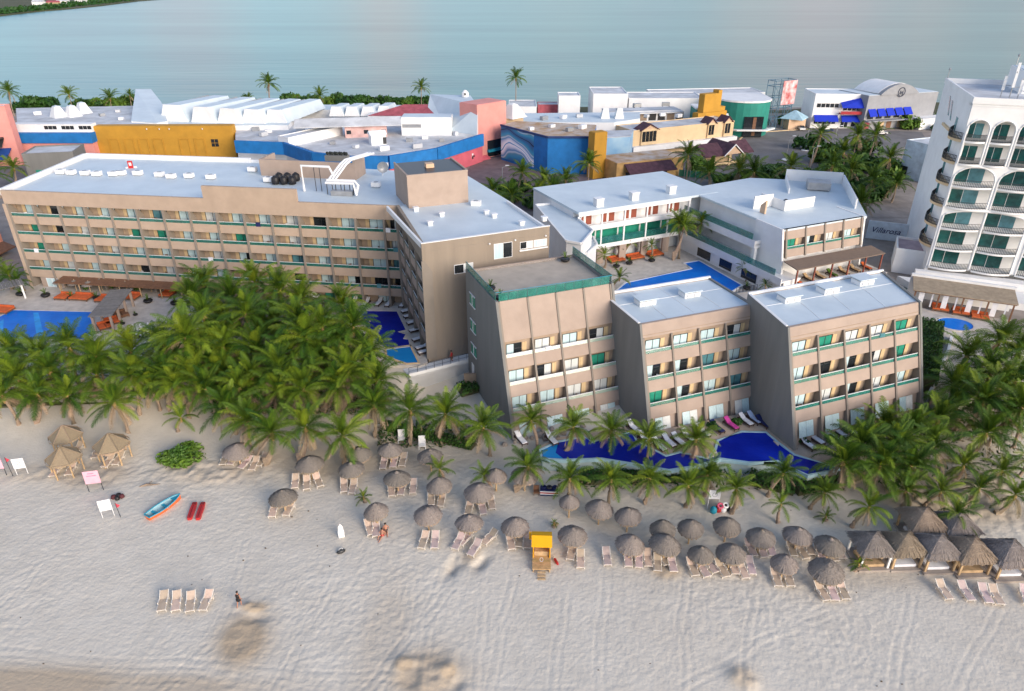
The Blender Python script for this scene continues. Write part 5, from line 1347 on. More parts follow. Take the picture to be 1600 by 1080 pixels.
# hedges
def hedge(label, pts, w_, h, m, gz=None, name='hedge'):
    q = [gnd(u, v) if gz is None else at(u, v, gz) for u, v in pts]
    o = thing(name, label, 'hedge', q[0]); b = MB(); r = random.Random(len(label))
    core_ = MB()
    for a, c in zip(q[:-1], q[1:]):
        L = (c - a).length; d = (c - a) / L; n = Vector((-d.y, d.x, 0))
        core_.prism([a + n * w_ * .4, a - n * w_ * .4, c - n * w_ * .4, c + n * w_ * .4], min(a.z, c.z) - .2, min(a.z, c.z) + h * .85)
        for _ in range(int(L * w_ * 60 + L * h * 60)):
            t = r.random(); s_ = r.uniform(-.5, .5); z = h * r.random() ** .4
            if r.random() < .5: s_ = .5 * (1 if s_ > 0 else -1)
            else: z = h
            p = a.lerp(c, t) + n * (w_ * s_ * r.uniform(.85, 1.1)); p.z += z * r.uniform(.85, 1.1)
            nn = Vector((r.gauss(0, 1), r.gauss(0, 1), abs(r.gauss(0, 1)))).normalized(); e1 = nn.orthogonal().normalized(); e2 = nn.cross(e1); s = r.uniform(.1, .2)
            b.add([p - e1 * s, p - e2 * s * .6, p + e1 * s, p + e2 * s * .6], [(0, 1, 2, 3)])
    b.build('foliage', m, o, world=True); core_.build('stems', soil, o, world=True)
    return o
hedge('tall dark green hedge against the right end of the five bay block', [(1452, 520), (1447, 560), (1440, 610)], 2.6, 2.2, bush1, 0)
hedge('clipped low green hedge beside the white ramp wall', [(718, 615), (752, 605)], 2.2, 1.1, bush1)
hedge('dark green hedge under the rim of the beach pool', [(905, 752), (1000, 752), (1080, 748), (1120, 740)], 1.6, 1.0, bush1)
hedge('dark green hedge under the right part of the beach pool', [(1170, 752), (1240, 768), (1310, 755)], 2.0, 1.0, bush1)
hedge('green strip of garden shrubs along the stepping stones', [(600, 668), (650, 680), (700, 690), (740, 700)], 1.4, .6, bush1)
sg = thing('sea_grape_bush', 'big rounded sea grape bush alone on the sand at the left', 'bush', gnd(272, 722))
inst('foliage', bush_mesh(50, 1500, bush2, .7, .11), sg, (.2, 0, 0), (0, 0, .3), (3.0, 1.9, 2.2)); inst('foliage', bush_mesh(51, 1100, bush1, .7, .11), sg, (.9, .5, 0), (0, 0, 1.3), (2.2, 1.5, 2.3)); inst('stems', corem, sg, (0, 0, -.2), sc=2)
# ground cover under the groves
def cover(name, regions, n, seed):
    b = MB(); r = random.Random(seed)
    for _ in range(n):
        u0, u1, v0, v1 = r.choice(regions)
        p = gnd(r.uniform(u0, u1), r.uniform(v0, v1), .05)
        nn = Vector((r.gauss(0, .5), r.gauss(0, .5), 1)).normalized(); e1 = nn.orthogonal().normalized(); e1.rotate(Matrix.Rotation(r.random() * 6.28, 3, nn)); e2 = nn.cross(e1); s = r.uniform(.1, .35); z = r.uniform(0, .5)
        p.z += z
        b.add([p - e1 * s, p - e2 * s * .35, p + e1 * s, p + e2 * s * .35], [(0, 1, 2, 3)], 0 if r.random() < .65 else 1)
    tag(b.build(name, [bush1, leafd]), kind='stuff')
cover('undergrowth', [(260, 580, 500, 600), (0, 330, 560, 625), (330, 600, 580, 650)], 15000, 1)
cover('dune_undergrowth', [(1340, 1600, 640, 760), (1480, 1600, 590, 680), (870, 1300, 735, 765), (590, 750, 660, 700)], 5600, 2)
tag(MB().prism([p[:2] for p in [gnd(u, v) for u, v in ((-60, 640), (200, 630), (330, 600), (560, 640), (600, 600), (560, 520), (320, 500), (300, 545), (-60, 560))]], -3, -1.2).build('grove_soil', soil), kind='structure')
# ------------------------------------------------------------------ pools
def pool(name, label, pts, z, m, coping=paving, cw=.35, rim=None):
    p = [at(u, v, z) for u, v in pts] if len(pts[0]) == 2 else [Vector(q) for q in pts]
    c = sum(p, Vector()) / len(p); c.z = z
    o = thing(name, label, 'pool', c)
    b = MB(); b.prism([q[:2] for q in p], z - .3, z + .03); b.build('water', m, o, world=True)
    b = MB(); n = len(p)
    outp = []
    for i in range(n):
        d1 = (p[i] - p[i - 1]).normalized(); d2 = (p[(i + 1) % n] - p[i]).normalized()
        nn = Vector((d1.y + d2.y, -d1.x - d2.x, 0)); nn.normalize()
        q = p[i] + nn * cw
        if (q - c).length < (p[i] - c).length: q = p[i] - nn * cw
        outp.append(q)
    for i in range(n):
        j = (i + 1) % n
        b.prism([p[i], p[j], outp[j], outp[i]], z - .29, z + .09)
    b.build('coping', coping, o, world=True)
    return o
p1 = pool('swimming_pool', 'rectangular azure pool at the left edge below the long hotel wing', [(-70, 530), (20, 485), (145, 488), (142, 520), (138, 531)], 0.0, pool_azure)
p2 = pool('swimming_pool', 'deep blue angular pool in the corner of the hotel wings', [(555, 486), (620, 487), (634, 516), (622, 519), (634, 523), (630, 530), (638, 531), (640, 541), (604, 545), (590, 535)], 0.02, pool_deep)
p3 = pool('shallow_pool', 'shallow light blue fan shaped pool end above the white ramp', [(604, 546), (640, 541), (653, 567), (636, 568), (618, 562), (605, 556)], 0.02, pool_light, cream)
p4 = pool('swimming_pool', 'L shaped blue pool inside the courtyard', [(955, 462), (978, 443), (1079, 420), (1070, 412), (1092, 408), (1158, 446), (1120, 470)], 0.02, pool_azure, white)
for pl_ in (((52, 489), (60, 489), (70, 530), (58, 530)), ((0, 503), (6, 499), (4, 530), (-20, 530))):
    b = MB(); b.prism([q[:2] for q in [at(u, v, 0.0) for u, v in pl_]], .031, .036); b.build('shallow_ledge', mat('pale_azure_water', (.02, .34, .82), .3, spec=.08) if pl_[0][0] == 52 else bpy.data.materials['pale_azure_water'], p1, world=True)
# the beach pool is raised above the sand on its own wall
bz = -1.0
bp_ = [(846, 704), (872, 692), (912, 684), (925, 690), (965, 684), (985, 676), (996, 688), (1040, 712), (1062, 706), (1105, 716), (1116, 702), (1120, 688), (1160, 676), (1196, 677), (1216, 694), (1240, 712), (1310, 732), (1262, 742), (1215, 722), (1170, 722), (1125, 716), (1085, 728), (1045, 734), (1000, 726), (940, 716), (880, 718), (848, 716)]
p5 = pool('swimming_pool', 'long winding deep blue beach pool in front of the leaning blocks', bp_, bz, pool_deep, mat('pale_blue_tiles', (.40, .60, .66), .4), .28)
b = MB(); wallline(b, [at(u, v, bz)[:2] for u, v in bp_[16:]] + [at(*bp_[0], bz)[:2]], -3.4, bz - .02, -.3); b.build('outer_wall', mat('pool_wall', (.42, .52, .52), .6), p5, world=True)
# bright shallow ledges
lg = MB()
lg.prism([q[:2] for q in [at(u, v, bz) for u, v in ((847, 704), (872, 693), (868, 708), (880, 717), (849, 715))]], bz + .031, bz + .04); lg.build('shallow_ledge', pool_light, p5, world=True)
for pl in (((1110, 716), (1118, 704), (1122, 712)), ((1208, 690), (1218, 694), (1216, 698))):
    b = MB(); b.prism([q[:2] for q in [at(u, v, bz) for u, v in pl]], bz - .2, bz + .14); b.build('planter_island', paving, p5, world=True)
# pool decks round the beach pool
dk = [(840, 700), (870, 684), (990, 664), (1040, 670), (1190, 640), (1240, 692), (1330, 660), (1400, 640), (1360, 700), (1320, 734)]
ins = [(1310, 731), (1240, 711), (1216, 693), (1196, 676), (1160, 675), (1120, 687), (1116, 701), (1105, 715), (1062, 705), (1040, 711), (996, 687), (985, 675), (965, 683), (912, 683), (872, 691), (846, 703)]
b = MB(); b.add([tuple(at(u, v, bz - .02)) for u, v in dk + ins], [tuple(range(len(dk) + len(ins)))])
tag(b.build('beach_pool_deck', mat('tan_deck', (.48, .38, .29), .85, .12, .7, bump=.2)), kind='structure')
kp_ = at(1492, 507, 0.4)
o = thing('shallow_pool', 'small round blue pool by the daybeds at the right', 'pool', kp_)
b = MB(); b.lathe([(2.1, -.3), (2.1, .05)], 24, sx=1.15); b.build('water', pool_azure, o)
b = MB()
for k in range(24):
    a0, a1 = 2 * math.pi * k / 24, 2 * math.pi * (k + 1) / 24
    b.prism([(2.1 * 1.15 * math.cos(a0), 2.1 * math.sin(a0)), (2.55 * 1.15 * math.cos(a0), 2.55 * math.sin(a0)), (2.55 * 1.15 * math.cos(a1), 2.55 * math.sin(a1)), (2.1 * 1.15 * math.cos(a1), 2.1 * math.sin(a1))], -.3, .1)
b.build('coping', paving, o)
tag(MB().prism([q[:2] for q in [at(u, v, .4) for u, v in ((1432, 480), (1580, 500), (1560, 560), (1520, 620), (1462, 640), (1450, 600), (1470, 560), (1478, 535), (1440, 520))]], -2.5, .38).build('round_pool_deck', paving), kind='structure')
o = thing('garden_wall', 'curved low white wall edging the hedge beside the round pool', 'wall', at(1480, 545, .4))
b = MB(); q = [at(u, v, .4) for u, v in ((1484, 528), (1479, 548), (1470, 568), (1462, 588), (1455, 605), (1447, 620))]; wallline(b, [x[:2] for x in q], -2, .8, .35); b.build('wall', white, o, world=True)

# ------------------------------------------------------------------ loungers
def L_mesh(nm, mats, fn): b = MB(); fn(b); return b.mesh(nm, mats)
bl_seat = L_mesh('seat_sling', sling, lambda b: b.extr([(-.85, .34), (.35, .36), (.35, .40), (-.85, .38)], -.31, .31))
bl_back = L_mesh('back_sling', sling, lambda b: b.extr([(.36, .36), (1.0, .78), (1.0, .82), (.36, .41)], -.31, .31))
def _fr(b):
    for x in (-.35, .35):
        b.box(x - .03, x + .03, -.9, .95, .30, .36)
        b.box(x - .03, x + .03, -.75, -.69, 0, .299); b.box(x - .03, x + .03, .6, .66, 0, .299)
        b.extr([(.35, .36), (1.02, .80), (1.02, .85), (.35, .42)], x - .03, x + .03)
        b.box(x - .035, x + .035, -.2, .3, .50, .54); b.box(x - .03, x + .03, -.2, -.15, .361, .499)
    b.box(-.32, .32, -.9, -.85, .31, .36)
bl_frame = L_mesh('frame', mat('cream_plastic', (.72, .66, .58), .5, .03, 2), _fr)
def lounger(label, p, rz, group, m=None, name='beach_lounger'):
    o = thing(name, label, 'lounger', p, rz, group)
    inst('frame', bl_frame, o); inst('seat_sling', bl_seat, o, m=m); inst('back_sling', bl_back, o, m=m)
    return o
beach = [
    ('of the four alone on open sand', [(256, 946), (277, 946), (299, 947), (323, 945)], .15),
    ('of the loose row below the square huts', [(1474, 928), (1508, 930), (1538, 934), (1555, 936), (1601, 936)], -.1),
    ('under the umbrella right of the couple', [(662, 850), (680, 850)], -.1),
    ('in the scraped hollow under the second umbrella', [(716, 852), (741, 862), (764, 845), (727, 846)], -.5),
    ('under the pointed umbrella left of the yellow stand', [(798, 852), (812, 848), (824, 850)], -.05),
    ('under the umbrella right of the yellow stand', [(893, 868), (907, 880), (948, 876)], -.15),
    ('under the front umbrella with a round cap', [(981, 878), (998, 880), (1012, 878)], 0),
    ('under the twin umbrellas of the front row', [(1027, 885), (1050, 886), (1038, 876)], .05),
    ('under the narrow umbrella of the front row', [(1082, 892), (1098, 894), (1110, 888)], .2),
    ('under the broad middle umbrella', [(1128, 894), (1146, 890), (1160, 896), (1172, 890)], .15),
    ('under the low tilted umbrella', [(1212, 908), (1231, 908)], .1),
    ('under the front umbrella nearest the square huts', [(1284, 930), (1300, 930), (1316, 928)], 0),
    ('under the rear umbrella right of the tilted one', [(1236, 862), (1252, 866), (1264, 860)], .1),
    ('under the rear umbrella nearest the square huts', [(1282, 872), (1298, 870), (1310, 866)], .1),
    ('under the dark rimmed rear umbrella', [(1172, 862), (1190, 864), (1204, 862)], .1),
    ('beside the sunbathing couple', [(578, 830), (588, 832)], .3),
    ('under the umbrella at the head of the ramp path', [(612, 770), (628, 768), (646, 766)], 0),
    ('under the umbrella with the young palm', [(674, 784), (690, 786)], .1),
    ('under the umbrella with the second young palm', [(733, 798), (754, 798), (768, 790)], .05),
    ('under the lone umbrella on the left sand', [(428, 802), (452, 800)], 0),
    ('under the umbrella below the blue bottle', [(462, 758), (480, 760), (498, 756)], .3),
    ('under the umbrella with the straw skirt', [(538, 764), (552, 766)], 0),
    ('under the umbrella by the white swing', [(600, 728), (616, 726), (630, 724)], 0),
    ('under the left beach palms', [(352, 722), (366, 722), (384, 728), (398, 730), (410, 724)], -.2),
    ('under the six sided huts at the far left', [(112, 738), (88, 740), (186, 722), (170, 726), (152, 712), (122, 706)], 0),
]
rr = random.Random(5)
for txt, pts, rz in beach:
    for i, (u, v) in enumerate(pts):
        n = len(pts)
        w_ = ordn(i, n) if n > 1 else 'single one'
        lounger(f'sun lounger, {w_} {txt}', gnd(u, v), rz + rr.uniform(-.2, .2), 'sun loungers on the sand', slingp if rr.random() < .4 else None)

# ------------------------------------------------------------------ thatched umbrellas
def thatch_mesh(seed, r0, hgt_, sides=30, m=thatch, sq=False):
    r = random.Random(seed); b = MB()
    # three overlapping skirts of straw over an inner cone
    b.lathe([(r0 * .97, 0.04), (r0 * .62, hgt_ * .50), (r0 * .24, hgt_ * .90), (.03, hgt_)], 4 if sq else 16, m=0)
    tiers = ((0.60, 1.04, .36), (0.30, .78, .60), (0.02, .46, .92))
    for a_, c_, _ in tiers:
        n = int(sides * (1.0 + 2.4 * c_))
        for k in range(n):
            t = 2 * math.pi * (k + r.uniform(-.3, .3)) / n
            f = 1.0
            if sq: f = .7071 / math.cos((t % (math.pi / 2)) - math.pi / 4)
            def P_(q): # radius fraction -> height
                zz = hgt_ * (1 - q ** 1.35) if q < 1 else -hgt_ * (q - 1) * 1.6
                return zz
            ra, rb_ = r0 * a_ * f, r0 * c_ * f * r.uniform(.96, 1.05)
            wa = 2 * math.pi / n * .75
            za = P_(a_) + .09; zb = P_(c_) + .06 - (r.uniform(.0, .12) if c_ > 1 else 0)
            v = [(ra * math.cos(t - wa), ra * math.sin(t - wa), za), (ra * math.cos(t + wa), ra * math.sin(t + wa), za), (rb_ * math.cos(t + wa), rb_ * math.sin(t + wa), zb + r.uniform(-.03, .03)), (rb_ * math.cos(t - wa), rb_ * math.sin(t - wa), zb + r.uniform(-.03, .03))]
            b.add(v, [(0, 1, 2, 3)])
    return b.mesh('thatch_roof', m)
def fringe_mesh(seed, r0, ln, m, n=70, sq=False):
    r = random.Random(seed); b = MB()
    for k in range(n):
        t = 2 * math.pi * (k + r.uniform(-.3, .3)) / n; wa = 2 * math.pi / n * .7; f = 1.0
        if sq: f = .7071 / math.cos((t % (math.pi / 2)) - math.pi / 4)
        l = ln * r.uniform(.6, 1.2); q = r0 * f
        b.add([(q * math.cos(t - wa), q * math.sin(t - wa), .02), (q * math.cos(t + wa), q * math.sin(t + wa), .02), (q * 1.0 * math.cos(t + wa * .6), q * 1.0 * math.sin(t + wa * .6), -l), (q * math.cos(t - wa * .6), q * math.sin(t - wa * .6), -l * r.uniform(.8, 1.1))], [(0, 1, 2, 3)])
    return b.mesh('straw_fringe', m)
TM = [thatch_mesh(k, 1.62, .74 + .07 * k, m=thatch) for k in range(4)]
FR = [fringe_mesh(k, 1.60, .30, fringe) for k in range(2)]
capm = MB().lathe([(.34, 0), (.26, .12), (.12, .3), (.04, .36)], 9).mesh('thatch_cap', thatch)
polem = MB().tube([(0, 0, -.4), (0, 0, 2.9)], .085, 7).mesh('pole', woodp)
ribm = MB()
for k in range(8):
    a = 2 * math.pi * k / 8; ribm.tube([(.1 * math.cos(a), .1 * math.sin(a), 2.75), (1.5 * math.cos(a), 1.5 * math.sin(a), 2.0)], .03, 3)
ribm = ribm.mesh('ribs', wood)
ru = random.Random(19)
def palapa(label, u, v, rad, lb=None, z0=2.0):
    s = rad / 24 * 1.0
    p = gnd(u, v, 2.45); p.z -= 2.45
    s = rad / FPX * math.hypot(p.y * CP + (CAM_H - p.z - 2.4) * SP, 0) / 1.62 * .94
    o = thing('thatched_umbrella', label, 'beach umbrella', p, ru.random() * 6, 'thatched umbrellas on the sand')
    zz = z0
    inst('pole', polem, o); inst('ribs', ribm, o, sc=(s, s, 1))
    tl = (ru.uniform(-.09, .09), ru.uniform(-.09, .09), 0)
    inst('thatch_roof', TM[ru.randrange(4)], o, (0, 0, zz), tl, (s, s, 1.02)); inst('straw_fringe', FR[ru.randrange(2)], o, (0, 0, zz), tl, (s, s, 1)); inst('thatch_cap', capm, o, (0, 0, zz + .70), tl, (.8, .8, .6))
    return o
um = [(441, 772, 23, 'lone thatched umbrella standing on the open left sand'), (483, 720, 23, 'thatched umbrella below the blue bottle under the palms'), (548, 728, 21, 'thatched umbrella with a straw skirt under the palm'),
      (609, 698, 20, 'thatched umbrella in front of the white swing'), (620, 742, 22, 'thatched umbrella in line behind the couple'), (587, 794, 20, 'thatched umbrella over the sunbathing couple'),
      (668, 799, 23, 'thatched umbrella with two pale loungers right of the couple'), (672, 708, 21, 'faded thatched umbrella behind the first young palm'), (686, 754, 21, 'thatched umbrella directly below the first young palm'),
      (748, 764, 24, 'thatched umbrella directly below the second young palm'), (733, 811, 23, 'thatched umbrella above the scraped sand hollow'), (805, 817, 23, 'pointed thatched umbrella left of the yellow stand'),
      (895, 831, 24, 'thatched umbrella right of the yellow stand'), (890, 779, 17, 'small thatched umbrella beside the stacked rafts'), (937, 790, 23, 'thatched umbrella with brown seats below the palm row'),
      (982, 801, 22, 'thatched umbrella without loungers below the palm row'), (985, 845, 24, 'thatched umbrella over three tan loungers'), (1036, 821, 21, 'dark thatched umbrella overlapped by a front one'),
      (1040, 845, 26, 'broad thatched umbrella overlapping a dark one'), (1080, 820, 21, 'thatched umbrella with a dark rim left of the swim rings'), (1137, 817, 22, 'thatched umbrella just below the swim rings'),
      (1096, 861, 21, 'narrow thatched umbrella in the front row'), (1143, 859, 24, 'thatched umbrella over four mixed loungers'), (1190, 834, 23, 'dark rimmed thatched umbrella over three loungers'),
      (1248, 831, 24, 'thatched umbrella below the small leaning palm'), (1227, 875, 22, 'low tilted thatched umbrella of the front row'), (1298, 847, 24, 'thatched umbrella left of the square huts'),
      (1293, 886, 28, 'largest front thatched umbrella nearest the square huts'), (370, 700, 24, 'thatched umbrella half hidden under the left palms'), (820, 738, 22, 'pale thatched umbrella behind the leaning front palm'), (775, 738, 18, 'pale thatched umbrella half behind the second young palm'), (560, 705, 20, 'thatched umbrella almost hidden by palm fronds')]
for u, v, rad, lb in um: palapa(lb, u, v, rad)
# six sided tan huts far left
t6 = MB(); t6.lathe([(2.5, 0), (2.35, .15), (.15, 1.75), (.05, 1.9)], 6); t6m = t6.mesh('thatch_roof', thatcht)
t6r = MB()
for k in range(6): a = math.pi / 3 * k; t6r.tube([(2.52 * math.cos(a), 2.52 * math.sin(a), .05), (.1 * math.cos(a), .1 * math.sin(a), 1.93)], .07, 4)
t6rm = t6r.mesh('ridge', fringe)
f6 = fringe_mesh(7, 2.4, .35, thatcht, 90)
for i, (u, v, s, lb) in enumerate([(100, 674, .72, 'six sided tan thatched hut nearest the palms'), (97, 708, .74, 'six sided tan thatched hut in front of its twin'), (172, 688, .78, 'six sided tan thatched hut with white chairs, right of the twin huts')]):
    p = gnd(u, v, 2.6); p.z -= 2.6
    o = thing('thatched_hut', lb, 'hut', p, .3)
    inst('thatch_roof', t6m, o, (0, 0, 2.0), sc=s); inst('straw_fringe', f6, o, (0, 0, 2.05), sc=s); inst('ridge', t6rm, o, (0, 0, 2.0), sc=s)
    for k in range(6):
        a = math.pi / 3 * k; inst('post', polem, o, (2.1 * s * math.cos(a), 2.1 * s * math.sin(a), 0), sc=(1, 1, .74))
# square huts on the right
hs = thatch_mesh(77, 2.9, 1.35, 44, fringe, True)
hs2 = thatch_mesh(78, 2.9, 1.35, 44, thatch, True)
hf_ = fringe_mesh(9, 2.8, .4, thatcht, 130, True)
for i, (u, v, s, lb) in enumerate([(1366, 838, .80, 'leftmost square thatched hut of the front row'), (1416, 838, .80, 'second square thatched hut of the front row from the left'), (1468, 842, .82, 'third square thatched hut of the front row from the left'), (1521, 847, .84, 'fourth square thatched hut of the front row from the left'), (1581, 852, .88, 'square thatched hut cut by the right picture edge'), (1445, 800, .85, 'square thatched hut behind the front row'), (1500, 806, .8, 'square thatched hut behind the small palm')]):
    p = gnd(u, v, 2.9); p.z -= 2.9
    o = thing('thatched_hut', lb, 'hut', p, R(2), 'square thatched huts')
    a_ = inst('thatch_roof', hs if i % 2 else hs2, o, (0, 0, 2.0), (0, 0, R(45)), s); inst('straw_fringe', hf_, o, (0, 0, 2.03), (0, 0, R(45)), s)
    pm_ = metalw
    for x in (-1.6, 1.6):
        for y in (-1.5, 1.5):
            b = MB(); b.box(x * s - .09, x * s + .09, y * s - .09, y * s + .09, 0, 2.15); b.build('post', woodp if i else white, o)
    b = MB(); b.box(-1.85 * s, 1.85 * s, -1.9 * s, 1.9 * s, -.3, .16 + i * .004); b.build('platform', mat('plank_grey', (.36, .31, .27), .9) if i == 0 else bpy.data.materials['plank_grey'], o)
    b = MB(); b.box(-1.0, 1.0, -1.1, .8, .2, .5); b.build('mattress', whitec if i % 3 else woodp, o)
# ------------------------------------------------------------------ people
def person(label, p, rz, joints, radii, edges, head, face_dir, parts, sub=2, skinm=skin, name='person'):
    """one skinned body from a joint skeleton; clothing shells are children"""
    o = thing(name, label, 'person', p, rz)
    me = bpy.data.meshes.new('body'); me.from_pydata(joints, edges, [])
    bo = bpy.data.objects.new('body', me); C.objects.link(bo); bo.parent = o
    md = bo.modifiers.new('skin', 'SKIN'); md.use_smooth_shade = True
    for i, rd in enumerate(radii): me.skin_vertices[0].data[i].radius = (rd, rd)
    me.skin_vertices[0].data[0].use_root = True
    bo.modifiers.new('sub', 'SUBSURF').levels = 1
    bo.modifiers['sub'].render_levels = 1
    me.materials.append(skinm)
    hx, hy, hz = head
    b = MB(); b.lathe([(.03, hz - .015), (.09, hz + .03), (.108, hz + .09), (.09, hz + .155), (.02, hz + .18)], 8, (hx, hy)); b.build('hair', hair, o, smooth=True)
    fx, fy = face_dir
    b = MB(); b.lathe([(.012, hz - .02), (.02, hz), (.008, hz + .04)], 5, (hx + fx * .095, hy + fy * .095)); b.build('nose', skinm, o)
    for s in (-1, 1):
        b = MB(); b.lathe([(.004, hz + .02), (.012, hz + .032), (.004, hz + .044)], 5, (hx + fx * .085 - fy * .035 * s, hy + fy * .085 + fx * .035 * s)); b.build('eye', black, o)
    for nm, prof, c, m, sx, sy in parts:
        b = MB(); b.lathe(prof, 10, c, sx=sx, sy=sy); b.build(nm, m, o, smooth=True)
    return o
def hand(js, es, rs, w, d):
    """four fingers and a thumb from wrist vertex w along d"""
    wv = Vector(js[w]); d = Vector(d).normalized(); n = d.orthogonal().normalized()
    k = len(js); js.append(tuple(wv + d * .07)); es.append((w, k)); rs.append(.028)
    for q, ln in ((-.03, .065), (-.01, .08), (.01, .075), (.03, .055)):
        i = len(js); js.append(tuple(wv + d * (.08 + ln * .5) + n * q)); js.append(tuple(wv + d * (.08 + ln) + n * q * 1.1 + Vector((0, 0, -.012)))); es += [(k, i), (i, i + 1)]; rs += [.009, .008]
    i = len(js); js.append(tuple(wv + d * .05 - n * .05)); js.append(tuple(wv + d * .085 - n * .065)); es += [(w, i), (i, i + 1)]; rs += [.011, .009]
# woman in black walking away up the beach
js = [(0, 0, .95), (0, 0, 1.15), (0, .02, 1.38), (0, .03, 1.47), (0, .04, 1.57), (0, .04, 1.70), (.09, .02, .92), (.10, .16, .50), (.10, .10, .08), (.10, .22, .03), (-.09, -.02, .92), (-.10, -.06, .50), (-.10, -.28, .12), (-.10, -.20, .03),
      (.18, .02, 1.38), (.25, -.08, 1.12), (.24, .08, .90), (-.18, .02, 1.38), (-.25, .08, 1.12), (-.24, .22, .92)]
es = [(0, 1), (1, 2), (2, 3), (3, 4), (4, 5), (0, 6), (6, 7), (7, 8), (8, 9), (0, 10), (10, 11), (11, 12), (12, 13), (2, 14), (14, 15), (15, 16), (2, 17), (17, 18), (18, 19)]
rs = [.15, .125, .14, .055, .085, .085, .095, .06, .042, .03, .095, .06, .042, .03, .055, .042, .03, .055, .042, .03]
hand(js, es, rs, 16, (0, .1, -.22)); hand(js, es, rs, 19, (0, .12, -.2))
person('dark haired person in a black top walking on the open sand', gnd(375, 948), R(-8), js, rs, es, (0, .04, 1.62), (0, 1),
       [('black_top', [(.19, .98), (.17, 1.12), (.185, 1.3), (.16, 1.42), (.08, 1.46)], (0, .015), black, 1.05, .8), ('black_shorts', [(.2, .74), (.205, .9), (.185, 1.0)], (0, 0), black, 1.05, .85)])
def sitter(label, p, rz, cloth):
    js = [(0, 0, .14), (0, -.08, .36), (0, -.12, .58), (0, -.11, .66), (0, -.10, .75), (0, -.10, .88), (.09, .04, .13), (.12, .42, .36), (.12, .62, .05), (.12, .76, .04), (-.09, .04, .13), (-.13, .48, .16), (-.13, .88, .06), (-.13, .98, .10),
          (.18, -.12, .57), (.27, .0, .36), (.22, .22, .30), (-.18, -.12, .57), (-.28, -.22, .34), (-.28, -.28, .10)]
    rs2 = list([.15, .13, .14, .055, .085, .085, .1, .065, .042, .03, .1, .065, .042, .03, .055, .042, .03, .055, .042, .03]); e2 = list(es[:19])
    hand(js, e2, rs2, 16, (-.05, .2, .02)); hand(js, e2, rs2, 19, (0, -.05, -.2))
    person(label, p, rz, js, rs2, e2, (0, -.10, .80), (0, 1), [('swimsuit', [(.17, .05), (.185, .14), (.165, .26)], (0, .0), cloth, 1.05, .95)])
sitter('tanned sunbather in red sitting on the sand below the umbrella', gnd(597, 838), R(160), redp)
sitter('tanned sunbather in black sitting behind the one in red', gnd(603, 830), R(190), black)
js3 = [(x, y, z) for x, y, z in js]
person('small distant person standing on the white ramp by the railing', at(706, 566, -.6), R(60), js3, rs, es, (0, .04, 1.62), (0, 1), [('red_shirt', [(.19, .95), (.17, 1.12), (.19, 1.3), (.16, 1.42), (.08, 1.47)], (0, .015), redp, 1.08, .82), ('brown_shorts', [(.2, .6), (.205, .85), (.18, .98)], (0, 0), wood, 1.05, .9)])

# ------------------------------------------------------------------ beach things
c = gnd(846, 898)
o = thing('lifeguard_stand', 'yellow roofed lifeguard stand with a long plank deck on the sand', 'lifeguard stand', c, R(-2))
o.scale = (.68, .72, .85)
b = MB()
for k in range(9): pass
pl = MB().box(-1.25, 1.25, 0, .3, .42, .50).mesh('plank', mat('ochre_plank', (.56, .36, .16), .8, .12, 2, rand=.15))
for k in range(11): inst('plank', pl, o, (0, .35 + k * .33, 0))
b.box(-1.15, -1.0, .4, 3.9, .1, .415); b.box(1.0, 1.15, .4, 3.9, .1, .415)
for x in (-1.1, 1.1):
    for y in (.5, 3.8): b.box(x - .08, x + .08, y - .08, y + .08, -.4, .099)
b.build('deck_frame', woodp, o)
for k in range(3): b = MB(); b.box(-.55, .55, -.9 + k * .4, -.6 + k * .4, .02 + .13 * k, .09 + .13 * k); b.build('step', woodp, o)
ym = mat('yellow_box', (.78, .38, .02), .7, .05, 2)
b = MB(); b.box(-1.2, -1.08, 2.3, 4.4, .51, 2.3); b.box(1.08, 1.2, 2.3, 4.4, .51, 2.3); b.box(-1.07, 1.07, 4.3, 4.4, .51, 2.3); b.build('side_panel', ym, o)
b = MB(); b.box(-1.0, 1.0, 2.7, 4.25, .51, 1.1); b.build('bench', woodp, o)
b = MB(); b.extr([(2.0, 2.35), (3.3, 2.95), (4.7, 2.45), (4.7, 2.37), (3.3, 2.86), (2.0, 2.27)], -1.4, 1.4); b.build('canopy', yellow, o)
b = MB(); b.extr([(3.6, 2.2), (4.4, 2.6), (4.4, 2.5), (3.6, 2.1)], -1.75, -1.42); b.build('canopy_flap', yellow, o)
b = MB(); N = 14
for k in range(N):
    a0, a1 = 2 * math.pi * k / N, 2 * math.pi * (k + 1) / N
    b.add([(.26 * math.cos(a0), 2.0 + .4 * math.sin(a0), .506), (.26 * math.cos(a1), 2.0 + .4 * math.sin(a1), .506), (.17 * math.cos(a1), 2.0 + .3 * math.sin(a1), .506), (.17 * math.cos(a0), 2.0 + .3 * math.sin(a0), .506)], [(0, 1, 2, 3)])
b.build('painted_ring', metalw, o)
o = thing('rescue_buoy', 'small red rescue buoy lying right of the yellow stand deck', 'buoy', gnd(869, 879), R(20))
b = MB(); b.tube([(0, -.45, .12), (0, -.3, .14), (0, .3, .14), (0, .45, .12)], [.05, .13, .13, .05], 8); b.build('float', redp, o)
b = MB(); b.tube([(.0, .46, .12), (.2, .7, .05), (.05, .9, .04)], .02, 4); b.build('rope', metalw, o)
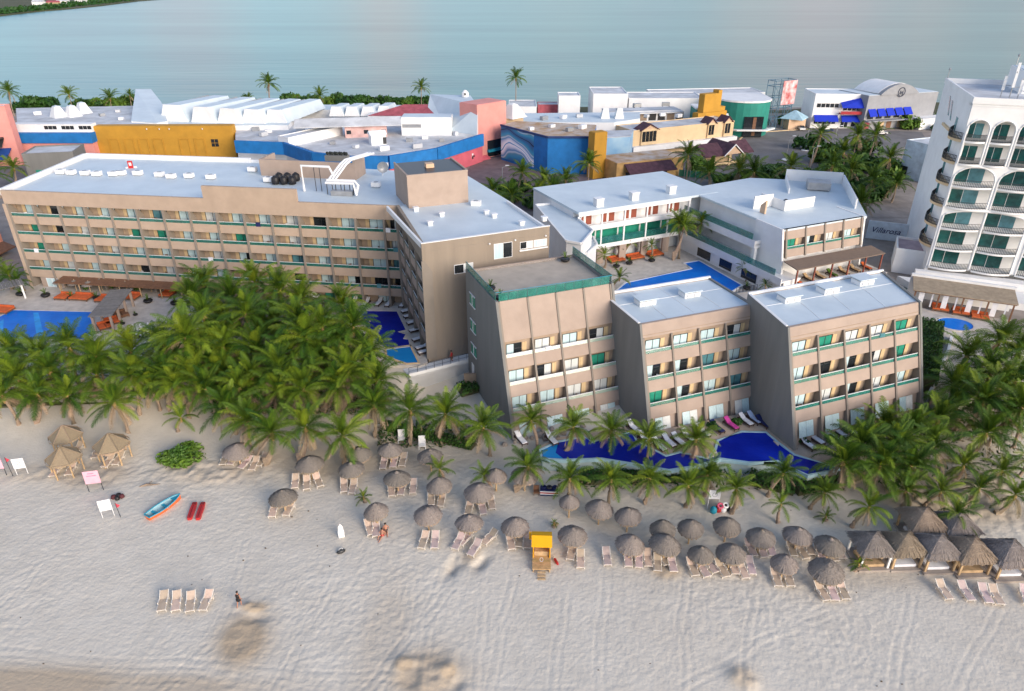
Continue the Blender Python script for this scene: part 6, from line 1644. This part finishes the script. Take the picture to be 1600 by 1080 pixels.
# boat
o = thing('rowing_boat', 'small open boat, teal inside and orange outside, on the sand', 'boat', gnd(258, 796), R(58))
def hull(sc, z0, zt, inner):
    b = MB(); n = 11; st = []
    for i in range(n):
        t = i / (n - 1); x = -1.9 + 3.8 * t
        w_ = .62 * sc * (math.sin(math.pi * (.14 + .83 * (1 - t) ** .0 * 1)) * 0 + (1 - max(0, (t - .35) / .65) ** 2.2) ** .8 * (.72 + .28 * min(1, t / .3)))
        st.append((x * (sc if inner else 1), w_, zt + .18 * t * t, z0 + .12 * max(0, t - .6)))
    vs = []; fs = []
    for x, w_, zz, zb in st: vs += [(x, -w_, zz), (x, -w_ * .72, zb + .08), (x, 0, zb), (x, w_ * .72, zb + .08), (x, w_, zz)]
    for i in range(n - 1):
        for j in range(4): a = 5 * i + j; fs.append((a, a + 5, a + 6, a + 1))
    fs.append((0, 1, 2, 3, 4)); b.add(vs, fs); return b, st
b, st = hull(1.0, .0, .52, False); b.build('hull', orangep, o)
b, st2 = hull(.94, .10, .525, True); b.build('inner_hull', mat('pale_teal_paint', (.30, .48, .52), .6), o)
b = MB()
for s in (-1, 1): b.tube([(x, s * w_, z + .02) for x, w_, z, _ in st], .06, 5)
b.tube([(st[0][0], -st[0][1], st[0][2]), (st[0][0], st[0][1], st[0][2])], .06, 5); b.build('gunwale', tealp, o)
for x, w_ in ((-1.1, .5), (.1, .56)): b = MB(); b.box(x - .14, x + .14, -w_, w_, .36, .40); b.build('thwart', tealp, o)
b = MB(); b.prism([(1.0, -.4), (1.75, -.1), (1.75, .1), (1.0, .4)], .55, .6); b.build('foredeck', tealp, o)
for i, (u, lb) in enumerate(((301, 'left one of two red paddle boards side by side on the sand'), (314, 'right one of two red paddle boards side by side on the sand'))):
    o = thing('paddle_board', lb, 'board', gnd(u, 800), R(9))
    b = MB(); b.prism([(-.24, -1.15), (-.16, -1.3), (.16, -1.3), (.24, -1.15), (.26, .3), (.22, 1.2), (-.22, 1.2), (-.26, .3)], .02, .3); b.build('deck', redp, o)
    b = MB(); b.box(-.2, .2, .7, 1.1, .305, .36); b.box(-.03, .03, -1.1, .6, .303, .33); b.build('foot_pad', mat('dark_red_pad', (.25, .02, .02), .7) if i == 0 else bpy.data.materials['dark_red_pad'], o)
# signs and flags at the left
def sign_board(label, u, v, rz, w_, h0, h1, m, lean=0.0, text=None, tm=redp):
    o = thing('beach_sign', label, 'sign', gnd(u, v), R(rz))
    b = MB()
    for x in (-w_ / 2 + .05, w_ / 2 - .05): b.tube([(x, 0, -.3), (x, 0, h1)], .035, 5)
    b.build('post', metald if m is pinkp else metalw, o)
    b = MB(); b.box(-w_ / 2, w_ / 2, -.06, -.037, h0, h1); b.build('board', m, o)
    if text:
        for k, tl in enumerate(text):
            z = h1 - .3 - k * .3
            b = MB(); b.box(-w_ * .34 * tl, w_ * .34 * tl, -.07, -.061, z - .06, z + .06); b.build('print', tm, o)
    return o
sign_board('pink beach sign board on two dark posts', 151, 768, 12, 1.5, 1.1, 2.7, pinkp, text=(.6, .9), tm=mat('dark_pink_print', (.62, .22, .34), .6))
sign_board('white sign board on thin legs beside the small red flag', 170, 808, 20, 1.15, .9, 2.2, metalw)
sign_board('pink sign board cut by the left picture edge', 0, 744, 8, 1.5, 1.0, 2.4, pinkp)
o = sign_board('white frame sign with a dark round symbol near the left edge', 36, 742, 15, 1.15, .9, 2.2, metalw)
b = MB(); b.tube([(-.2, -.075, 1.75), (.05, -.075, 1.9), (.22, -.075, 1.7), (-.15, -.075, 1.5), (.1, -.075, 1.25), (.25, -.075, 1.4)], .035, 4); b.build('symbol', metalg, o)
for lb, u, v, h in (('red warning flag on a dark pole at the left edge', 21, 745, 2.6), ('small red flag on a thin pole beside the white sign', 189, 809, 1.9)):
    o = thing('beach_flag', lb, 'flag', gnd(u, v)); b = MB(); b.tube([(0, 0, -.2), (-.12, 0, h)], .03, 5); b.build('pole', metald, o)
    b = MB(); b.add([(-.12, 0, h), (.1, -.1, h - .05), (.3, .03, h - .3), (.05, .08, h - .6), (-.08, 0, h - .62)], [(0, 1, 2, 3, 4)]); b.build('cloth', mat('red_flag', (.62, .06, .09), .8) if h > 2 else bpy.data.materials['red_flag'], o)
o = thing('gear_pile', 'dark pile of beach bags on the sand near the white sign', 'bags', gnd(184, 778), .3)
for k, (x, y, s) in enumerate(((-.35, 0, .3), (.1, .1, .36), (.45, -.1, .28), (.05, -.35, .25))):
    b = MB(); b.lathe([(s * .8, 0), (s, .15), (s * .75, .38), (.05, .45)], 7, (x, y)); b.build('bag', mat('maroon_bag', (.11, .03, .035), .8) if k == 0 else (black if k % 2 else bpy.data.materials['maroon_bag']), o, smooth=True)
o = thing('driftwood', 'pale driftwood log lying on the sand above the boat', 'driftwood', gnd(234, 760), .2)
b = MB(); b.tube([(-1, 0, .1), (-.3, .15, .2), (.4, 0, .15), (1.1, .1, .08)], [.06, .12, .1, .03], 6); b.tube([(-.2, .1, .15), (.2, .5, .3)], .04, 5); b.build('log', trunk, o)
o = thing('surfboard', 'white pointed board standing upright in the sand', 'board', gnd(534, 840), .3)
b = MB(); b.extry([(-.28, 0), (.28, 0), (.3, .7), (.2, 1.4), (0, 1.75), (-.2, 1.4), (-.3, .7)], -.03, .03); b.build('deck', metalw, o)
b = MB(); b.box(-.02, .02, .031, .04, .1, 1.5); b.build('stringer', metalg, o)
o = thing('bag', 'small dark bag lying on the sand below the white board', 'bag', gnd(533, 863), .5)
b = MB(); b.lathe([(.3, 0), (.36, .12), (.2, .3), (.04, .34)], 8, sx=1.3, sy=.7); b.build('body', metald, o, smooth=True); b = MB(); b.tube([(-.2, 0, .3), (-.1, 0, .45), (.1, 0, .45), (.2, 0, .3)], .02, 4); b.build('strap', metalw, o)
# stacked rafts with swim rings
o = thing('raft_rack', 'stack of blue, red and white striped rafts on the sand', 'raft stack', gnd(858, 772), R(-4))
for k, m in enumerate((navy, metalw, redp, metalw, navy)):
    b = MB(); b.box(-.95, .95, -.35, .35, .02 + k * .15, .15 + k * .15); b.build('raft', m, o)
for k in range(3):
    b = MB(); b.tube([(-.6 + k * .6 + .24 * math.cos(a), .05 + .24 * math.sin(a), .9) for a in np.linspace(0, 2 * math.pi, 11)], .09, 5, cap=False); b.build('swim_ring', navy if k != 1 else metald, o)
o = thing('wicker_chair', 'brown wicker chair at the left end of the raft stack', 'chair', gnd(838, 772), 0)
b = MB(); b.box(-.3, .3, -.3, .3, .3, .42); b.box(-.3, .3, .22, .3, .421, .95); b.build('seat', wood, o); b = MB()
for x in (-.26, .26):
    for y in (-.26, .26): b.box(x - .03, x + .03, y - .03, y + .03, 0, .299)
b.build('legs', wood, o)
o = thing('raft_rack', 'heap of teal and red floats with two swim rings below the white sign', 'raft stack', gnd(1125, 800), R(10))
for k, (x, m, h) in enumerate(((-.75, tealp, .8), (-.2, redp, .75), (.3, metalw, .6), (.75, metald, .9))):
    b = MB(); b.lathe([(.24, 0), (.36, .2), (.34, h * .7), (.15, h)], 9, (x, .1 * (k % 2))); b.build('float', m, o, smooth=True)
for k, (x, m) in enumerate(((-.15, mat('pink_ring', (.75, .12, .22), .5)), (.42, metalw))):
    b = MB(); b.tube([(x + .26 * math.cos(a), -.15 + .2 * math.sin(a), .95 + .14 * math.sin(a)) for a in np.linspace(0, 2 * math.pi, 12)], .11, 6, cap=False); b.build('swim_ring', m, o)
o = sign_board('white square sign with a round symbol above the heap of floats', 1113, 796, -3, 1.15, 1.4, 2.5, metalw)
b = MB(); b.tube([(.25 * math.cos(a), -.075, 1.95 + .25 * math.sin(a)) for a in np.linspace(0, 2 * math.pi, 13)], .025, 4, cap=False); b.build('symbol', metalg, o)
for lb, u, v in (('white garden swing chair beside the stepping stones, left', 628, 690), ('white garden swing chair beside the stepping stones, right', 660, 700)):
    o = thing('garden_chair', lb, 'chair', gnd(u, v), .1)
    b = MB(); b.box(-.4, .4, -.35, .35, .4, .5); b.box(-.4, .4, .28, .36, .51, 1.5); b.build('seat', metalw, o)
    b = MB()
    for x in (-.38, .38): b.box(x - .04, x + .04, -.33, -.25, 0, .39); b.box(x - .04, x + .04, .27, .35, 0, .39); b.box(x - .03, x + .03, -.34, .27, .75, .82)
    b.build('frame', metalw, o)
for i, (u, v) in enumerate(sorted([(595, 662), (608, 663), (623, 667), (637, 668), (653, 672), (666, 674), (676, 673), (682, 676)])):
    o = thing('stepping_stone', f'white stepping stone, {ordn(i, 8)} on the dark garden strip', 'stepping stone', gnd(u, v), .2, 'stepping stones')
    b = MB(); b.box(-.3, .3, -.22, .22, -.1, .12); b.build('slab', stonegrey if i % 3 == 9 else metalw, o)
o = thing('rubbish_bin', 'bright blue bin under the palms behind an umbrella', 'bin', gnd(472, 706)); b = MB(); b.lathe([(.25, 0), (.3, .9)], 10); b.build('body', mat('blue_plastic', (.01, .12, .45), .5), o); b = MB(); b.lathe([(.33, .901), (.3, .98), (.05, 1.05)], 10); b.build('lid', tealp, o)
b = MB(); rq = random.Random(3)
for _ in range(45):
    p = gnd(rq.uniform(0, 1600), rq.uniform(790, 1075)); s = rq.uniform(.03, .07)
    b.lathe([(s, -.03), (s * .8, s * .5), (s * .1, s * .8)], 5, (0, 0), sx=rq.uniform(.6, 2.2))
    n0 = len(b.v) - 15
    for q in range(n0, len(b.v)): b.v[q] = (b.v[q][0] + p.x, b.v[q][1] + p.y, b.v[q][2] + p.z + .02)
tag(b.build('seaweed_scraps', mat('dry_seaweed', (.12, .085, .05), .95)), kind='stuff')
# ramp wall with railing by the tower
o = thing('ramp', 'white sloping ramp wall with a dark railing between the end wing and the tall block', 'ramp', at(690, 590, -1.5))
a, c = at(640, 592, -.6), at(742, 562, -.2)
b = MB(); q = [a, c]; wallline(b, [(a.x, a.y), (c.x, c.y)], -3, .1, .3); d = c - a; n = Vector((-d.y, d.x, 0)).normalized() * 2.4
b.prism([a, c, c + n, a + n], -3, -.35); b.build('wall', white, o, world=True)
b = MB(); b.tube([(a.x, a.y, 1.0), (c.x, c.y, 1.0)], .035, 4)
for k in range(9): q = a.lerp(c, k / 8); b.box(q.x - .025, q.x + .025, q.y - .025, q.y + .025, .1, 1.0)
b.tube([(a.x, a.y, .5), (c.x, c.y, .5)], .02, 4); b.build('railing', metald, o, world=True)
d2 = at(742, 600, -1.8)
b = MB(); b.box(d2.x - 1.4, d2.x + .2, d2.y, d2.y + .3, -2.6, -.3); b.build('door_recess', recess, o, world=True)

# ------------------------------------------------------------------ terrace furniture of the left pool
def daybed(label, p, rz, w_=2.0, grp=None, m=orange, canopy=False):
    o = thing('daybed', label, 'daybed', p, rz, grp)
    b = MB(); b.box(-w_ / 2, w_ / 2, -1.0, 1.0, .18, .36)
    for x in (-w_ / 2 + .1, w_ / 2 - .1):
        for y in (-.9, .9): b.box(x - .06, x + .06, y - .06, y + .06, 0, .179)
    b.build('base', wood, o)
    for k in range(2): b = MB(); b.box(-w_ / 2 + .06 + k * w_ / 2, -.06 + k * w_ / 2 + .02, -.95, .75, .362, .52); b.build('cushion', m, o)
    b = MB(); b.box(-w_ / 2 + .1, w_ / 2 - .1, .76, .98, .362, .75); b.build('bolster', m, o)
    return o
for i, (u, v, w_) in enumerate([(100, 466, 2.0), (128, 467, 3.2), (168, 470, 3.2), (207, 466, 2.2), (262, 462, 2.0), (4, 487, 3.0)]):
    daybed(['small orange daybed at the left of the restaurant awning', 'wide orange daybed below the restaurant awning', 'wide orange daybed behind the pool pergola', 'orange daybed right of the pool pergola', 'reddish daybed near the chess board side of the awning', 'orange daybed cut by the left edge beside the pool'][i], at(u, v), R(-8), w_, 'daybeds on the left terrace')
def pot_plant(label, p, s=1.0, k=0, grp='potted plants'):
    o = thing('potted_plant', label, 'potted plant', p, 0, grp)
    b = MB(); b.lathe([(.34 * s, 0), (.62 * s, .18 * s), (.72 * s, .42 * s), (.6 * s, .55 * s), (.5 * s, .5 * s)], 12); b.build('pot', black, o, smooth=True)
    r = random.Random(int(p[0] * 10))
    for q in range(7): inst('frond', FM['g'][q % 3][q % 2], o, (0, 0, .5 * s), (0, 0, q * 2.4 + r.random()), s * .28)
    return o
for i, (u, v) in enumerate([(33, 462), (72, 464), (112, 467), (152, 468), (232, 473), (274, 476), (212, 493), (192, 507)]):
    pot_plant(f'black bowl planter, {ordn(i, 8)} round the left pool terrace', at(u, v), [1, 1, .9, .9, 1, 1, .5, .5][i])
for i, u in enumerate([95, 118, 140, 158, 182, 198, 218, 235, 252, 285]):
    p = at(u, 456 + (i % 3) * 2); p.y += .5
    o = thing('thatched_umbrella', f'small grey terrace umbrella, {ordn(i, 10)} along the restaurant awning', 'umbrella', p, 0, 'terrace umbrellas')
    inst('thatch_roof', TM[i % 4], o, (0, 0, 1.5), sc=.62); inst('pole', polem, o, sc=(.7, .7, .75))
    if i % 2: bush(f'green planter bush, {ordn(i // 2, 5)} behind the terrace umbrellas', p + Vector((1.2, .8, .3)), (.7, .7, 1.6), 3, 'terrace bushes')
a = at(147, 503); c = at(178, 472)
d = c - a
o = thing('pergola', 'grey slatted pool pergola on pale posts at the corner of the left pool', 'pergola', at(148, 522), math.atan2((at(183, 478) - at(148, 522)).y, (at(183, 478) - at(148, 522)).x))
LP = 9.5
for x in (0.2, 3.2, 6.2, 9.2):
    for y in (-2.6, -.2): b = MB(); b.box(x - .15, x + .15, y - .15, y + .15, 0, 2.5); b.build('post', peach, o)
b = MB(); b.box(0, LP, -2.75, -2.6, 2.501, 2.7); b.box(0, LP, -.2, -.05, 2.501, 2.7); b.build('beam', peach, o)
sl = MB().box(-.2, .2, -3.0, .2, 2.705, 2.8).mesh('slat', mat('grey_slat', (.20, .19, .18), .8, .1, 2, rand=.1))
for k in range(21): inst('slat', sl, o, (.1 + k * .465, 0, 0))
for i, (u, v) in enumerate([(165, 512), (176, 505), (190, 494)]):
    daybed(['orange daybed under the front end of the pergola', 'orange daybed under the middle of the pergola', 'dark daybed under the far end of the pergola'][i], at(u, v), R(40), 1.9, 'pergola daybeds', orange if i < 2 else wood)
o = thing('pergola', 'small grey pergola roof cut by the left picture edge at the pool', 'pergola', at(-12, 470), R(40))
for x in (.2, 4.2):
    for y in (-2.2, -.2): b = MB(); b.box(x - .12, x + .12, y - .12, y + .12, 0, 2.4); b.build('post', white, o)
for k in range(10): inst('slat', sl, o, (.1 + k * .48, 0, -.25))
o = thing('chess_board', 'giant black and white chess board set into the terrace', 'chess board', at(222, 520, .01), R(20))
for i in range(8):
    for j in range(8):
        pass
wsq = MB().box(0, .48, 0, .48, 0, .03).mesh('square', metalw); bsq = MB().box(0, .48, 0, .48, 0, .03).mesh('square', black)
for i in range(8):
    for j in range(8): inst('square', wsq if (i + j) % 2 else bsq, o, (-2 + i * .5, -2 + j * .5, 0))
chm = MB().lathe([(.2, 0), (.2, .1), (.09, .2), (.08, .5), (.14, .6), (.02, .75)], 7).mesh('piece', black)
chw = MB().lathe([(.2, 0), (.2, .1), (.09, .2), (.08, .5), (.14, .6), (.02, .75)], 7).mesh('piece', metalw)
for i in range(8):
    for j, mm in ((0, chm), (1, chm), (6, chw), (7, chw)):
        q = Matrix.Rotation(R(20), 4, 'Z') @ Vector((-2 + i * .5 + .24, -2 + j * .5 + .24, 0))
        t = thing('chess_piece', f'{"black" if j < 2 else "white"} giant chess piece, {ordn(i, 8)} of the {["outer", "inner", "", "", "", "", "inner", "outer"][j]} {"black" if j < 2 else "white"} rank', 'chess piece', o.location + q + Vector((0, 0, .031)), 0, 'giant chess pieces')
        inst('piece', mm, t)

# dark framed sun loungers with white pads by the deep pools
def pad_lounger(label, p, rz, grp, m=whitec):
    o = thing('pool_lounger', label, 'lounger', p, rz, grp)
    inst('frame', bl_frame2, o); inst('pad', bl_pad, o, m=m)
bl_pad = L_mesh('pad', whitec, lambda b: (b.extr([(-.95, .34), (.35, .36), (1.05, .80), (1.05, .88), (.33, .46), (-.95, .44)], -.3, .3)))
def _f2(b):
    b.box(-.4, .4, -1.0, 1.05, .22, .31)
    for x in (-.35, .35): b.box(x - .04, x + .04, -.95, -.87, 0, .219); b.box(x - .04, x + .04, .92, 1.0, 0, .219)
    b.extr([(.36, .31), (1.08, .76), (1.08, .79), (.36, .34)], -.38, .38)
bl_frame2 = L_mesh('frame', mat('dark_wicker', (.07, .04, .035), .8, .1, 3), _f2)
pl_ = [(536, 470), (553, 474), (572, 476), (592, 476), (608, 477), (630, 478), (637, 488), (641, 496), (646, 506), (650, 518), (655, 532), (660, 545), (664, 552), (492, 468)]
for i, (u, v) in enumerate(pl_): pad_lounger(f'dark framed lounger with white pad, {ordn(i, len(pl_))} round the deep pool', at(u, v), R(-15 if i < 6 else -60), 'loungers round the deep pool')
pl_ = [(1045, 694, 0), (1060, 692, 0), (1098, 678, 0), (1120, 672, 1), (1142, 667, 2), (1165, 661, 0), (1178, 658, 3), (862, 690, 0), (990, 672, 0), (814, 690, 0), (1075, 686, 0), (1030, 700, 0), (1008, 690, 0), (1192, 664, 1)]
for i, (u, v, k) in enumerate(sorted(pl_)):
    pad_lounger(f'pool lounger, {ordn(i, len(pl_))} between the beach pool and the middle block', at(u, v, bz), R(28), 'loungers on the beach pool deck', [whitec, navy, magenta, mat('light_blue_towel', (.45, .55, .75), .9)][k] if k < 3 else bpy.data.materials.get('light_blue_towel', whitec))
pl_ = [(1275, 690), (1296, 684), (1312, 680), (1330, 676), (1350, 672), (1262, 698)]
for i, (u, v) in enumerate(sorted(pl_)): pad_lounger(f'pool lounger, {ordn(i, len(pl_))} in front of the five bay block', at(u, v, bz), R(28), 'loungers before the five bay block')
for i, (u, v) in enumerate([(1112, 668), (1150, 662), (1255, 692), (1300, 690), (1340, 676)]):
    p = at(u, v, bz); bush(f'clipped deck shrub, {ordn(i, 5)} before the leaning blocks', p, (.7, .7, 1.0), i % 4, 'deck shrubs')
for lb, u, v, z in (('white round life ring on a post at the corner of the five bay block', 1242, 688, bz), ('white life ring by the deep pool loungers', 492, 470, 0)):
    o = thing('life_ring', lb, 'life ring', at(u, v, z), .1)
    b = MB(); b.tube([(.36 * math.cos(a), -.06, 1.1 + .36 * math.sin(a)) for a in np.linspace(0, 2 * math.pi, 15)], .12, 7, cap=False); b.build('ring', metalw, o, smooth=True)
    b = MB(); b.tube([(0, 0, 0), (0, 0, 1.1)], .05, 5); b.build('post', metalg, o)
# rocks along the foot of the tall block
rk = random.Random(8)
for i in range(26):
    u = 790 + i * 8.2 + rk.uniform(-3, 3); v = rk.uniform(665, 690) - (u - 900) * .06
    p = gnd(u, v); o = thing('garden_rock', f'pale brown garden rock, {ordn(i, 26)} at the foot of the tall block', 'rock', p, rk.random() * 6, 'rocks at the tall block')
    b = MB(); s = rk.uniform(.25, .6); b.lathe([(s * .8, -.2), (s, .1), (s * .8, s * .6), (s * .25, s * .85)], 6, sx=rk.uniform(.7, 1.2), sy=rk.uniform(.6, 1)); b.build('stone', drygnd, o)
# courtyard and terrace furniture
for i, (u, v) in enumerate([(962, 408), (992, 404), (1022, 399)]):
    daybed(f'orange daybed, {ordn(i, 3)} along the courtyard colonnade', at(u, v), R(25), 3.0, 'courtyard daybeds')
for i, (u, v) in enumerate([(963, 418), (983, 413), (1018, 409), (1166, 452)]): pot_plant(['black bowl planter left of the first courtyard daybed', 'black bowl planter between the courtyard daybeds', 'black bowl planter right of the courtyard daybeds', 'black bowl planter at the near corner of the courtyard pool'][i], at(u, v), .9, grp='courtyard planters')
Mt = Matrix.Translation(t1.location) @ Matrix.Rotation(t1.rotation_euler.z, 4, 'Z')
for lb, x, y in (('black bowl planter at the back corner of the roof terrace', 12.8, 9.2), ('potted plant halfway along the left rail of the roof terrace', .6, 4.0), ('potted plant in the front left corner of the roof terrace', .7, .9)):
    pot_plant(lb, Mt @ Vector((x, y, 12.74)), .9, grp='roof terrace planters')
o = thing('bike_rack', 'dark bar rack near the end of the courtyard pool', 'rack', at(1150, 458), R(20))
b = MB()
for k in range(6): b.tube([(k * .7, 0, 0), (k * .7, 0, .9), (k * .7 + .5, 0, .9), (k * .7 + .5, 0, 0)], .05, 4)
b.build('bars', metald, o); b = MB(); b.box(-.3, 4.3, -.3, .3, 0, .06); b.build('base', metalg, o)
# pergola with brown loungers in front of the small peach hotel front
c = Matrix.Translation(ef.location) @ Matrix.Rotation(ef.rotation_euler.z, 4, 'Z')
o = thing('pergola', 'brown roofed pergola sheltering loungers below the small peach front', 'pergola', c @ Vector((.2, -1.7, 0)), ef.rotation_euler.z)
b = MB(); b.extr([(-3.0, 4.95), (.1, 5.3), (.1, 5.15), (-3.0, 4.8)], -.3, 18.4); b.build('roof', mat('brown_matting', (.21, .155, .12), .9, .12, 1.5, stretch=(1, 8, 1), bump=.3), o)
for k in range(6):
    for y in (-2.8,): b = MB(); b.box(k * 3.6 - .1, k * 3.6 + .1, y - .1, y + .1, 2.0, 4.82); b.build('post', mat('reddish_post', (.24, .07, .045), .7) if k == 0 else bpy.data.materials['reddish_post'], o)
b = MB(); b.box(-.3, 18.4, -4.2, 0.2, 0, 2.0); b.build('deck', paving, o)
for k in range(7):
    pad_lounger(f'lounger with brown pad, {ordn(k, 7)} under the brown pergola', c @ Vector((1.6 + k * 2.5, -3.3, 2.01)), ef.rotation_euler.z, 'loungers under the brown pergola', [orange, woodp, woodp, bush2, woodp, woodp, orange][k])
o = thing('glass_fence', 'teal glass fence along the edge of the right courtyard terrace', 'fence', c @ Vector((17.6, -8, 0)), ef.rotation_euler.z)
b = MB(); b.box(0, .05, -4, 7, 0, 1.2); b.box(.06, 9, -4, -3.95, 0, 1.2); b.build('panel', glass, o)
b = MB()
for k in range(6): b.box(-.03, .08, -4.06 + k * 2, -4 + k * 2, 0, 1.25)
b.build('posts', metalw, o)
# daybed cabana by the round pool
o = thing('pergola', 'long tan matting pergola roof beside the white podium wall', 'pergola', at(1438, 486, .4), R(-24))
b = MB(); b.extr([(.6, 3.0), (5.2, 3.6), (5.2, 3.45), (.6, 2.85)], -1.6, 12.0); b.build('roof', mat('tan_matting', (.36, .285, .20), .9, .12, 1.5, bump=.3), o)
b = MB(); b.box(-1.8, 12.2, 5.2, 5.6, 0, 3.9); b.box(-1.8, 12.2, 5.05, 5.19, 3.5, 3.9); b.build('rear_wall', white, o)
b = MB()
for k in range(5): b.box(-1.3 + k * 3.2, -1.1 + k * 3.2, .8, 1.0, 0, 2.9)
b.box(-1.5, 11.9, .75, 1.05, 2.7, 2.84); b.build('post', wood, o)
for k in range(4):
    for q_ in ((-.6, .1), (1.1, 1.3)):
        b = MB(); b.box(q_[0] + k * 3.2, q_[1] + k * 3.2, 1.1, 1.15, .4, 2.6); b.build('curtain', whitec, o)
for i, (u, v) in enumerate([(1468, 484), (1500, 490), (1530, 497)]): daybed(f'orange square daybed, {ordn(i, 3)} by the round pool', at(u, v, .4), R(-24), 2.3, 'round pool daybeds')
# towels and chairs on the balconies
rt_ = random.Random(12)
ch = MB(); ch.box(-.24, .24, -.24, .24, .38, .45); ch.box(-.24, .24, .2, .25, .451, .9)
for x in (-.2, .2):
    for y in (-.2, .2): ch.box(x - .025, x + .025, y - .025, y + .025, 0, .379)
chm_ = [ch.mesh('seat', wood), ch.mesh('seat', metalw)]
twm = MB().box(-.35, .35, -.04, .16, .55, 1.2).mesh('cloth', whitec)
used = {}
picks = [x for x in BALC if rt_.random() < .66]
for root, x, y, z, rc, cw, fi, bi in picks:
    M = Matrix.Translation(root.location) @ Matrix.Rotation(root.rotation_euler.z, 4, 'Z')
    key = root.name
    wing = {'hotel_building': 'the long hotel wing', blk1[0].name: 'the tall leaning block', blk2[0].name: 'the middle leaning block', blk3[0].name: 'the five bay block'}.get(key, 'the hotel')
    q = rt_.random()
    if q < .84:
        used[key] = used.get(key, 0) + 1
        o = thing('balcony_chair', f'balcony chair, {["top", "second", "third", "lowest"][fi]} row, {ORD[bi]} bay from the left of {wing}', 'chair', M @ Vector((x + rt_.uniform(-.6, .8), y + max(.35, rc * .55), z + .01)), root.rotation_euler.z + rt_.uniform(-1, 1), f'balcony chairs on {wing}')
        inst('seat', chm_[0 if rt_.random() < .7 else 1], o)
    else:
        m = [whitec, navy, whitec, magenta, whitec, bluepane][rt_.randrange(6)]
        ln = 0.345 if root in (blk1[0], blk2[0], blk3[0]) else 0
        o = thing('towel', f'{ {"white_cushion": "white", "navy_cloth": "navy", "magenta_towel": "magenta", "red_plastic": "red", "blue_pane": "blue"}[m.name] } towel on the {["top", "second", "third", "lowest"][fi]} row rail, {ORD[bi]} bay of {wing}', 'towel', M @ Vector((x + rt_.uniform(-.7, .7), y + ln * 1.0, z)), root.rotation_euler.z, f'towels on {wing}')
        inst('cloth', twm, o, m=m)
